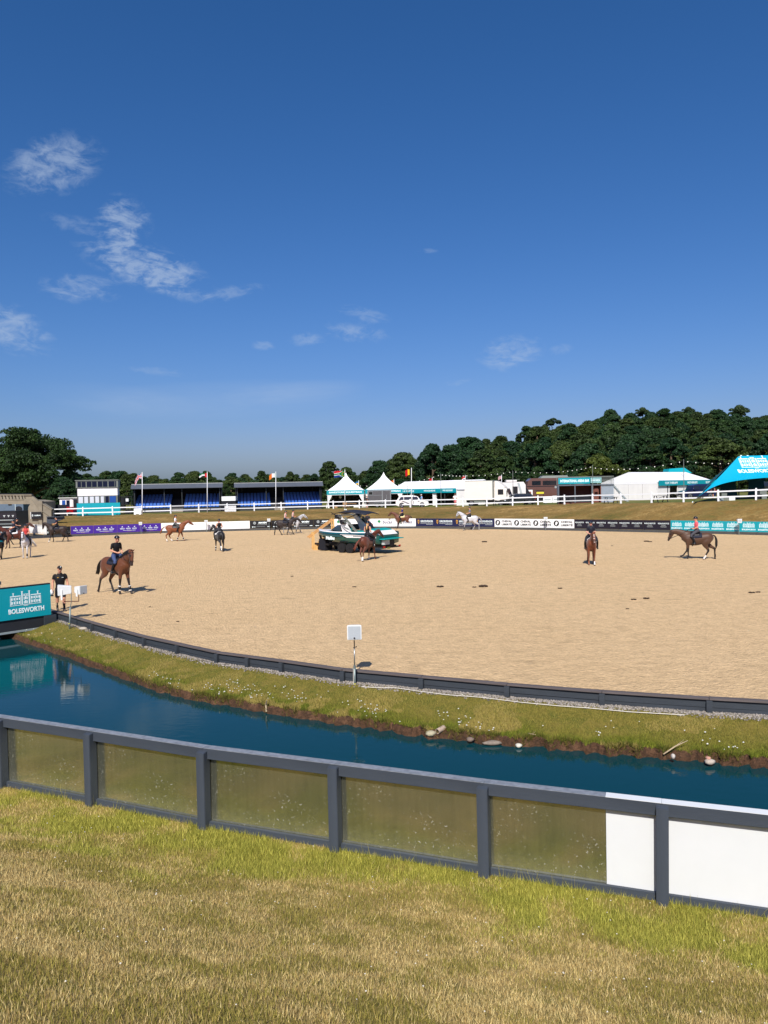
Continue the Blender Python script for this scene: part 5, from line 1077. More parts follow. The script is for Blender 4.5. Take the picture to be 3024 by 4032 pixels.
# things under the star tent
for u, d, w, h, mm, lab in ((2838, 78.6, .55, .42, m_pale, 'grey box behind the white fence, left of two under the star tent'), (2852, 80, .55, .75, m_gframe, 'taller grey box standing left under the star tent'), (2883, 79.5, .62, .35, m_wprint, 'low white box under the star tent'), (3006, 79, .7, .85, m_gframe, 'grey block seat under the star tent at right edge'), (2988, 79, .6, .5, m_stsh, 'dark block seat under the star tent near right edge')):
    crate(u, d, w, h, .5, mm, lab, 'block_seat', 'seat')
# ------------------------------------------------------------------ vehicles
m_tyre = M('tyre_rubber', (24, 24, 26), .85, .1); m_rim = M('alloy_rim', (176, 178, 180), .3, .06, metal=.8); m_carw = M('white_car_paint', (226, 222, 218), .25, .02, coat=.6); m_lorry = M('lorry_white', (226, 220, 208), .45, .03, 1); m_cargl = M('vehicle_glass', (26, 30, 36), .06, .04, spec=.8); m_lamp = M('lamp_lens', (214, 220, 226), .1, .05, spec=.8); m_tail = M('tail_lens', (170, 26, 26), .2, .05); m_plast = M('black_plastic', (28, 28, 30), .6, .1)
def wheel(o, x, y, r, w, s, rim=None):
    k = part('wheel', MB().disc((0, 0, 0), r, (0, s, 0), w, 20), m_tyre, o, loc=(x, y, r)); part('rim', MB().disc((0, s * (w + .002), 0), r * .66, (0, s, 0), .01, 16), rim or m_rim, k); part('hub', MB().disc((0, s * (w + .013), 0), r * .2, (0, s, 0), .02, 10), m_tyre, k)
    for j in range(5):
        a = j * 1.2566; part('spoke_gap', MB().disc((r * .42 * math.cos(a), s * (w + .0135), r * .42 * math.sin(a)), r * .13, (0, s, 0), .003, 8), m_tyre, k)
def shell(mb, prof, W, tumble):    # prof: (x,z,inset) closed outline; both sides and the skin between
    n = len(prof); a = [(x, -W / 2 + i, z) for x, z, i in prof]; b = [(x, W / 2 - i, z) for x, z, i in prof]
    return mb.add(a + b, [tuple(range(n))] + [tuple(range(2 * n - 1, n - 1, -1))] + [(i, n + i, n + (i + 1) % n, (i + 1) % n) for i in range(n)])
def suv(u, d, rz, mat, lab, L_=4.7, H_=1.7, z=None):
    p = ground_pt(u, d); o = thing('parked_car', lab, 'car', (p.x, d, p.z), rz); W = 1.88; h = L_ / 2; k = H_ / 1.7
    part('body', shell(MB(), [(-h, .38, .05), (-h + .02, .95, .03), (-h + .1, 1.02 * k, .06), (-h + .9, 1.06 * k, .04), (h - 1.5, 1.04 * k, .04), (h - .75, .98 * k, .06), (h - .12, .86 * k, .1), (h, .7, .1), (h - .02, .3, .1), (h - .5, .22, .06), (-h + .4, .22, .06)], W, 0), mat, o)
    part('roof', shell(MB(), [(-h + .12, 1.0 * k, .08), (-h + .5, 1.58 * k, .2), (-h + 1.0, H_, .26), (0.2, H_, .26), (.8, 1.55 * k, .22), (h - 1.15, 1.02 * k, .08)], W, 0), mat, o)
    for s in (-1, 1):
        y = s * (W / 2 - .135)
        for x0, x1, x2, x3 in ((-h + .42, -h + 1.1, -h + 1.1, -h + .72), (-h + 1.18, -.05, -.05, -h + 1.18), (.04, h - 1.35, .72, .04)):
            part('side_window', MB().prism([(x0, s * (W / 2 - .09), 1.07 * k), (x1, s * (W / 2 - .09), 1.07 * k), (x2, s * (W / 2 - .2), 1.52 * k), (x3, s * (W / 2 - .2), 1.52 * k)], (0, s * .05, 0)), m_cargl, o)
        wheel(o, -h + .85, s * (W / 2 - .2), .36, .22, s); wheel(o, h - .9, s * (W / 2 - .2), .36, .22, s)
        part('headlight', MB().box(h - .22, h - .06, min(s * .62, s * .86), max(s * .62, s * .86), .68 * k, .82 * k), m_lamp, o); part('tail_light', MB().box(-h - .012, -h + .1, min(s * .6, s * .9), max(s * .6, s * .9), .8 * k, .98 * k), m_tail, o)
        part('sill', MB().box(-h + 1.25, h - 1.3, min(s * .9, s * .955), max(s * .9, s * .955), .2, .34), m_plast, o)
        part('mirror', MB().box(h - 1.5, h - 1.32, min(s * .95, s * 1.12), max(s * .95, s * 1.12), 1.05 * k, 1.18 * k), mat, o)
    part('windscreen', MB().add([(h - 1.12, -W / 2 + .14, 1.06 * k), (h - 1.12, W / 2 - .14, 1.06 * k), (.84, W / 2 - .28, 1.55 * k), (.84, -W / 2 + .28, 1.55 * k)], [(0, 1, 2, 3)]), m_cargl, o)
    part('front_grille', MB().box(h - .01, h + .012, -.5, .5, .45, .7), m_plast, o); part('number_plate', MB().box(h + .014, h + .02, -.26, .26, .36, .46), m_wprint, o)
    return o
suv(1623, 108.5, R(-4), m_carw, 'white five door car parked behind the fence before the right peaked tent', 4.6, 1.68)
suv(2040, 103, R(186), M('dark_car_paint', (42, 48, 50), .25, .03, coat=.6), 'dark grey car parked between the lorry and the bar', 4.3, 1.5)
suv(2742, 98, R(185), M('navy_car_paint', (20, 28, 66), .3, .03, coat=.6), 'navy van like car half hidden behind the star tent guy line', 4.4, 1.85)
suv(3012, 118, R(180), M('black_car_paint', (30, 34, 34), .3, .03, coat=.6), 'dark car parked on the grass beyond the star tent', 4.4, 1.8)
# horse trailer
p = ground_pt(1494, 112.6); o = thing('horse_trailer', 'grey double axle horse trailer with rear ramp before the right peaked tent', 'trailer', (p.x, 112.6, p.z), R(-2)); m_ply = M('trailer_ply', (84, 82, 84), .6, .1, 2); m_gal2 = M('trailer_frame', (150, 156, 156), .4, .1, metal=.4)
part('body', MB().box(-1.7, 1.7, 0, 1.75, .42, 2.45), m_ply, o); part('roof', MB().prism([(-1.75, -.03, 2.46), (1.75, -.03, 2.46), (1.7, .25, 2.62), (-1.6, .25, 2.62)], (0, 1.3, 0)), m_gal2, o)
for x in (-1.7, .42, 1.62): part('frame_post', MB().box(x - .05, x + .05, -.03, -.004, .42, 2.44), m_gal2, o)
part('frame_rail', MB().box(-1.75, 1.75, -.028, -.004, .36, .46), m_gal2, o); part('frame_rail', MB().box(-1.64, .36, -.026, -.004, 1.78, 1.82), m_gal2, o); f = part('window', MB().box(-1.58, -.95, -.03, -.004, 1.86, 2.36), m_gal2, o); part('pane', MB().box(-1.53, -1.0, -.036, -.031, 1.91, 2.31), m_cargl, f)
part('logo_plate', MB().box(.75, 1.15, -.012, -.004, 1.95, 2.25), m_ink, o); part('door', MB().box(.5, 1.55, -.02, -.004, .5, 2.4), m_ply, o); part('door_bar', MB().box(1.0, 1.04, -.03, -.021, .6, 1.85), m_gal2, o)
wheel(o, -.35, .1, .3, .2, -1); wheel(o, .32, .1, .3, .2, -1); part('mudguard', MB().box(-.8, .78, -.25, .02, .62, .68), m_gal2, o); part('drawbar', MB().beam((1.7, .8, .4), (2.9, .8, .45), .1), m_gal2, o); part('ramp', MB().prism([(-1.72, 0, .45), (-3.0, 0, .02), (-3.0, 0, .1), (-1.72, 0, .55)], (0, 1.6, 0)), m_gal2, o)
# box lorry
p = ground_pt(1833, 104.5); o = thing('box_lorry', 'cream white box lorry facing right behind the white fence', 'lorry', (p.x, 104.5 + 1.0, p.z), R(-22)); bxl = 4.0
part('box', MB().box(0, bxl, 0, 2.4, .85, 3.42), m_lorry, o); part('box_trim', MB().box(-.02, bxl + .02, -.015, 2.42, 3.43, 3.5), m_gframe, o); part('box_edge', MB().box(bxl - .12, bxl + .02, -.016, -.003, .85, 3.42), m_gframe, o)
part('cab', shell(MB(), [(bxl + .1, .55, .02), (bxl + .1, 2.55, .06), (bxl + 1.35, 2.55, .12), (bxl + 1.75, 2.35, .12), (bxl + 2.05, 1.5, .04), (bxl + 2.12, 1.3, .03), (bxl + 2.12, .45, .03), (bxl + 1.5, .45, .03)], 2.2, 0), m_lorry, o, loc=(0, 1.2, 0))
part('wind_deflector', shell(MB(), [(bxl + .12, 2.56, .1), (bxl + .12, 3.4, .15), (bxl + .5, 3.35, .2), (bxl + 1.5, 2.56, .2)], 2.1, 0), m_lorry, o, loc=(0, 1.2, 0))
part('windscreen', MB().add([(bxl + 2.07, .2, 1.55), (bxl + 2.07, 2.2, 1.55), (bxl + 1.8, 2.12, 2.32), (bxl + 1.8, .28, 2.32)], [(0, 1, 2, 3)]), m_cargl, o); part('side_window', MB().box(bxl + .6, bxl + 1.35, .1, .115, 1.55, 2.25), m_cargl, o); part('front_grille', MB().box(bxl + 2.11, bxl + 2.14, .3, 2.1, .75, 1.2), m_plast, o); part('bumper', MB().box(bxl + 1.6, bxl + 2.2, .08, 2.32, .35, .7), m_lorry, o)
for y in (.2, 1.95): part('headlight', MB().box(bxl + 2.14, bxl + 2.18, y, y + .3, .8, 1.0), m_lamp, o)
part('chassis', MB().box(.1, bxl + 1.8, .5, 1.9, .5, .84), m_plast, o); part('side_guard', MB().box(1.2, 2.9, .1, .14, .5, .75), m_gframe, o); part('mirror', MB().box(bxl + 1.85, bxl + 1.95, -.22, .0, 1.6, 2.1), m_plast, o); part('step', MB().box(bxl + .2, bxl + 1.2, .05, .4, .4, .75), m_plast, o)
for x in (.9, bxl + 1.05): wheel(o, x, .35, .42, .28, -1); wheel(o, x, 2.05, .42, .28, 1)
# motorhome
p = ground_pt(1977, 110); o = thing('motorhome', 'white motorhome with roof boxes behind the dark grey car', 'motorhome', (p.x, 110, p.z)); part('body', shell(MB(), [(0, .5, 0), (0, 3.1, .05), (3.1, 3.15, .05), (3.4, 2.7, .05), (3.4, .5, 0)], 2.3, 0), m_carw, o, loc=(0, 1.15, 0)); part('door', MB().box(1.5, 2.25, -.02, -.003, .7, 2.5), m_cargl, o); part('window', MB().box(.2, .9, -.02, -.003, 1.5, 2.2), m_gframe, o); part('roof_box', MB().box(.7, 2.2, .4, 1.7, 3.2, 3.42), m_carw, o); part('roof_rack', MB().beam((.6, .4, 3.5), (2.6, .4, 3.5), .06), m_gframe, o); part('cab', shell(MB(), [(2.9, .5, .0), (2.9, 2.5, .1), (3.5, 2.4, .15), (4.1, 1.5, .1), (4.3, 1.3, .1), (4.3, .4, .1)], 2.0, 0), m_stsh, o, loc=(0, 1.15, 0)); part('stripe', MB().prism([(2.2, -.024, 3.0), (2.5, -.024, 3.0), (3.0, -.024, 1.2), (2.7, -.024, 1.2)], (0, .015, 0)), m_gink, o); wheel(o, .8, .2, .36, .22, -1); wheel(o, 3.5, .2, .36, .22, -1)
# coach-built brown horsebox
p = ground_pt(2072, 114); m_brn = M('brown_coach', (96, 66, 56), .3, .05, coat=.4); o = thing('horsebox_coach', 'long dark brown coach built horsebox behind the bar', 'horsebox', (p.x, 114, p.z)); part('body', shell(MB(), [(0.2, .5, 0), (0, 2.0, .05), (.35, 3.2, .1), (.8, 3.6, .12), (8.4, 3.6, .12), (8.5, .5, 0)], 2.5, 0), m_brn, o, loc=(0, 1.25, 0)); part('roof_pod', shell(MB(), [(2.2, 3.6, .2), (2.6, 3.95, .3), (6.2, 3.95, .3), (6.4, 3.6, .2)], 2.4, 0), m_gframe, o, loc=(0, 1.25, 0))
for x0, x1 in ((.9, 2.2), (2.5, 4.6), (4.9, 7.2)): part('side_window', MB().box(x0, x1, .06, .11, 2.55, 3.2), m_cargl, o)
letter(o, 'EQ', .6, .38, 4.55, 2.2, -.01, m_gink, .04); part('skirt', MB().box(.3, 8.4, -.01, .02, .5, .85), m_stsh, o); part('trim', MB().box(.1, 8.4, -.004, .02, 2.38, 2.44), m_black, o)
for x in (1.1, 4.2, 5.2): wheel(o, x, .3, .45, .28, -1)
# utility buggy with hay and barrier run before the coach
p = ground_pt(2127, 104); o = thing('utility_buggy', 'dark utility buggy with yellow strip behind the fence left of the bar', 'buggy', (p.x, 104, p.z)); part('body', MB().prism([(-1.3, 0, .35), (1.1, 0, .35), (1.2, 0, .8), (.4, 0, .95), (.2, 0, .95), (-1.3, 0, .95)], (0, 1.4, 0)), m_stsh, o); part('canopy', MB().box(-.5, .5, .05, 1.35, 1.75, 1.83), m_black, o); part('yellow_strip', MB().box(-.5, .5, -.01, -.003, 1.35, 1.6), m_yellow, o)
for x in (-.45, .45): part('roll_bar', MB().beam((x, .05, .95), (x, .05, 1.75), .06), m_black, o)
for x in (-.85, .75): wheel(o, x, .2, .33, .2, -1)
p = ground_pt(2190, 103.5); o = thing('banner_barrier', 'pale printed banner barrier before the brown horsebox', 'banner', (p.x, 103.5, p.z))
for k in range(3): part('panel', MB().box(-1.75 + k * 1.25, -.55 + k * 1.25, 0, .03, .1, .95 + .08 * k), m_wprint, o); part('print', MB().box(-1.6 + k * 1.25, -.75 + k * 1.25, -.008, -.002, .45, .6), m_gink, o)
for x in (-1.4, 1.6): part('foot', MB().box(x - .05, x + .05, -.2, .25, 0, .08), m_gframe, o)
p = ground_pt(2084, 112); o = thing('notice_board', 'small white framed notice board before the coach', 'notice board', (p.x, 112, p.z)); part('board', MB().box(-.5, .5, 0, .05, .9, 1.9), m_wprint, o); part('picture', MB().box(-.3, .3, -.01, -.003, 1.2, 1.65), M('notice_red', (150, 92, 84), .6), o)
for x in (-.4, .4): part('leg', MB().beam((x, .03, 0), (x, .03, .9), .06), m_frame, o)
# bar in a converted container
p = ground_pt(2198, 97); m_steel = M('bar_steel', (96, 104, 112), .5, .1, 3, metal=.3); m_cont = M('container_grey', (142, 152, 162), .5, .08, 2); m_rust = M('rust_red_inside', (112, 66, 54), .8, .15); o = thing('container_bar', 'open fronted container bar with teal sign and railed roof deck', 'bar', (p.x, 97, p.z), R(-9)); bw = (PD(2417, 1960, 96).x - p.x) * 1.01
part('floor', MB().box(0, bw, -.1, 2.4, 0, .18), m_rust, o); part('back_wall', MB().box(0, bw, 2.35, 2.4, .19, 2.3), m_rust, o); part('roof', MB().box(-.02, bw + .02, -.12, 2.42, 2.32, 2.46), m_steel, o); part('side_wall', MB().box(0, .06, 0, 2.34, .19, 2.31), m_cont, o); part('end_panel', MB().box(bw * .76, bw * .775, 0, 2.34, .19, 2.31), m_rust, o); part('counter', MB().box(.1, bw * .6, .5, 1.0, .2, 1.1), m_stsh, o)
for x in (.06, bw * .305, bw * .61): part('column', MB().beam((x, -.04, 0), (x, -.04, 2.31), .12), m_steel, o)
for k in range(9):
    x = bw * .775 + k * (bw * .225) / 9; part('corrugation', MB().box(x + .01, x + bw * .225 / 18, -.03 if k % 1 == 0 else 0, .04, .1, 2.31), m_cont, o)
part('container_end', MB().box(bw * .776, bw, .042, 2.3, .1, 2.31), m_cont, o); part('crate_stack', MB().box(bw * .64, bw * .74, .4, .8, .2, 2.0), m_rust, o); part('frame_sign', MB().box(bw * .66, bw * .72, -.03, -.005, 1.5, 1.9), m_rust, o)
part('sign', MB().box(0.02, bw * .575, -.2, -.14, 2.55, 3.32), m_fasc, o); letter(o, 'INTERNATIONAL ARENA BAR', bw * .52, .34, bw * .3, 2.93, -.206, m_ink, .035); gp_ = M('glass_panel', (126, 172, 172), .15, .2, 3, spec=.7); part('glass_panel', MB().box(bw * .585, bw * .78, -.18, -.15, 2.6, 3.3), gp_, o); letter(o, 'BAR DECK', bw * .15, .2, bw * .68, 2.95, -.19, m_ink, .03)
for y in (-.1, 2.3): part('deck_rail', MB().beam((0, y, 3.42), (bw, y, 3.42), .07).beam((bw * .78, y, 2.95), (bw, y, 2.95), .05), m_gframe, o)
for k in range(15): x = bw * .785 + k * bw * .215 / 14; part('baluster', MB().beam((x, -.1, 2.47), (x, -.1, 3.4), .035), m_gframe, o)
for k in range(5): part('deck_post', MB().beam((bw * k / 4, 2.3, 2.46), (bw * k / 4, 2.3, 3.42), .06), m_gframe, o)
for k in range(7): part('stair_tread', MB().box(bw + .1 + k * .22, bw + .4 + k * .22, .6, 1.5, 2.1 - k * .3, 2.16 - k * .3), m_pale, o)
for y in (.6, 1.5): part('stair_stringer', MB().beam((bw + .05, y, 2.3), (bw + 1.9, y, .1), .06, .16), m_pale, o)
# picnic tables on the bank top
m_pic = M('dark_stained_wood', (32, 30, 38), .7, .15)
def picnic(u, d, lab):
    p = ground_pt(u, d); o = thing('picnic_table', lab, 'picnic table', (p.x, d, p.z), R(4), 'picnic tables along the bank top')
    for k in range(4): part('plank', MB().box(-.8, .8, -.3 + k * .15, -.165 + k * .15, .72, .76), m_pic, o)
    for s in (-1, 1):
        part('bench', MB().box(-.8, .8, s * .68 - .12, s * .68 + .12, .43, .47), m_pic, o)
        part('cross_bar', MB().box(s * .6 - .03, s * .6 + .03, -.78, .78, .37, .425), m_pic, o)
        for q in (-1, 1): part('leg', MB().beam((s * .55, q * .72, 0), (s * .55, q * .25, .72), .06, .1), m_pic, o)
    part('brace', MB().beam((-.5, 0, .4), (.5, 0, .7), .05), m_pic, o)
for u, d, lab in ((1930, 101.5, 'dark picnic table in front of the lorry'), (2085, 98.5, 'dark picnic table in front of the dark grey car'), (2225, 96.5, 'dark picnic table at the left end of the bar'), (2405, 89.5, 'dark picnic table in front of the grey container end of the bar'), (2600, 84.5, 'dark picnic table in front of the right marquee')): picnic(u, d, lab)
# ------------------------------------------------------------------ string lights
m_bulb = M('bulb_glass', (240, 236, 220), .3, .02)
def string(P_, d, n, lab, poles):
    o = thing('string_lights', lab, 'string lights', PD(P_[0][0], P_[0][1], d)); w0 = o.location.copy(); pts = []
    for i in range(len(P_) - 1):
        a, b = PD(*P_[i], d), PD(*P_[i + 1], d)
        for k in range(12):
            t = k / 12; q = a.lerp(b, t); q.z -= .6 * 4 * t * (1 - t) * (b - a).length / 25; pts.append(q - w0)
    pts.append(PD(*P_[-1], d) - w0); part('wire', MB().tube(pts, .012, 4), m_plast, o)
    bm_ = MB().ball((0, 0, -.08), .075, 8, 6).mesh('bulb', True); bm_.materials.append(m_bulb)
    for k in range(n):
        x = (k + .5) / n * (len(pts) - 1); i = int(x); q = pts[i].lerp(pts[i + 1], x - i); b = link('bulb', bm_, None, o); b.location = q
    for u, v in poles:
        q = PD(u, v, d); part('pole', MB().tube([q - w0, Vector((q.x, d, field_z(u, d))) - w0], .05, 6), m_frame, o)
string([(1250, 1930), (1415, 1912), (1600, 1902), (1735, 1868)], 126, 22, 'string of bulbs behind the peaked tents', [(1735, 1868)])
string([(1735, 1868), (1838, 1872), (2019, 1856), (2200, 1857), (2333, 1836)], 121, 30, 'string of bulbs over the left marquee and the lorry', [(1838, 1872), (2019, 1854), (2333, 1834)])
string([(2333, 1840), (2480, 1845), (2692, 1814), (2900, 1822), (3060, 1815)], 108, 26, 'string of bulbs over the right marquee', [(2692, 1812)])
# slim masts
for u, v, d, lab in ((1603, 1896, 118, 'slim grey mast behind the white car'), (1735, 1868, 110.5, 'slim grey mast before the left marquee fascia'), (2019, 1856, 99, 'slim grey mast beside the lorry cab'), (2333, 1834, 94, 'slim grey mast before the bar'), (2692, 1812, 81.5, 'slim pale mast before the right marquee')):
    q = PD(u, v, d); g_ = field_z(u, d); o = thing('mast', lab, 'mast', (q.x, d, g_)); part('shaft', MB().tube([(0, 0, -.1), (0, 0, q.z - g_)], [.05, .03], 6), m_gframe, o); part('cap', MB().ball((0, 0, q.z - g_ + .03), .05, 8, 6), m_gframe, o)
# ------------------------------------------------------------------ concrete bridge over the entrance, far left
m_conc = M('old_concrete', (132, 124, 108), .9, .22, .9, bump=.5, bscale=6); cb = thing('concrete_bridge', 'weathered concrete bridge with balustrade and stepped wing wall at far left', 'bridge'); D0 = 97.0
def cpx(pts, d, th): P_ = [PD(u, v, d) for u, v in pts]; return MB().prism(P_, (0, th, 0))
part('span', cpx([(-320, 1969), (118, 1969), (118, 1985), (-320, 1985)], D0, 4), m_conc, cb); part('coping', cpx([(-320, 1947), (124, 1947), (124, 1951), (-320, 1951)], D0 - .1, .5), m_conc, cb); part('rear_coping', cpx([(-320, 1943), (124, 1943), (124, 1947), (-320, 1947)], D0 + 3.5, .5), m_stsh, cb)
part('pier', cpx([(118, 1969), (122, 1969), (165, 1975), (165, 2090), (100, 2090), (112, 1995), (118, 1986)], D0, 4), m_conc, cb); part('parapet', cpx([(93, 1951), (124, 1951), (152, 1974), (152, 1975.5), (122, 1969), (93, 1969)], D0 + .05, .4), m_conc, cb)
part('pilaster', cpx([(152, 1973), (165.5, 1973), (165.5, 2090), (152, 2090)], D0 - .12, .5), m_conc, cb); part('wing_wall', cpx([(165.5, 1983), (202, 2007), (202, 2040), (184, 2090), (165.5, 2090)], D0 + .05, .6), m_conc, cb); part('wing_coping', cpx([(165.5, 1981), (203, 2005), (203, 2009), (165.5, 1985)], D0 - .05, .8), m_conc, cb); part('plinth', cpx([(102, 2056), (152, 2056), (152, 2092), (100, 2092)], D0 - .2, .3), m_conc, cb)
for k in range(-10, 8):
    u = 93 - 13.2 * (7 - k) + 4.5; part('baluster', cpx([(u - 6.4 + 13.2 - 10.5, 1951), (u + 3.5, 1951), (u + 3.5, 1953), (u + 1.5, 1956), (u + 3.2, 1963), (u + 3.5, 1966), (u - 3.5, 1966), (u - 3.2, 1963), (u - 1.5, 1956), (u - 3.5, 1953)], D0 + .05, .25), m_conc, cb)
part('gap_backing', cpx([(-320, 1948), (124, 1948), (124, 1985), (-320, 1985)], D0 + 3.4, .1), m_conc, cb)  # solid backing added behind the balusters so the gaps between them read dark
part('lower_rail', cpx([(-320, 1966), (93, 1966), (93, 1968.8), (-320, 1968.8)], D0 - .05, .4), m_conc, cb)
for a, b in (((124, 1968), (152, 2004)), ((165.5, 2012), (198, 2034))): part('raised_band', MB().beam(PD(*a, D0 - .03), PD(*b, D0 - .03), .08, .06), m_conc, cb)
q0, q1 = PD(122, 2016, D0 - .3), PD(164, 2043, D0 - .3); o = thing('black_banner', 'small black banner with white shield and lettering on the concrete bridge', 'banner', ((q0.x + q1.x) / 2, D0 - .3, q1.z)); w, h = q1.x - q0.x, q0.z - q1.z
part('panel', MB().box(-w / 2, w / 2, 0, .03, 0, h), m_bprint, o); part('edge', MB().box(-w / 2 - .06, -w / 2 - .005, 0, .03, 0, h), m_wprint, o); part('shield_mark', MB().ball((-w * .36, -.006, h * .5), (.1, .006, .16), 10, 8), m_gink, o); letter(o, 'AL SHIRAAA', w * .6, .17, w * .12, h * .5, -.008, m_ink, .03)
# grey retaining wall and white gates at the bank end
mb = MB().prism([PD(184, 2036, 94), PD(250, 2036, 94), PD(252, 2042, 94), PD(196, 2066, 94), PD(184, 2112, 94)], (0, .3, 0)); o = thing('retaining_wall', 'dark grey stepped retaining wall at the left end of the grass bank', 'wall'); part('panel', mb, m_grey, o); part('cap', MB().beam(PD(184, 2035, 93.9), PD(251, 2035, 93.9), .35, .08), m_grey, o)
g0, g1 = PZ(93, 2096, .25), PZ(183, 2104, .25); d = g1 - g0
o = thing('white_gate', 'low white panelled gate across the entrance beside the concrete bridge', 'gate', (g0.x, g0.y, .2), math.atan2(d.y, d.x)); w = d.length
part('panel', MB().box(0, w, 0, .04, .05, 1.0), m_wprint, o)
for k in range(5): part('raised_panel', MB().box(w * k / 5 + .1, w * (k + 1) / 5 - .08, -.03, -.002, .2, .82), m_wood, o)
part('cap', MB().box(-.05, w + .05, -.05, .09, 1.002, 1.07), m_wood, o)
for k in range(3): part('foot', MB().box(w * k / 2.2, w * k / 2.2 + .3, -.08, .1, -.22, .05), m_gframe, o)
a, b = PZ(183, 2112, 0), PZ(262, 2116, 0); o = thing('arena_gate_board', 'black boarding between the white gate and the purple boards', 'board', a, math.atan2(b.y - a.y, b.x - a.x)); part('panel', MB().box(0, (b - a).length, 0, .04, .1, 1.25), m_bprint, o); part('rosette', MB().disc((.35, -.002, .85), .12, th=.006), m_ink, o); part('rosette', MB().disc((.35, -.002, .45), .12, th=.006), m_ink, o)
a, b = PZ(-120, 2134, 0), PZ(262, 2114, 0)
o = thing('entrance_kerb', 'dark grey kerb board along the sand at the entrance', 'kerb', a, math.atan2(b.y - a.y, b.x - a.x)); n = 8
for k in range(n): part('plank', MB().box((b - a).length * k / n + .01, (b - a).length * (k + 1) / n - .01, -.02, .05, -.05, .3), m_plank, o)
# black lorry rear, yellow loader, grey horsebox seen through the arch
p = PZ(10, 2122, 0); o = thing('black_lorry', 'black lorry end with light bars and white number plate at left edge', 'lorry', (p.x, p.y + 1, 0)); S = lambda px: px * (p.y + 1) / FPX
part('body', MB().box(S(-60), S(38), 0, 3, .5, 3.0), m_bprint, o); part('header', MB().box(S(-60), S(40), -.05, -.002, 2.2, 2.75), M('lorry_header', (34, 32, 40), .4, .1), o)
for k in range(3): part('emblem', MB().prism([(S(-12 + 17 * k), -.06, 2.55), (S(-2 + 17 * k), -.06, 2.55), (S(-7 + 17 * k), -.06, 2.3)], (0, .006, 0)), m_gink, o)
for z, mm in ((1.98, m_gink), (1.55, m_pale), (1.2, m_ink), (.62, m_pale)): part('light_bar', MB().box(S(-50), S(30), -.03, -.002, z, z + .07), mm, o)
part('number_plate', MB().box(S(6), S(20), -.05, -.035, .72, .92), m_ink, o); part('bumper', MB().box(S(-60), S(40), -.12, 0, .35, .58), m_plast, o)
for x in (S(-20), S(24)): wheel(o, x, .3, .5, .3, -1)
p = PD(6, 2040, 101); o = thing('yellow_loader', 'bright yellow loader cab above the black lorry at left edge', 'loader', (p.x, 101, 0)); part('body', MB().box(-1.2, .5, 0, 1.6, .9, 1.6), m_stsh, o); part('cab', shell(MB(), [(-1.6, 1.6, 0), (-1.6, 2.35, .1), (.2, 2.4, .15), (.75, 2.1, .1), (.8, 1.6, 0)], 1.7, 0), M('loader_yellow', (226, 226, 20), .4, .06), o, loc=(0, .85, 0)); part('window', MB().box(-.6, .1, -.02, -.003, 1.62, 1.95), m_cargl, o)
for x in (-.8, .3): wheel(o, x, .2, .5, .3, -1)
p = PD(0, 2000, 112); o = thing('grey_horsebox', 'grey blue horsebox parked beyond the concrete bridge arch', 'horsebox', (p.x, 112, field_z(0, 112))); m_gb = M('grey_blue_paint', (92, 108, 124), .35, .06, coat=.3); part('body', shell(MB(), [(-6, .4, 0), (-6, 3.0, .1), (3.35, 3.1, .1), (3.4, .4, 0)], 2.4, 0), m_gb, o, loc=(0, 1.2, 0)); part('roof_edge', MB().box(-6, 3.4, .05, 2.3, 3.11, 3.25), m_ink, o); part('panel_seam', MB().box(2.2, 2.25, -.01, .03, .4, 2.9), m_ink, o); part('window', MB().box(1.2, 1.7, .0, .06, 1.9, 2.4), m_cargl, o); part('window', MB().box(2.55, 3.3, .0, .06, 2.1, 2.8), m_cargl, o); part('horse_mark', MB().ball((2.7, .03, 1.3), (.55, .03, .45), 12, 8), m_stsh, o)
for x in (-2.2, .4): wheel(o, x, .3, .45, .28, -1)
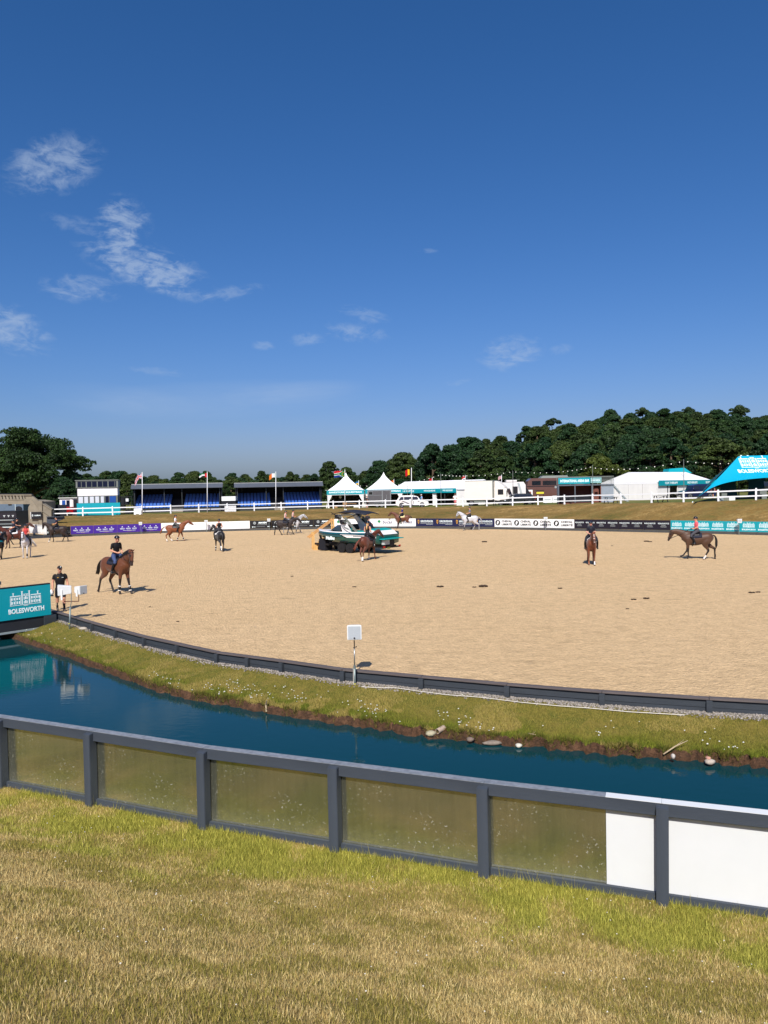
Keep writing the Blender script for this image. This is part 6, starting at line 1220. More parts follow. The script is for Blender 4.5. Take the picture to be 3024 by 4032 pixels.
# ------------------------------------------------------------------ organic bodies: lofted limbs fused into one skin
def cat_rom(P, n):
    P = [np.array(p, float) for p in P]; out = []
    for i in range(len(P) - 1):
        p0, p1, p2, p3 = P[max(i - 1, 0)], P[i], P[i + 1], P[min(i + 2, len(P) - 1)]
        for k in range(n):
            t = k / n; out.append(.5 * (2 * p1 + (p2 - p0) * t + (2 * p0 - 5 * p1 + 4 * p2 - p3) * t * t + (3 * p1 - p0 - 3 * p2 + p3) * t ** 3))
    out.append(P[-1]); return out
def limb(pts, rad, col, up=(0, 0, 1), n=12, sub=3):
    """pts: centres; rad: (side, up) half sizes; col: one colour or one per point. A closed, rounded tube."""
    rad = [(r, r) if isinstance(r, (int, float)) else r for r in rad]; cols = col if isinstance(col, list) else [col] * len(pts)
    Q = cat_rom([tuple(p) + tuple(r) for p, r in zip(pts, rad)], sub); m = len(Q); V, C = [], []; u0 = Vector(up); prev = None
    Pc = [Vector(q[:3]) for q in Q]
    ends = []
    for i, q in enumerate(Q):
        t = (Pc[min(i + 1, m - 1)] - Pc[max(i - 1, 0)]).normalized(); x = t.cross(u0)
        if x.length < .15: x = t.cross(Vector((1, 0, 0)) if abs(t.x) < .8 else Vector((0, 1, 0)))
        x.normalize(); y = x.cross(t).normalized(); c = cols[min(int(i / sub + .5), len(cols) - 1)]
        for j in range(n):
            a = 2 * math.pi * j / n; V.append(Pc[i] + x * (math.cos(a) * max(q[3], .003)) + y * (math.sin(a) * max(q[4], .003))); C.append(c)
        if i in (0, m - 1): ends.append((Pc[i] + t * (-1 if i == 0 else 1) * min(q[3], q[4]) * .5, c))
    F = [(i * n + j, i * n + (j + 1) % n, (i + 1) * n + (j + 1) % n, (i + 1) * n + j) for i in range(m - 1) for j in range(n)]
    a = len(V); V += [ends[0][0], ends[1][0]]; C += [ends[0][1], ends[1][1]]
    F += [(a, (j + 1) % n, j) for j in range(n)] + [(a + 1, (m - 1) * n + j, (m - 1) * n + (j + 1) % n) for j in range(n)]
    return V, F, C
def fuse(name, pieces, voxel, iters=4, fac=.5):
    V, F, C = [], [], []
    for v, f, c in pieces:
        o = len(V); V += v; F += [tuple(i + o for i in q) for q in f]; C += c
    me = bpy.data.meshes.new(name); me.from_pydata([tuple(v) for v in V], [], F); me.update()
    bm = bmesh.new(); bm.from_mesh(me); bmesh.ops.recalc_face_normals(bm, faces=bm.faces); bm.to_mesh(me); bm.free()
    o = bpy.data.objects.new(name, me); COL.objects.link(o)
    r = o.modifiers.new('r', 'REMESH'); r.mode = 'VOXEL'; r.voxel_size = voxel; r.use_smooth_shade = True
    s = o.modifiers.new('s', 'SMOOTH'); s.factor = fac; s.iterations = iters
    dg = bpy.context.evaluated_depsgraph_get(); out = bpy.data.meshes.new_from_object(o.evaluated_get(dg)); out.name = name
    bpy.data.objects.remove(o); bpy.data.meshes.remove(me)
    kd = kdtree.KDTree(len(V))
    for i, v in enumerate(V): kd.insert(v, i)
    kd.balance(); cols = np.array([C[kd.find(v.co)[1]] for v in out.vertices]); out.materials.clear(); vcol(out, cols); out.shade_smooth()
    return out
m_coat = MV('horse_coat', .52, .32, sheen=.15); m_cloth = MV('skin_and_cloth', .7, .3); m_hair = MV('horse_hair', .55, .35)
m_leather = M('black_leather', (24, 22, 24), .35, .1, 9, spec=.5); m_brl = M('brown_leather', (84, 50, 30), .45, .1, 9); m_helm = M('riding_helmet', (14, 16, 22), .22, .05, spec=.6, coat=.4); m_padw = M('white_pad', (226, 226, 224), .8, .04); m_padn = M('navy_pad', (26, 30, 46), .8, .05); m_padt = M('teal_pad', (0, 160, 170), .7, .05); m_boot = M('black_boot', (20, 20, 22), .4, .08, spec=.5); m_band = M('white_bandage', (222, 220, 214), .8, .05)
def rot2(p, c, a): s_, k = math.sin(a), math.cos(a); x, z = p[0] - c[0], p[2] - c[2]; return (c[0] + x * k + z * s_, p[1], c[2] - x * s_ + z * k)
WALK = dict(FL=('s', 20), FR=('s', -14), HL=('s', -18), HR=('s', 16))
def horse(label, u, v, heading, coat, legs=None, socks=(None,) * 4, mane=None, neck=38, head=-58, turn=0, pose=None, pad=None, boots=None, tail=None, blaze=None, scale=1.0, tailswing=(0, 0), z=0.0, belly=None, group='ridden horses on the sand', reins=True, muzzle=None, girth=True):
    """heading: degrees, 0 = facing right (+x), 90 = away from the camera, -90 = towards it"""
    pose = pose or WALK; cc = lin(coat); lc = lin(legs) if legs else cc; bl = lin(belly) if belly else cc; mz = lin(muzzle) if muzzle else tuple(x * .6 for x in cc); mc = lin(mane or coat); hoof = lin((60, 52, 46)); P = []
    # barrel, rump, chest
    P.append(limb([(-.84, 0, 1.27), (-.76, 0, 1.27), (-.6, 0, 1.265), (-.4, 0, 1.245), (-.15, 0, 1.2), (.1, 0, 1.165), (.32, 0, 1.175), (.52, 0, 1.22), (.68, 0, 1.23), (.8, 0, 1.2), (.86, 0, 1.17)],
                  [(.1, .12), (.2, .23), (.275, .31), (.285, .325), (.3, .335), (.31, .355), (.29, .365), (.255, .36), (.22, .3), (.16, .2), (.08, .1)], cc, n=18, sub=3))
    # neck and head
    na, ha = R(neck), R(head); n0 = Vector((.6, 0, 1.36)); ty = R(turn); dirn = Vector((math.cos(na) * math.cos(ty * .5), math.cos(na) * math.sin(ty * .5), math.sin(na)))
    poll = n0 + dirn * .84; hd = Vector((math.cos(ha) * math.cos(ty), math.cos(ha) * math.sin(ty), math.sin(ha))); arch = Vector((-math.sin(na), 0, math.cos(na))) * (.06 if neck < 50 else .09)
    P.append(limb([n0 - dirn * .2 + Vector((0, 0, -.08)), n0, n0 + dirn * .3 + arch * .8, n0 + dirn * .58 + arch, poll - dirn * .04, poll + hd * .1], [(.16, .36), (.15, .31), (.115, .225), (.09, .175), (.078, .14), (.07, .1)], cc, up=arch.normalized(), n=14))
    tip = poll + hd * .6; hu = Vector((-math.sin(ha), 0, math.cos(ha))); fc = lin(blaze) if blaze else cc
    P.append(limb([poll - hd * .06, poll + hd * .06, poll + hd * .2, poll + hd * .36, poll + hd * .5, tip], [(.07, .09), (.085, .135), (.082, .135), (.066, .1), (.056, .075), (.05, .06)], [cc, cc, cc, cc, mz if not blaze else mz, mz], up=hu, n=12))
    if blaze: P.append(limb([poll + hd * .1 + hu * .1, poll + hd * .3 + hu * .075, poll + hd * .52 + hu * .05], [(.03, .035), (.028, .03), (.034, .03)], fc, up=hu, n=8, sub=2))
    side = hd.cross(hu).normalized()
    for s in (-1, 1):
        P.append(limb([poll + side * .05 * s + hu * .02, poll + side * .065 * s + hu * .13 - hd * .05, poll + side * .06 * s + hu * .2 - hd * .07], [(.032, .03), (.034, .02), (.006, .006)], cc, up=hd, n=8, sub=2))
        P.append(limb([poll + hd * .17 + side * .07 * s + hu * .05, poll + hd * .21 + side * .075 * s + hu * .045], [(.022, .02), (.018, .018)], lin((12, 10, 10)), up=hu, n=8, sub=2))
    # legs
    feet = {}; cannon = {}
    for key, sx, sy in (('FL', 1, 1), ('FR', 1, -1), ('HL', -1, 1), ('HR', -1, -1)):
        md, a = pose[key][0], R(pose[key][1]); sk = socks[('FL', 'FR', 'HL', 'HR').index(key)]; sc_ = lin(sk) if sk else lc
        if sx > 0:
            J = [(.56, .15, 1.25), (.54, .16, 1.02), (.53, .155, .82), (.53, .15, .53), (.535, .15, .34), (.53, .15, .17), (.57, .15, .085), (.585, .15, .0)]; rr = [(.11, .2), (.1, .15), (.075, .1), (.055, .062), (.036, .045), (.042, .052), (.042, .05), (.062, .075)]; piv = J[1]; kn = 3; cl = [cc, cc, cc, lc, lc, sc_, sc_, hoof]
        else:
            J = [(-.55, .13, 1.3), (-.48, .17, 1.08), (-.44, .17, .9), (-.62, .15, .7), (-.74, .145, .56), (-.69, .145, .36), (-.66, .145, .18), (-.62, .145, .085), (-.605, .145, .0)]; rr = [(.13, .28), (.13, .25), (.11, .18), (.07, .1), (.05, .072), (.038, .05), (.044, .056), (.042, .05), (.062, .075)]; piv = J[0]; kn = 4; cl = [cc, cc, cc, cc, lc, lc, sc_, sc_, hoof]
        J = [(x, y * sy, z_) for x, y, z_ in J]
        J = J[:1] + [rot2(j, piv, -a) for j in J[1:]] if sx > 0 else J[:1] + [rot2(j, piv, -a * (.35 if i == 0 else 1)) for i, j in enumerate(J[1:])]
        if md == 'l':       # lifted: fold below the knee / hock
            b = R(pose[key][2]); J = J[:kn + 1] + [rot2(j, J[kn], b) for j in J[kn + 1:]]
            b2 = b * .4; f_ = len(J) - 3; J = J[:f_ + 1] + [rot2(j, J[f_], b2) for j in J[f_ + 1:]]
        else:
            z0, z1 = piv[2], J[-1][2]; k = z0 / max(z0 - z1, .01); J = [j if j[2] >= z0 else (j[0], j[1], z0 - (z0 - j[2]) * k) for j in J]
            J[-1] = (J[-1][0], J[-1][1], .012); J[-2] = (J[-2][0], J[-2][1], .09)
        P.append(limb(J, rr, cl, up=(1, 0, 0), n=10)); cannon[key] = (Vector(J[kn + 1]), Vector(J[kn + 2])); feet[key] = J[-1]
        hdv = Vector(J[-1]) - Vector(J[-2])
    me = fuse('body', P, .024, 3); me.materials.append(m_coat)
    loc = PZ(u, v, z); o = thing('horse', label, 'horse', (loc.x, loc.y, z), R(heading), group); o.scale = (scale,) * 3
    link('body', me, None, o)
    # mane and tail
    mp = []
    for k in range(7):
        t = .08 + .86 * k / 6; a_ = n0 + dirn * .84 * t + arch * math.sin(math.pi * min(1, t + .1)) + arch.normalized() * (.26 - .16 * t); mp.append(limb([a_ - arch.normalized() * .03 + Vector((0, .0, 0)), a_ + Vector((0, -.06, -.03)), a_ + Vector((-.02, -.105, -.15)) - arch.normalized() * .02], [(.075, .04), (.065, .03), (.04, .012)], mc, up=(0, 1, 0), n=8, sub=2))
    mm = fuse('mane', mp, .022, 2); mm.materials.append(m_hair); link('mane', mm, None, o)
    tb, ts = tailswing; tp = [(-.82, 0, 1.42), (-.92 - tb * .2, ts * .2, 1.36), (-.98 - tb * .55, ts * .5, 1.15), (-.97 - tb * .8, ts * .8, .88), (-.93 - tb, ts, .6 + tb * .35)]
    tm = fuse('tail', [limb(tp, [(.035, .035), (.05, .045), (.075, .065), (.08, .07), (.02, .02)], lin(tail or mane or coat), up=(1, 0, 0), n=10)] + [limb([tp[2], (tp[3][0] - .03, tp[3][1] + k * .05, tp[3][2]), (tp[4][0] - .06 * abs(k), tp[4][1] + k * .09, tp[4][2] + .06 * (k + 1))], [.04, .04, .008], lin(tail or mane or coat), n=8, sub=2) for k in (-1, 1)], .022, 2); tm.materials.append(m_hair); link('tail', tm, None, o)
    # saddle cloth wrapped over the back, saddle, girth
    def wrap(x0, x1, lo, off, name, mat, parent):
        mb = MB(); nx, nn = 8, 16; V = []
        for th in (0.0, .018):
            for i in range(nx + 1):
                x = x0 + (x1 - x0) * i / nx; t = np.interp(x, [-.4, -.15, .1, .32, .52], [0, 1, 2, 3, 4]); zc = np.interp(t, range(5), [1.245, 1.2, 1.165, 1.175, 1.22]); hw = np.interp(t, range(5), [.285, .3, .31, .29, .255]) + off + th; hh = np.interp(t, range(5), [.325, .335, .355, .365, .36]) + off + th
                for j in range(nn + 1):
                    a_ = math.pi / 2 + (j / nn - .5) * 2 * lo; V.append((x, math.cos(a_) * hw, zc + math.sin(a_) * hh))
        k = (nx + 1) * (nn + 1); F = []
        for b in (0, k): F += [(b + i * (nn + 1) + j, b + i * (nn + 1) + j + 1, b + (i + 1) * (nn + 1) + j + 1, b + (i + 1) * (nn + 1) + j) for i in range(nx) for j in range(nn)]
        rim = [i * (nn + 1) for i in range(nx + 1)] + [nx * (nn + 1) + j for j in range(1, nn + 1)] + [i * (nn + 1) + nn for i in range(nx - 1, -1, -1)] + [j for j in range(nn - 1, 0, -1)]
        F += [(rim[i], rim[(i + 1) % len(rim)], k + rim[(i + 1) % len(rim)], k + rim[i]) for i in range(len(rim))]
        return part(name, MB().add(V, F), mat, parent, True)
    wrap(-.2, .42, R(74), .012, 'saddle_pad', pad or m_padn, o); sd = wrap(-.1, .38, R(52), .034, 'saddle', m_leather, o)
    part('cantle', MB().ball((-.1, 0, 1.585), (.06, .16, .06), 12, 8), m_leather, sd, True); part('pommel', MB().ball((.34, 0, 1.6), (.06, .08, .05), 10, 8), m_leather, sd, True)
    g = [(.3, math.cos(a_) * .305, 1.175 + math.sin(a_) * .385) for a_ in np.linspace(R(195), R(345), 12)]; part('girth', MB().tube(g, .03, 6), m_leather, o)
    # bridle
    for t, w_, h_ in ((.42, .075, .105), (.07, .1, .15)):
        cpt = poll + hd * t; part('bridle_strap', MB().tube([cpt + side * math.cos(a_) * w_ + hu * math.sin(a_) * h_ for a_ in np.linspace(0, 6.283, 13)], .012, 5), m_leather, o)
    for s in (-1, 1):
        part('cheek_strap', MB().tube([poll + hd * .07 + side * .095 * s, poll + hd * .42 + side * .076 * s], .011, 5), m_leather, o)
        if reins: part('rein', MB().tube([poll + hd * .46 + side * .07 * s - hu * .03, (poll + hd * .46).lerp(Vector((.44, 0, 1.78)), .55) + Vector((0, .12 * -s, -.06)), Vector((.44, -.07 * s, 1.78))], .009, 5), m_leather, o)
    if boots:
        for key, spec in boots.items():
            a_, b_ = cannon[key]; mat = {'w': m_band, 'b': m_boot}[spec[0]]
            bt = part('leg_wrap', MB().tube([a_.lerp(b_, -.05), a_.lerp(b_, .5), a_.lerp(b_, 1.0)], [.06, .055, .062], 10), mat, o, True)
            if len(spec) > 1: part('wrap_band', MB().tube([a_.lerp(b_, -.12), a_.lerp(b_, .06)], .066, 10), m_band, bt, True); part('wrap_band', MB().tube([a_.lerp(b_, .92), a_.lerp(b_, 1.14)], .068, 10), m_band, bt, True)
    return o
SKIN = (206, 150, 122)
def face(P, c, fwd, up, skin, hairc, hr=.098):
    c = Vector(c); f = Vector(fwd).normalized(); up = Vector(up).normalized(); s = f.cross(up).normalized(); sk = lin(skin)
    P.append(limb([c - up * .13 + f * .015, c - up * .075 + f * .02, c, c + up * .06, c + up * .105], [(.045, .055), (.068, .083), (.078, .098), (.074, .094), (.04, .05)], sk, up=f, n=12, sub=2))
    P.append(limb([c + f * .085 + up * .02, c + f * .112 - up * .025, c + f * .09 - up * .035], [(.012, .01), (.017, .014), (.014, .01)], sk, n=6, sub=2))
    for q in (-1, 1):
        P.append(limb([c + s * .08 * q + up * .02, c + s * .085 * q - up * .03], [(.014, .022), (.012, .018)], sk, n=6, sub=2)); P.append(limb([c + f * .088 + s * .032 * q + up * .012, c + f * .092 + s * .032 * q + up * .004], [.007, .006], lin((70, 50, 42)), n=6, sub=2))
    P.append(limb([c + f * .084 - up * .062 - s * .022, c + f * .09 - up * .062, c + f * .084 - up * .062 + s * .022], [.006, .008, .006], lin((150, 84, 78)), n=6, sub=2))
    P.append(limb([c - f * .05 - up * .05, c - f * .06 + up * .03, c - f * .02 + up * .09], [(.07, .05), (.08, .06), (.06, .05)], lin(hairc), up=f, n=10, sub=2))
def hand(P, w, d, out, skin, curl=.6, s=1.0):
    """palm, four fingers of unequal length bent at the knuckle, thumb from the side of the palm"""
    w, d, o_ = Vector(w), Vector(d).normalized(), Vector(out).normalized(); n = d.cross(o_).normalized(); sk = lin(skin)
    P.append(limb([w - d * .02, w + d * .04, w + d * .085], [(.028, .02), (.04, .018), (.04, .015)], sk, up=n, n=8, sub=2))
    for k, ln in enumerate((.066, .076, .07, .054)):
        b = w + d * .082 + o_ * (.03 - .02 * k); k1 = b + d * ln * .5 - n * ln * .15 * curl; k2 = k1 + d * ln * .4 * (1 - curl) - n * ln * .45 * curl; P.append(limb([b - d * .01, k1, k2], [.0095, .009, .007], sk, n=6, sub=2))
    b = w + d * .03 + o_ * .035; P.append(limb([b, b + d * .03 + o_ * .022, b + d * .058 + o_ * .02 - n * .012], [.011, .0105, .008], sk, n=6, sub=2))
def rider(h, label, shirt, legs=(40, 42, 50), sleeve=.45, skin=SKIN, hairc=(60, 42, 30), lean=6, look=(1, 0, -.15), ponytail=None, gloves=None, bootc=(20, 20, 22), vest=False, hands_z=0, female=True, neckline=False, headturn=0):
    """sits on horse h and shares its frame: seat, thigh and calf on the saddle, hands at the reins"""
    P = []; sh, lg, sk, bt = lin(shirt), lin(legs), lin(skin), lin(bootc); ln = R(lean); pv = Vector((.06, 0, 1.66))
    def T(x, y, z_): p = Vector((x, y, z_)); q = p - pv; return Vector((pv.x + q.x * math.cos(ln) + q.z * math.sin(ln), p.y, pv.z + q.z * math.cos(ln) - q.x * math.sin(ln)))
    w = .92 if female else 1.08
    P.append(limb([T(.0, 0, 1.6), T(.03, 0, 1.7), T(.06, 0, 1.8)], [(.17, .13), (.175, .14), (.15, .115)], lg, up=(1, 0, 0), n=14, sub=2))
    P.append(limb([T(.05, 0, 1.76), T(.06, 0, 1.9), T(.05, 0, 2.04), T(.03, 0, 2.14), T(.02, 0, 2.2)], [(.145 * w, .11), (.14 * w, .1), (.175 * w, .12), (.17 * w, .1), (.07, .07)], sh, up=(1, 0, 0), n=14))
    P.append(limb([T(.02, 0, 2.16), T(.035, 0, 2.27)], [.055, .05], sk, n=10, sub=2))
    hc = T(.06, 0, 2.37); lk = Vector(look); lk.rotate(Euler((0, 0, R(headturn)))); face(P, hc, lk, (0, 0, 1), skin, hairc)
    for s in (-1, 1):
        S, E, W = T(.03, .185 * w * s, 2.13), T(.04, .25 * w * s, 1.87), T(.3, .12 * s, 1.8 + hands_z); M_ = S.lerp(E, sleeve * 1.6 if sleeve < .62 else 1)
        c1 = [sh, sh, sh if sleeve > .3 else sk, sk if sleeve < .7 else sh]
        if vest: c1 = [sh, sk, sk, sk]
        P.append(limb([S + Vector((0, -.05 * s, .01)), S, S.lerp(E, .55), E], [.055, .058, .05, .042], c1, n=10)); P.append(limb([E, E.lerp(W, .5), W], [.042, .038, .028], [sk if sleeve < .7 else sh, sk if sleeve < .9 else sh, sk], n=10)); hand(P, W, (Vector((.42, .06 * s, 1.77 + hands_z)) - W), (0, 0, 1), gloves or skin, .9)
        H_, K_, A_ = Vector((.06, .13 * s, 1.66)), Vector((.42, .315 * s, 1.4)), Vector((.2, .345 * s, 1.0))
        P.append(limb([H_, H_.lerp(K_, .5) + Vector((0, .03 * s, .02)), K_], [.105, .09, .065], lg, n=12)); P.append(limb([K_, K_.lerp(A_, .35) + Vector((-.03, .01 * s, 0)), A_, A_ + Vector((-.01, 0, -.04))], [.066, .064, .044, .045], [lg, bt, bt, bt], n=12)); P.append(limb([A_ + Vector((-.06, 0, -.06)), A_ + Vector((.05, 0, -.06)), A_ + Vector((.19, .01 * s, -.05))], [(.038, .035), (.044, .042), (.032, .022)], bt, n=10))
    me = fuse('body', P, .0165, 2); me.materials.append(m_cloth)
    o = thing('person', label, 'person', h.location, h.rotation_euler.z, 'riders on the sand'); o.scale = h.scale; link('body', me, None, o)
    mb = MB(); hp = hc + Vector((-.005, 0, .035)); mb.ball(hp, (.128, .108, .115), 16, 10); mb.v = [(x, y, max(z_, hp.z - .015 - .02 * (hp.x - x))) for x, y, z_ in mb.v]
    he = part('helmet', mb, m_helm, o, True); f = lk.normalized(); part('peak', MB().prism([hp + Vector((.1 * f.x - .07 * f.y, .1 * f.y + .07 * f.x, 0)), hp + Vector((.175 * f.x - .03 * f.y, .175 * f.y + .03 * f.x, -.02)), hp + Vector((.175 * f.x + .03 * f.y, .175 * f.y - .03 * f.x, -.02)), hp + Vector((.1 * f.x + .07 * f.y, .1 * f.y - .07 * f.x, 0))], (0, 0, .012)), m_helm, he)
    part('chin_strap', MB().tube([hc + Vector((.02, .085, .02)), hc + Vector((.05, .06, -.1)), hc + Vector((.06, 0, -.135)), hc + Vector((.05, -.06, -.1)), hc + Vector((.02, -.085, .02))], .008, 5), m_leather, he)
    if ponytail:
        pm = fuse('hair', [limb([hc + Vector((-.09, 0, -.03)), hc + Vector((-.15, 0, -.12)), hc + Vector((-.16, 0, -.28)), hc + Vector((-.14, 0, -.42))], [.03, .042, .04, .008], lin(ponytail), n=8)], .016, 1); pm.materials.append(m_hair); link('ponytail', pm, None, o)
    for s in (-1, 1): part('stirrup', MB().tube([(.24, .35 * s, 1.28), (.22, .355 * s, 1.02)], .01, 5).tube([(.22 + .01, .355 * s + .055 * math.cos(a_), .95 + .06 * math.sin(a_)) for a_ in np.linspace(0, 6.283, 11)], .009, 5), m_rim, o)
    return o
# ------------------------------------------------------------------ horses and riders
BAY, CHEST, DBAY, BLACK, GREY, LIVER = (94, 52, 28), (124, 70, 40), (70, 44, 30), (28, 26, 28), (206, 206, 206), (92, 48, 28)
LIFT = lambda a, b: ('l', a, b)
KW = (16, 15, 16)
# near bay
h = horse('bay horse with black mane walking toward the camera, nearest horse on the sand', 458, 2336, -33, BAY, (24, 18, 16), mane=KW, neck=36, head=-76, turn=-30, pad=m_padn, tail=KW, scale=1.07, tailswing=(.4, .1), boots=dict(FL='bw', FR='bw'), pose=dict(FL=('s', 14), FR=('s', -8), HL=('s', 12), HR=('l', -8, 22)), muzzle=(40, 26, 20))
rider(h, 'person in black T-shirt, blue breeches and black helmet riding the nearest bay horse', (20, 20, 22), (62, 76, 112), .5, female=False, look=(1, -.35, -.5), lean=8)
# chestnut, white shirt
h = horse('chestnut horse walking right in front of the purple and white boards', 690, 2131, 10, CHEST, CHEST, (None, None, (226, 220, 210), (226, 220, 210)), CHEST, 38, -38, pad=m_leather, boots=dict(FL='bw', FR='bw'), tailswing=(.42, 0), pose=dict(FL=('s', 16), FR=('s', -22), HL=('s', 14), HR=('s', -6)))
rider(h, 'person in white shirt and grey breeches riding the chestnut horse at left', (226, 228, 230), (74, 76, 74), .5, lean=2, look=(1, 0, -.1), ponytail=(60, 40, 28))
# black horse from behind
h = horse('black horse seen from behind walking away left of the paired horses', 866, 2170, 116, BLACK, BLACK, (None, None, (228, 224, 216), None), BLACK, 44, -50, turn=34, pad=m_padw, boots=dict(FL='bw', HL='w'), pose=dict(FL=('s', 10), FR=('s', -10), HL=('l', -14, 20), HR=('s', 8)))
rider(h, 'person in sleeveless black top riding the black horse seen from behind', (20, 22, 26), (46, 48, 56), .0, vest=True, lean=0, hairc=(40, 28, 22), gloves=(24, 24, 26))
# pair
h = horse('grey horse behind the dark one in the pair walking right', 1152, 2099, 7, (190, 190, 192), (120, 120, 124), mane=(150, 150, 152), neck=42, head=-40, pad=m_padn, boots=dict(FL='b', FR='b'), muzzle=(120, 120, 124), pose=dict(FL=('s', 24), FR=('s', -10), HL=('s', -16), HR=('s', 12)))
rider(h, 'person in white vest riding the grey horse of the pair', (226, 222, 222), (40, 42, 50), 0, vest=True, skin=(206, 140, 118))
h = horse('dark brown horse in front in the pair walking right', 1122, 2106, 7, (48, 40, 38), (30, 26, 26), mane=KW, neck=22, head=-48, pad=m_padn, boots=dict(HL='b'), pose=dict(FL=('s', 22), FR=('s', -20), HL=('s', -22), HR=('s', 14)))
rider(h, 'person in white and pink vest riding the dark horse of the pair', (232, 226, 226), (34, 36, 44), 0, vest=True, skin=(206, 140, 118))
# chestnut before the boat
h = horse('red chestnut horse seen from behind in front of the boat', 1448, 2206, 63, (92, 48, 32), (92, 48, 32), ((226, 220, 212), None, (230, 226, 220), (230, 226, 220)), (96, 46, 30), 34, -46, turn=-26, pad=m_padn, tailswing=(.3, .3), pose=dict(FL=('s', -6), FR=('s', 14), HL=('s', 4), HR=('l', -8, 16)))
rider(h, 'person in black vest with blond ponytail riding before the boat', (20, 20, 24), (26, 28, 34), 0, vest=True, ponytail=(214, 180, 120), lean=4, hairc=(200, 164, 104))
# brown beyond the boat, near the boards
h = horse('brown horse with white hind socks standing left facing at the clover boards', 1587, 2081, 178, (98, 58, 40), (52, 34, 26), (None, None, (224, 220, 214), (224, 220, 214)), KW, 36, -42, pad=M('yellow_pad', (222, 206, 150), .8), tail=(40, 30, 26), tailswing=(.05, 0), pose=dict(FL=('s', 8), FR=('s', -8), HL=('s', -10), HR=('s', 8)))
rider(h, 'person in navy blue shirt riding the brown horse at the clover boards', (44, 42, 112), (26, 28, 34), .5, lean=0)
# brown horse hidden behind the boat
h = horse('brown horse half hidden behind the boat tower', 1450, 2128, -112, (104, 62, 40), KW, mane=KW, neck=56, head=-62, turn=20, pad=m_padn)
rider(h, 'person with dark helmet riding the horse hidden behind the boat tower', (34, 34, 40), lean=2)
# white grey at centre right
h = horse('pale grey horse trotting left in front of the navy boards', 1852, 2088, 180, (186, 186, 190), (140, 140, 142), mane=(186, 186, 188), neck=42, head=-62, pad=m_padw, tail=(150, 150, 152), tailswing=(.3, 0), boots=dict(FL='b'), muzzle=(110, 108, 108), pose=dict(FL=('s', 10), FR=('l', 26, -60), HL=('s', -14), HR=('s', 16)))
rider(h, 'person in grey T-shirt riding the pale grey horse', (112, 112, 122), (52, 50, 52), .5, lean=-2)
# front chestnut
h = horse('chestnut horse with white blaze walking straight toward the camera at right', 2328, 2222, -102, (118, 64, 38), (108, 58, 36), ((230, 226, 220), (150, 92, 60), None, None), (120, 62, 36), 36, -74, turn=14, pad=m_padw, blaze=(236, 228, 220), tailswing=(.15, -.2), pose=dict(FL=('s', 10), FR=('s', -6), HL=('s', 4), HR=('l', -12, 20)))
rider(h, 'person in dark navy T-shirt and black helmet riding the blazed chestnut at right', (24, 26, 38), (30, 32, 40), .45, lean=2, look=(1, 0, -.25), skin=(216, 158, 136))
# right bay
h = horse('dark bay horse with lowered head walking left in front of the teal boards', 2748, 2202, 166, (76, 52, 36), (30, 24, 22), (None, None, (220, 214, 206), None), KW, 20, -66, pad=m_padn, tail=KW, tailswing=(.05, .0), scale=1.02, pose=dict(FL=('l', 10, -26), FR=('s', -2), HL=('s', 14), HR=('s', -16)), muzzle=(44, 32, 26))
rider(h, 'person in coral pink shirt and black helmet riding the dark bay at right', (232, 92, 104), (66, 66, 72), .5, lean=4, look=(1, 0, -.3), gloves=(24, 24, 26))
# group at far left
h = horse('black brown horse walking left before the dark boarding beside the purple boards', 228, 2134, 194, (44, 32, 28), (28, 22, 22), ((220, 216, 210), None, None, None), KW, 40, -80, pad=m_padn, boots=dict(FL='bw'), pose=dict(FL=('s', 14), FR=('s', -8), HL=('s', -16), HR=('s', 10)))
rider(h, 'person in navy top riding the black brown horse beside the purple boards', (38, 32, 50), (26, 26, 34), .4, lean=4)
h = horse('bay horse facing right behind the riders at far left, near the black lorry', 66, 2144, 8, (92, 50, 34), KW, mane=KW, neck=44, head=-36, pad=m_padn)
rider(h, 'person in dark top riding the right facing bay horse at far left', (30, 28, 36), lean=2, skin=(196, 144, 120))
h = horse('brown horse walking toward the left edge in front of the black lorry', 60, 2158, 214, (86, 42, 32), (60, 30, 26), mane=(40, 24, 22), neck=36, head=-60, pad=m_padw, pose=dict(FL=('s', 12), FR=('s', -8), HL=('s', -12), HR=('s', 10)))
rider(h, 'person in dark blue T-shirt with pale helmet riding the brown horse at far left', (30, 34, 54), (30, 34, 48), .4, lean=4)
h = horse('grey horse with tail swishing walking toward the camera at left', 106, 2196, -76, (204, 204, 208), (180, 178, 178), mane=(190, 190, 192), neck=40, head=-72, pad=m_padn, boots=dict(FL='b'), tail=(216, 212, 204), tailswing=(.3, .45), muzzle=(130, 126, 126), pose=dict(FL=('s', 8), FR=('s', -4), HL=('s', 6), HR=('s', -12)))
rider(h, 'person in coral and black top riding the grey horse at left', (190, 62, 60), (20, 22, 26), 0, vest=True, skin=(214, 140, 116), lean=4)
h = horse('dark horse with teal saddle cloth cut off by the left edge', -10, 2204, 92, (34, 28, 26), (24, 22, 22), mane=KW, neck=40, head=-50, pad=m_padt, tailswing=(.0, .1))
rider(h, 'person in navy top on the horse with teal saddle cloth at left edge', (24, 26, 40), (20, 22, 30), .5, lean=2)
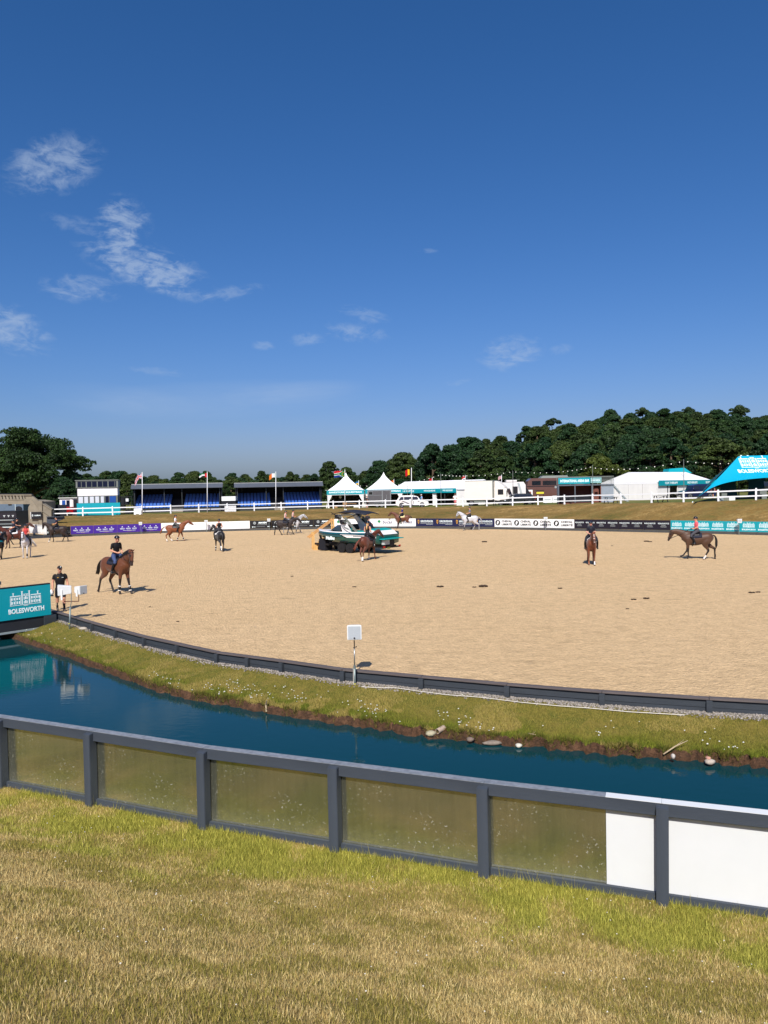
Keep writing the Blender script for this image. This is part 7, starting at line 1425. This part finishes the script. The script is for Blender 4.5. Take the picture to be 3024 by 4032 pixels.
# ------------------------------------------------------------------ people on foot
def stander(label, loc, rz, shirt, shorts, legc, shoe, step=.12, cap=None, hairc=(50, 38, 30), skin=SKIN, arms=8, voxel=.014, look=(1, 0, -.25), H=1.0, hold=None, socks=None, polo=False):
    P = []; sh, st_, lg, so, sk = lin(shirt), lin(shorts), lin(legc), lin(shoe), lin(skin)
    P.append(limb([(0, 0, .84), (0, 0, .94), (.0, 0, 1.04)], [(.165, .125), (.17, .13), (.155, .115)], st_, up=(1, 0, 0), n=14, sub=2))
    P.append(limb([(0, 0, .95), (.01, 0, 1.08), (.02, 0, 1.26), (.005, 0, 1.4), (0, 0, 1.48)], [(.17, .125), (.168, .12), (.2, .135), (.185, .1), (.07, .07)], sh, up=(1, 0, 0), n=16))
    P.append(limb([(0, 0, 1.44), (.02, 0, 1.56)], [.058, .055], sk, n=10, sub=2)); hc = Vector((.04, 0, 1.66)); face(P, hc, look, (0, 0, 1), skin, hairc)
    for s in (-1, 1):
        S, E, W = Vector((0, .205 * s, 1.4)), Vector((-.02, (.26 + .01 * arms / 8) * s, 1.13)), Vector((.06, (.27 + .015 * arms / 8) * s, .89))
        P.append(limb([S + Vector((0, -.06 * s, .02)), S, S.lerp(E, .45), S.lerp(E, .62), E], [.052, .056, .058, .048, .043], [sh, sh, sh, sk, sk], n=10)); P.append(limb([E, E.lerp(W, .4), W], [.044, .044, .03], sk, n=10)); hand(P, W, (.1, 0, -1), (1, 0, 0), skin, .45)
        dx = step * s; Hj, K, A_ = Vector((0, .095 * s, .9)), Vector((dx * .6 + .02, .11 * s, .5)), Vector((dx, .11 * s, .09))
        P.append(limb([Hj, Hj.lerp(K, .4), Hj.lerp(K, .8), K], [.1, .098, .085, .062], [st_, st_, st_ if H else lg, lg], n=12)); P.append(limb([K, K.lerp(A_, .3) + Vector((-.015, 0, 0)), K.lerp(A_, .75), A_], [.06, .062, .045, .042], [lg, lg, lin(socks) if socks else lg, lin(socks) if socks else lg], n=12)); P.append(limb([A_ + Vector((-.07, 0, -.04)), A_ + Vector((.04, 0, -.035)), A_ + Vector((.19, .015 * s, -.06))], [(.042, .045), (.048, .05), (.038, .024)], so, n=10))
    me = fuse('body', P, voxel, 2); me.materials.append(m_cloth); o = thing('person', label, 'person', loc, rz); link('body', me, None, o)
    if cap:
        mb = MB().ball(hc + Vector((-.005, 0, .03)), (.112, .097, .098), 16, 10); mb.v = [(x, y, max(z_, hc.z + .03)) for x, y, z_ in mb.v]; c_ = part('cap', mb, M('cap%d' % cap[0], cap, .7, .05), o, True); part('peak', MB().prism([hc + Vector((.09, .065, .035)), hc + Vector((.2, .035, .02)), hc + Vector((.2, -.035, .02)), hc + Vector((.09, -.065, .035))], (0, 0, .012)), M('cap%d' % cap[0], cap), c_)
        if polo: part('cap_badge', MB().ball(hc + Vector((.088, .03, .085)), (.01, .02, .02), 8, 6), m_ink, c_)
    if polo: part('collar', MB().tube([(.05, .075, 1.485), (.1, .03, 1.45), (.115, .0, 1.40)], .012, 6).tube([(.05, -.075, 1.485), (.1, -.03, 1.45), (.115, 0, 1.40)], .012, 6).tube([(.05, .075, 1.485), (-.05, .06, 1.5), (-.05, -.06, 1.5), (.05, -.075, 1.485)], .014, 6), M('polo_black', (18, 18, 20), .7), o); part('chest_badge', MB().ball((.148, -.085, 1.33), (.006, .03, .02), 8, 6), m_gold, o); part('chest_lettering', MB().box(.146, .152, .05, .12, 1.325, 1.337), m_ink, o)
    if hold: part('bottle', MB().tube([(.07, -.31, .62), (.07, -.31, .84)], [.045, .05], 10), m_wprint, o, True); 
    return o
loc = PZ(240, 2404, 0); gm = stander('person in black polo shirt, black shorts and cap walking on the sand by the footbridge', (loc.x, loc.y, 0), R(-62), (18, 18, 20), (24, 26, 36), SKIN, (84, 78, 74), .2, cap=(22, 20, 22), voxel=.011, look=(1, .1, -.5), socks=(26, 26, 28), polo=True); gm.scale = (1.0, 1.0, 1.0)
b = PZ(203, 2404, 0); o = thing('white_helmet', 'white riding hat held in the hand of the person in black polo shirt', 'hat', Vector((loc.x, loc.y, 0)) + Vector((-.3, -.12, .0))); part('shell', MB().ball((0, 0, .74), (.09, .1, .12), 14, 8), m_wprint, o, True); part('peak', MB().box(-.04, .06, -.06, .06, .6, .63), m_black, o)
for u, d, rz, sh, sp_, lg, lab, cp in ((1792, 107.5, 70, (236, 236, 236), (222, 120, 128), SKIN, 'person in white top and pink shorts walking by the left marquee', (180, 170, 160)), (1444, 112.2, 20, (30, 30, 34), (30, 30, 34), (206, 120, 90), 'person in black top at the rear of the horse trailer', None), (1660, 113, 200, (130, 168, 210), (50, 54, 70), SKIN, 'person in light blue shirt and cap behind the white car', (220, 220, 220)),
                                      (2958, 92, 240, (238, 238, 240), (150, 160, 176), (150, 160, 176), 'person in white top and pale trousers beyond the star tent', None), (2808, 94, 200, (34, 32, 40), (30, 32, 40), SKIN, 'person in dark clothes standing by the navy car', None)):
    p = ground_pt(u, d); stander(lab, (p.x, d, p.z), R(rz), sh, sp_, lg, (40, 40, 44), .14, cap=cp, voxel=.02)
# ------------------------------------------------------------------ wooden steps and the boat on its trailer
m_pine = M('new_pine', (206, 164, 100), .7, .12, 3, bump=.2, bscale=30, stretch=(1, 1, .3)); m_pine2 = M('new_pine_rail', (188, 140, 84), .7, .12, 3)
s0 = PZ(1233, 2166, 0); s1x = PD(1264, 2166, s0.y).x - s0.x + .12
stp = thing('timber_steps', 'new pine steps with handrails leading up to the boat bow', 'steps', (s0.x, s0.y, 0), R(12)); W_ = 1.05; run, N_ = .26, 6; Ln = 1.62
for i in range(N_): part('tread', MB().box(.1 + i * run, .1 + (i + 1) * run + .02, .06, W_ - .06, .215 * (i + 1) - .045, .215 * (i + 1)), m_pine, stp); part('riser', MB().box(.1 + i * run, .13 + i * run, .08, W_ - .08, .215 * i, .215 * (i + 1) - .05), m_pine, stp)
for y in (.0, W_): part('stringer', MB().prism([(.05, y, 0), (.4, y, 0), (Ln + .1, y, 1.05), (Ln + .1, y, 1.3), (Ln - .1, y, 1.3), (.05, y, .2)], (0, .05, 0)), m_pine, stp); part('newel', MB().box(.02, .12, y - .05 if y else -.06, y + .04, 0, 1.35), m_pine, stp); part('newel', MB().box(Ln - .05, Ln + .06, y - .05 if y else -.06, y + .04, 0, 2.3), m_pine, stp); part('handrail', MB().beam((-.3, y, .95), (Ln + .05, y, 2.35), .08, .1), m_pine2, stp)
part('platform', MB().box(Ln + .07, Ln + .7, .0, W_, 1.24, 1.3), m_pine, stp); part('under_frame', MB().box(Ln + .1, Ln + .65, .1, W_ - .1, .0, 1.2), m_stsh, stp)
# boat
m_hull = M('boat_teal', (10, 82, 78), .2, .06, 2, coat=.5); m_hulw = M('boat_white', (236, 234, 232), .25, .02, coat=.5); m_flake = M('boat_metal_flake', (8, 88, 100), .3, .25, 60, metal=.3, coat=.5); m_upho = M('boat_upholstery', (0, 150, 146), .5, .05); m_glt = M('tinted_screen', (50, 60, 64), .1, .1, spec=.8)
bow, stern = PD(1256, 2100, 58.9), PD(1542, 2120, 54.6); dvv = stern - bow; dvv.z = 0
bo = thing('wake_boat', 'teal and white wake boat with folding tower and dark canopy on a trailer', 'boat', (bow.x, bow.y, 0), math.atan2(dvv.y, dvv.x)); BL = dvv.length - .25
# local x runs from the bow (0) to the stern (BL), z up; near side is -y
def sect(t):        # half breadth at gunwale, chine half breadth, keel z, chine z, gunwale z at station t
    b = 1.24 * (1 - (1 - min(t / .5, 1)) ** 2.1) ** .75 if t < .5 else 1.24 - .06 * (t - .5)
    return b, b * (.62 + .34 * min(1, t * 1.6)), .58 + .66 * (1 - min(t / .42, 1)) ** 2.2, .74 + .5 * (1 - min(t / .5, 1)) ** 1.8, 1.54 - .05 * math.sin(math.pi * min(1, t * 1.1)) - .05 * t
st_n = 22; V = []
for i in range(st_n + 1):
    t = i / st_n; b, c_, kz, cz, gz_ = sect(t); x = t * BL; b = max(b, .02); c_ = max(c_, .012); m_ = (cz + gz_) / 2
    V += [(x, 0, kz), (x, -c_ * .55, kz + (cz - kz) * .5), (x, -c_, cz), (x, -(b * .5 + c_ * .5) - .02, m_), (x, -b, gz_ - .14), (x, b, gz_ - .14), (x, (b * .5 + c_ * .5) + .02, m_), (x, c_, cz), (x, c_ * .55, kz + (cz - kz) * .5)]
k = 9; F = [(i * k + j, i * k + (j + 1) % k, (i + 1) * k + (j + 1) % k, (i + 1) * k + j) for i in range(st_n) for j in range(k) if j != 4] + [tuple(range(k - 1, -1, -1)), tuple(st_n * k + j for j in range(k))]
part('hull', MB().add(V, F), m_hull, bo, True)
def band(z0, z1, in0, in1, t0, t1, mat, name, off=.004, n=20):
    for s in (-1, 1):
        V = []
        for i in range(n + 1):
            t = t0 + (t1 - t0) * i / n; b, c_, kz, cz, gz_ = sect(t); b = max(b, .02); V += [(t * BL, s * (b - in0 + off), gz_ + z0), (t * BL, s * (b - in1 + off), gz_ + z1)]
        part(name, MB().add(V, [(2 * i, 2 * i + 2, 2 * i + 3, 2 * i + 1) for i in range(n)]), mat, bo, True)
band(-.14, .0, 0, .02, 0, 1, m_flake, 'gunwale_band'); band(-.3, -.141, .02, 0, 0, .5, m_flake, 'side_band', .02); band(.0, .06, .02, .1, 0, 1, m_hulw, 'deck_edge')
V = []                                                       # foredeck with the bow opening behind it
for i in range(9):
    t = .26 * i / 8; b, *_, gz_ = sect(t); b = max(b - .09, .02); V += [(t * BL, -b, gz_ + .06), (t * BL, 0, gz_ + .1), (t * BL, b, gz_ + .06)]
part('foredeck', MB().add(V, [(3 * i + j, 3 * i + j + 1, 3 * i + j + 4, 3 * i + j + 3) for i in range(8) for j in range(2)]), m_hulw, bo, True)
part('cockpit_floor', MB().box(BL * .26, BL * .86, -.95, .95, 1.0, 1.05), m_gframe, bo); part('dash', MB().box(BL * .38, BL * .44, -.95, .95, 1.05, 1.55), m_plast, bo)
part('seat_back', MB().box(BL * .48, BL * .52, -.9, -.2, 1.05, 1.75), m_upho, bo); part('seat_back', MB().box(BL * .54, BL * .66, -1.0, -.6, 1.05, 1.62), m_hull, bo); part('bench', MB().box(BL * .62, BL * .8, -1.0, 1.0, 1.05, 1.5), m_upho, bo); part('bench', MB().box(BL * .66, BL * .84, -1.05, -.62, 1.45, 1.62), m_upho, bo)
part('engine_cover', MB().prism([(BL * .8, -1.05, 1.35), (BL * .84, -1.05, 1.72), (BL * .95, -1.05, 1.62), (BL, -1.05, 1.35)], (0, 2.1, 0)), m_hulw, bo); part('sun_pad', MB().prism([(BL * .82, -.9, 1.70), (BL * .845, -.9, 1.77), (BL * .93, -.9, 1.70), (BL * .94, -.9, 1.62)], (0, 1.8, 0)), m_upho, bo)
for s in (-1, 1):
    q = lambda x, z, o_=0: (x * BL, s * (sect(x)[0] + .012 + o_), z)
    part('side_graphic', MB().add([q(.47, 1.36), q(.97, 1.33), q(.97, 1.14), q(.57, 1.12)], [(0, 1, 2, 3)]), m_hulw, bo); part('graphic_edge', MB().add([q(.455, 1.36, .001), q(.475, 1.36, .003), q(.575, 1.12, .003), q(.56, 1.1, .001)], [(0, 1, 2, 3)]), m_plast, bo); part('stripe', MB().add([q(.66, 1.26, .004), q(.82, 1.25, .004), q(.82, 1.2, .004), q(.66, 1.21, .004)], [(0, 1, 2, 3)]), m_plast, bo)
    part('rub_rail', MB().tube([(t * BL, s * (max(sect(t)[0], .02) + .015), sect(t)[4] - .15) for t in np.linspace(0, 1, 20)], .018, 6), m_black, bo)
b3 = sect(.33); l = letter(bo, 'Malibu', .9, .26, BL * .33, 1.06, -(b3[0] + .06), m_ink, .035); l.rotation_euler = (R(-4), 0, R(-4))
# windscreen
for s in (-1, 1):
    A_, B_, C_, D_q = Vector((BL * .27, s * .62, 1.6)), Vector((BL * .47, s * 1.06, 1.56)), Vector((BL * .46, s * .98, 2.0)), Vector((BL * .36, s * .6, 1.96)); part('windscreen', MB().add([A_, B_, C_, D_q], [(0, 1, 2, 3)]), m_glt, bo)
    part('windscreen_frame', MB().tube([A_, D_q, C_, B_], .022, 6), m_black, bo)
part('windscreen', MB().add([(BL * .27, -.6, 1.6), (BL * .27, .6, 1.6), (BL * .36, .58, 1.96), (BL * .36, -.58, 1.96)], [(0, 1, 2, 3)]), m_glt, bo); part('windscreen_frame', MB().tube([(BL * .36, -.6, 1.96), (BL * .36, .6, 1.96)], .022, 6), m_black, bo)
# tower: two raked legs and a head bar with speakers and racks, canopy over
for s in (-1, 1):
    part('tower_leg', MB().prism([(BL * .50, s * 1.1, 1.45), (BL * .62, s * 1.1, 1.45), (BL * .53, s * 1.05, 2.2), (BL * .44, s * .98, 2.75), (BL * .385, s * .96, 2.75), (BL * .46, s * 1.05, 2.1)], (0, -s * .14, 0)), m_hulw, bo)
    part('tower_strut', MB().beam((BL * .7, s * 1.08, 1.5), (BL * .52, s * 1.0, 2.55), .07, .16), m_gframe, bo)
    for x, z in ((.43, 2.62), (.5, 2.25)): sp_ = part('tower_speaker', MB().tube([(BL * x - .1, s * 1.16, z), (BL * x + .3, s * 1.16, z)], .16, 14), m_black, bo, True); part('speaker_cone', MB().disc((BL * x + .301, s * 1.16, z), .11, (1, 0, 0), .01, 14), m_gframe, sp_); part('speaker_cone', MB().disc((BL * x + .1, s * 1.325, z), .1, (0, s, 0), .01, 14), m_stsh, sp_)
    for k_ in range(3): part('board_rack', MB().beam((BL * .5 + .1 * k_, s * 1.22, 2.0 - .08 * k_), (BL * .62 + .1 * k_, s * 1.42, 1.8 - .08 * k_), .04), m_gink, bo)
part('tower_bar', MB().beam((BL * .41, -1.0, 2.72), (BL * .41, 1.0, 2.72), .3, .1), m_hulw, bo)
V = []; n = 12
for i in range(n + 1):
    t = i / n; x = BL * (.30 + .48 * t); z = 2.84 + .26 * math.sin(math.pi * (t * .9 + .05)); w_ = 1.15 * (.72 + .28 * math.sin(math.pi * t)); V += [(x, -w_, z - .12), (x, 0, z), (x, w_, z - .12)]
n2 = len(V); V += [(x, y, z - .03) for x, y, z in V]
F = [(3 * i + j, 3 * i + j + 1, 3 * i + j + 4, 3 * i + j + 3) for i in range(n) for j in range(2)]; F += [tuple(n2 + a_ for a_ in f) for f in F]; F += [(3 * i + j, 3 * i + 3 + j, n2 + 3 * i + 3 + j, n2 + 3 * i + j) for i in range(n) for j in (0, 2)] + [(0, 1, n2 + 1, n2), (1, 2, n2 + 2, n2 + 1)]
part('canopy', MB().add(V, F), M('canopy_navy', (28, 32, 44), .7, .1), bo, True); part('canopy_strut', MB().beam((BL * .72, -.8, 2.9), (BL * .54, -.95, 2.5), .05).beam((BL * .3, -.8, 2.9), (BL * .4, -.95, 2.7), .05), m_black, bo); part('canopy_light', MB().ball((BL * .42, -.2, 3.12), .05, 8, 6).ball((BL * .46, -.35, 3.11), .05, 8, 6), m_ink, bo)
part('transom', MB().prism([(BL, -1.12, .9), (BL + .05, -1.12, 1.32), (BL - .1, -1.12, 1.34)], (0, 2.24, 0)), m_hull, bo); part('swim_platform', MB().box(BL, BL + .5, -1.1, 1.1, 1.03, 1.09), m_upho, bo); part('wake_gate', MB().box(BL + .05, BL + .3, -.9, -.3, .66, .98), m_gink, bo); part('drive_unit', MB().box(BL + .02, BL + .3, -.25, .25, .55, .98), m_plast, bo)
# trailer under it
tr = thing('boat_trailer', 'black twin axle boat trailer under the wake boat', 'trailer', bo.location, bo.rotation_euler.z)
for y in (-.7, .7): part('chassis_beam', MB().beam((.9, y * .5, .5), (BL + .1, y, .5), .1, .14), m_black, tr); part('bunk', MB().beam((1.6, y * .8, .68), (BL - .2, y, .66), .16, .1), m_stsh, tr)
for x in (1.6, 3.0, BL - .2): part('cross_member', MB().beam((x, -.75, .48), (x, .75, .48), .09), m_black, tr)
part('drawbar', MB().beam((-.5, 0, .48), (1.2, 0, .5), .12, .14), m_black, tr); part('winch_post', MB().beam((.35, 0, .5), (.1, 0, 1.2), .12), m_black, tr); part('jockey_wheel', MB().tube([(-.1, .1, 0.02), (-.1, .1, .7)], .04, 8).disc((-.1, .06, .14), .14, (0, 1, 0), .08, 14), m_black, tr); part('front_locker', MB().box(.35, 1.0, -.4, .4, .05, .9), m_stsh, tr)
for s in (-1, 1):
    for x in (BL * .49, BL * .49 + .78): wheel(tr, x, s * 1.0, .35, .24, s, m_plast)
    part('fender', MB().tube([(BL * .49 + .39 + .85 * math.cos(a_), s * 1.12, .36 + .46 * math.sin(a_) ** .6 if math.sin(a_) > 0 else .36) for a_ in np.linspace(.05, 3.09, 14)], .06, 6), m_black, tr)
part('lamp_board', MB().box(BL + .25, BL + .3, -1.0, -.82, .46, .56), m_tail, tr); part('lamp_board', MB().box(BL + .25, BL + .3, .82, 1.0, .46, .56), m_tail, tr); part('rear_beam', MB().box(BL + .14, BL + .24, -1.05, 1.05, .4, .5), m_black, tr); part('number_plate', MB().box(BL + .305, BL + .315, -.6, -.25, .36, .48), M('olive_plate', (112, 110, 50), .5), tr)
# ------------------------------------------------------------------ droppings and scuffs on the sand
for k, (u, v, s) in enumerate(((1733, 2312, .15), (1903, 2311, .2), (1868, 2313, .09), (1395, 2312, .09), (2205, 2318, .1), (2545, 2133, .2), (2560, 2134, .14), (1908, 2135, .22), (2545, 2358, .12), (2495, 2362, .1), (2410, 2150, .08), (700, 2448, .06), (2960, 2335, .12), (2985, 2333, .1), (2470, 2398, .06), (250, 2305, .06), (300, 2312, .06), (1150, 2270, .08), (590, 2390, .05))):
    p = PZ(u, v, 0); mb = MB()
    for j in range(5): a_ = j * 2.4 + k; mb.ball((math.cos(a_) * s * .7, math.sin(a_) * s * .5, s * .22), (s * .45, s * .35, s * .24), 8, 6)
    tag(part('droppings', mb, M('dung', (58, 44, 32), .9, .25, 20), None, True, loc=p), 'small dark pile of droppings on the sand', 'droppings', 'dark droppings dotted over the sand')
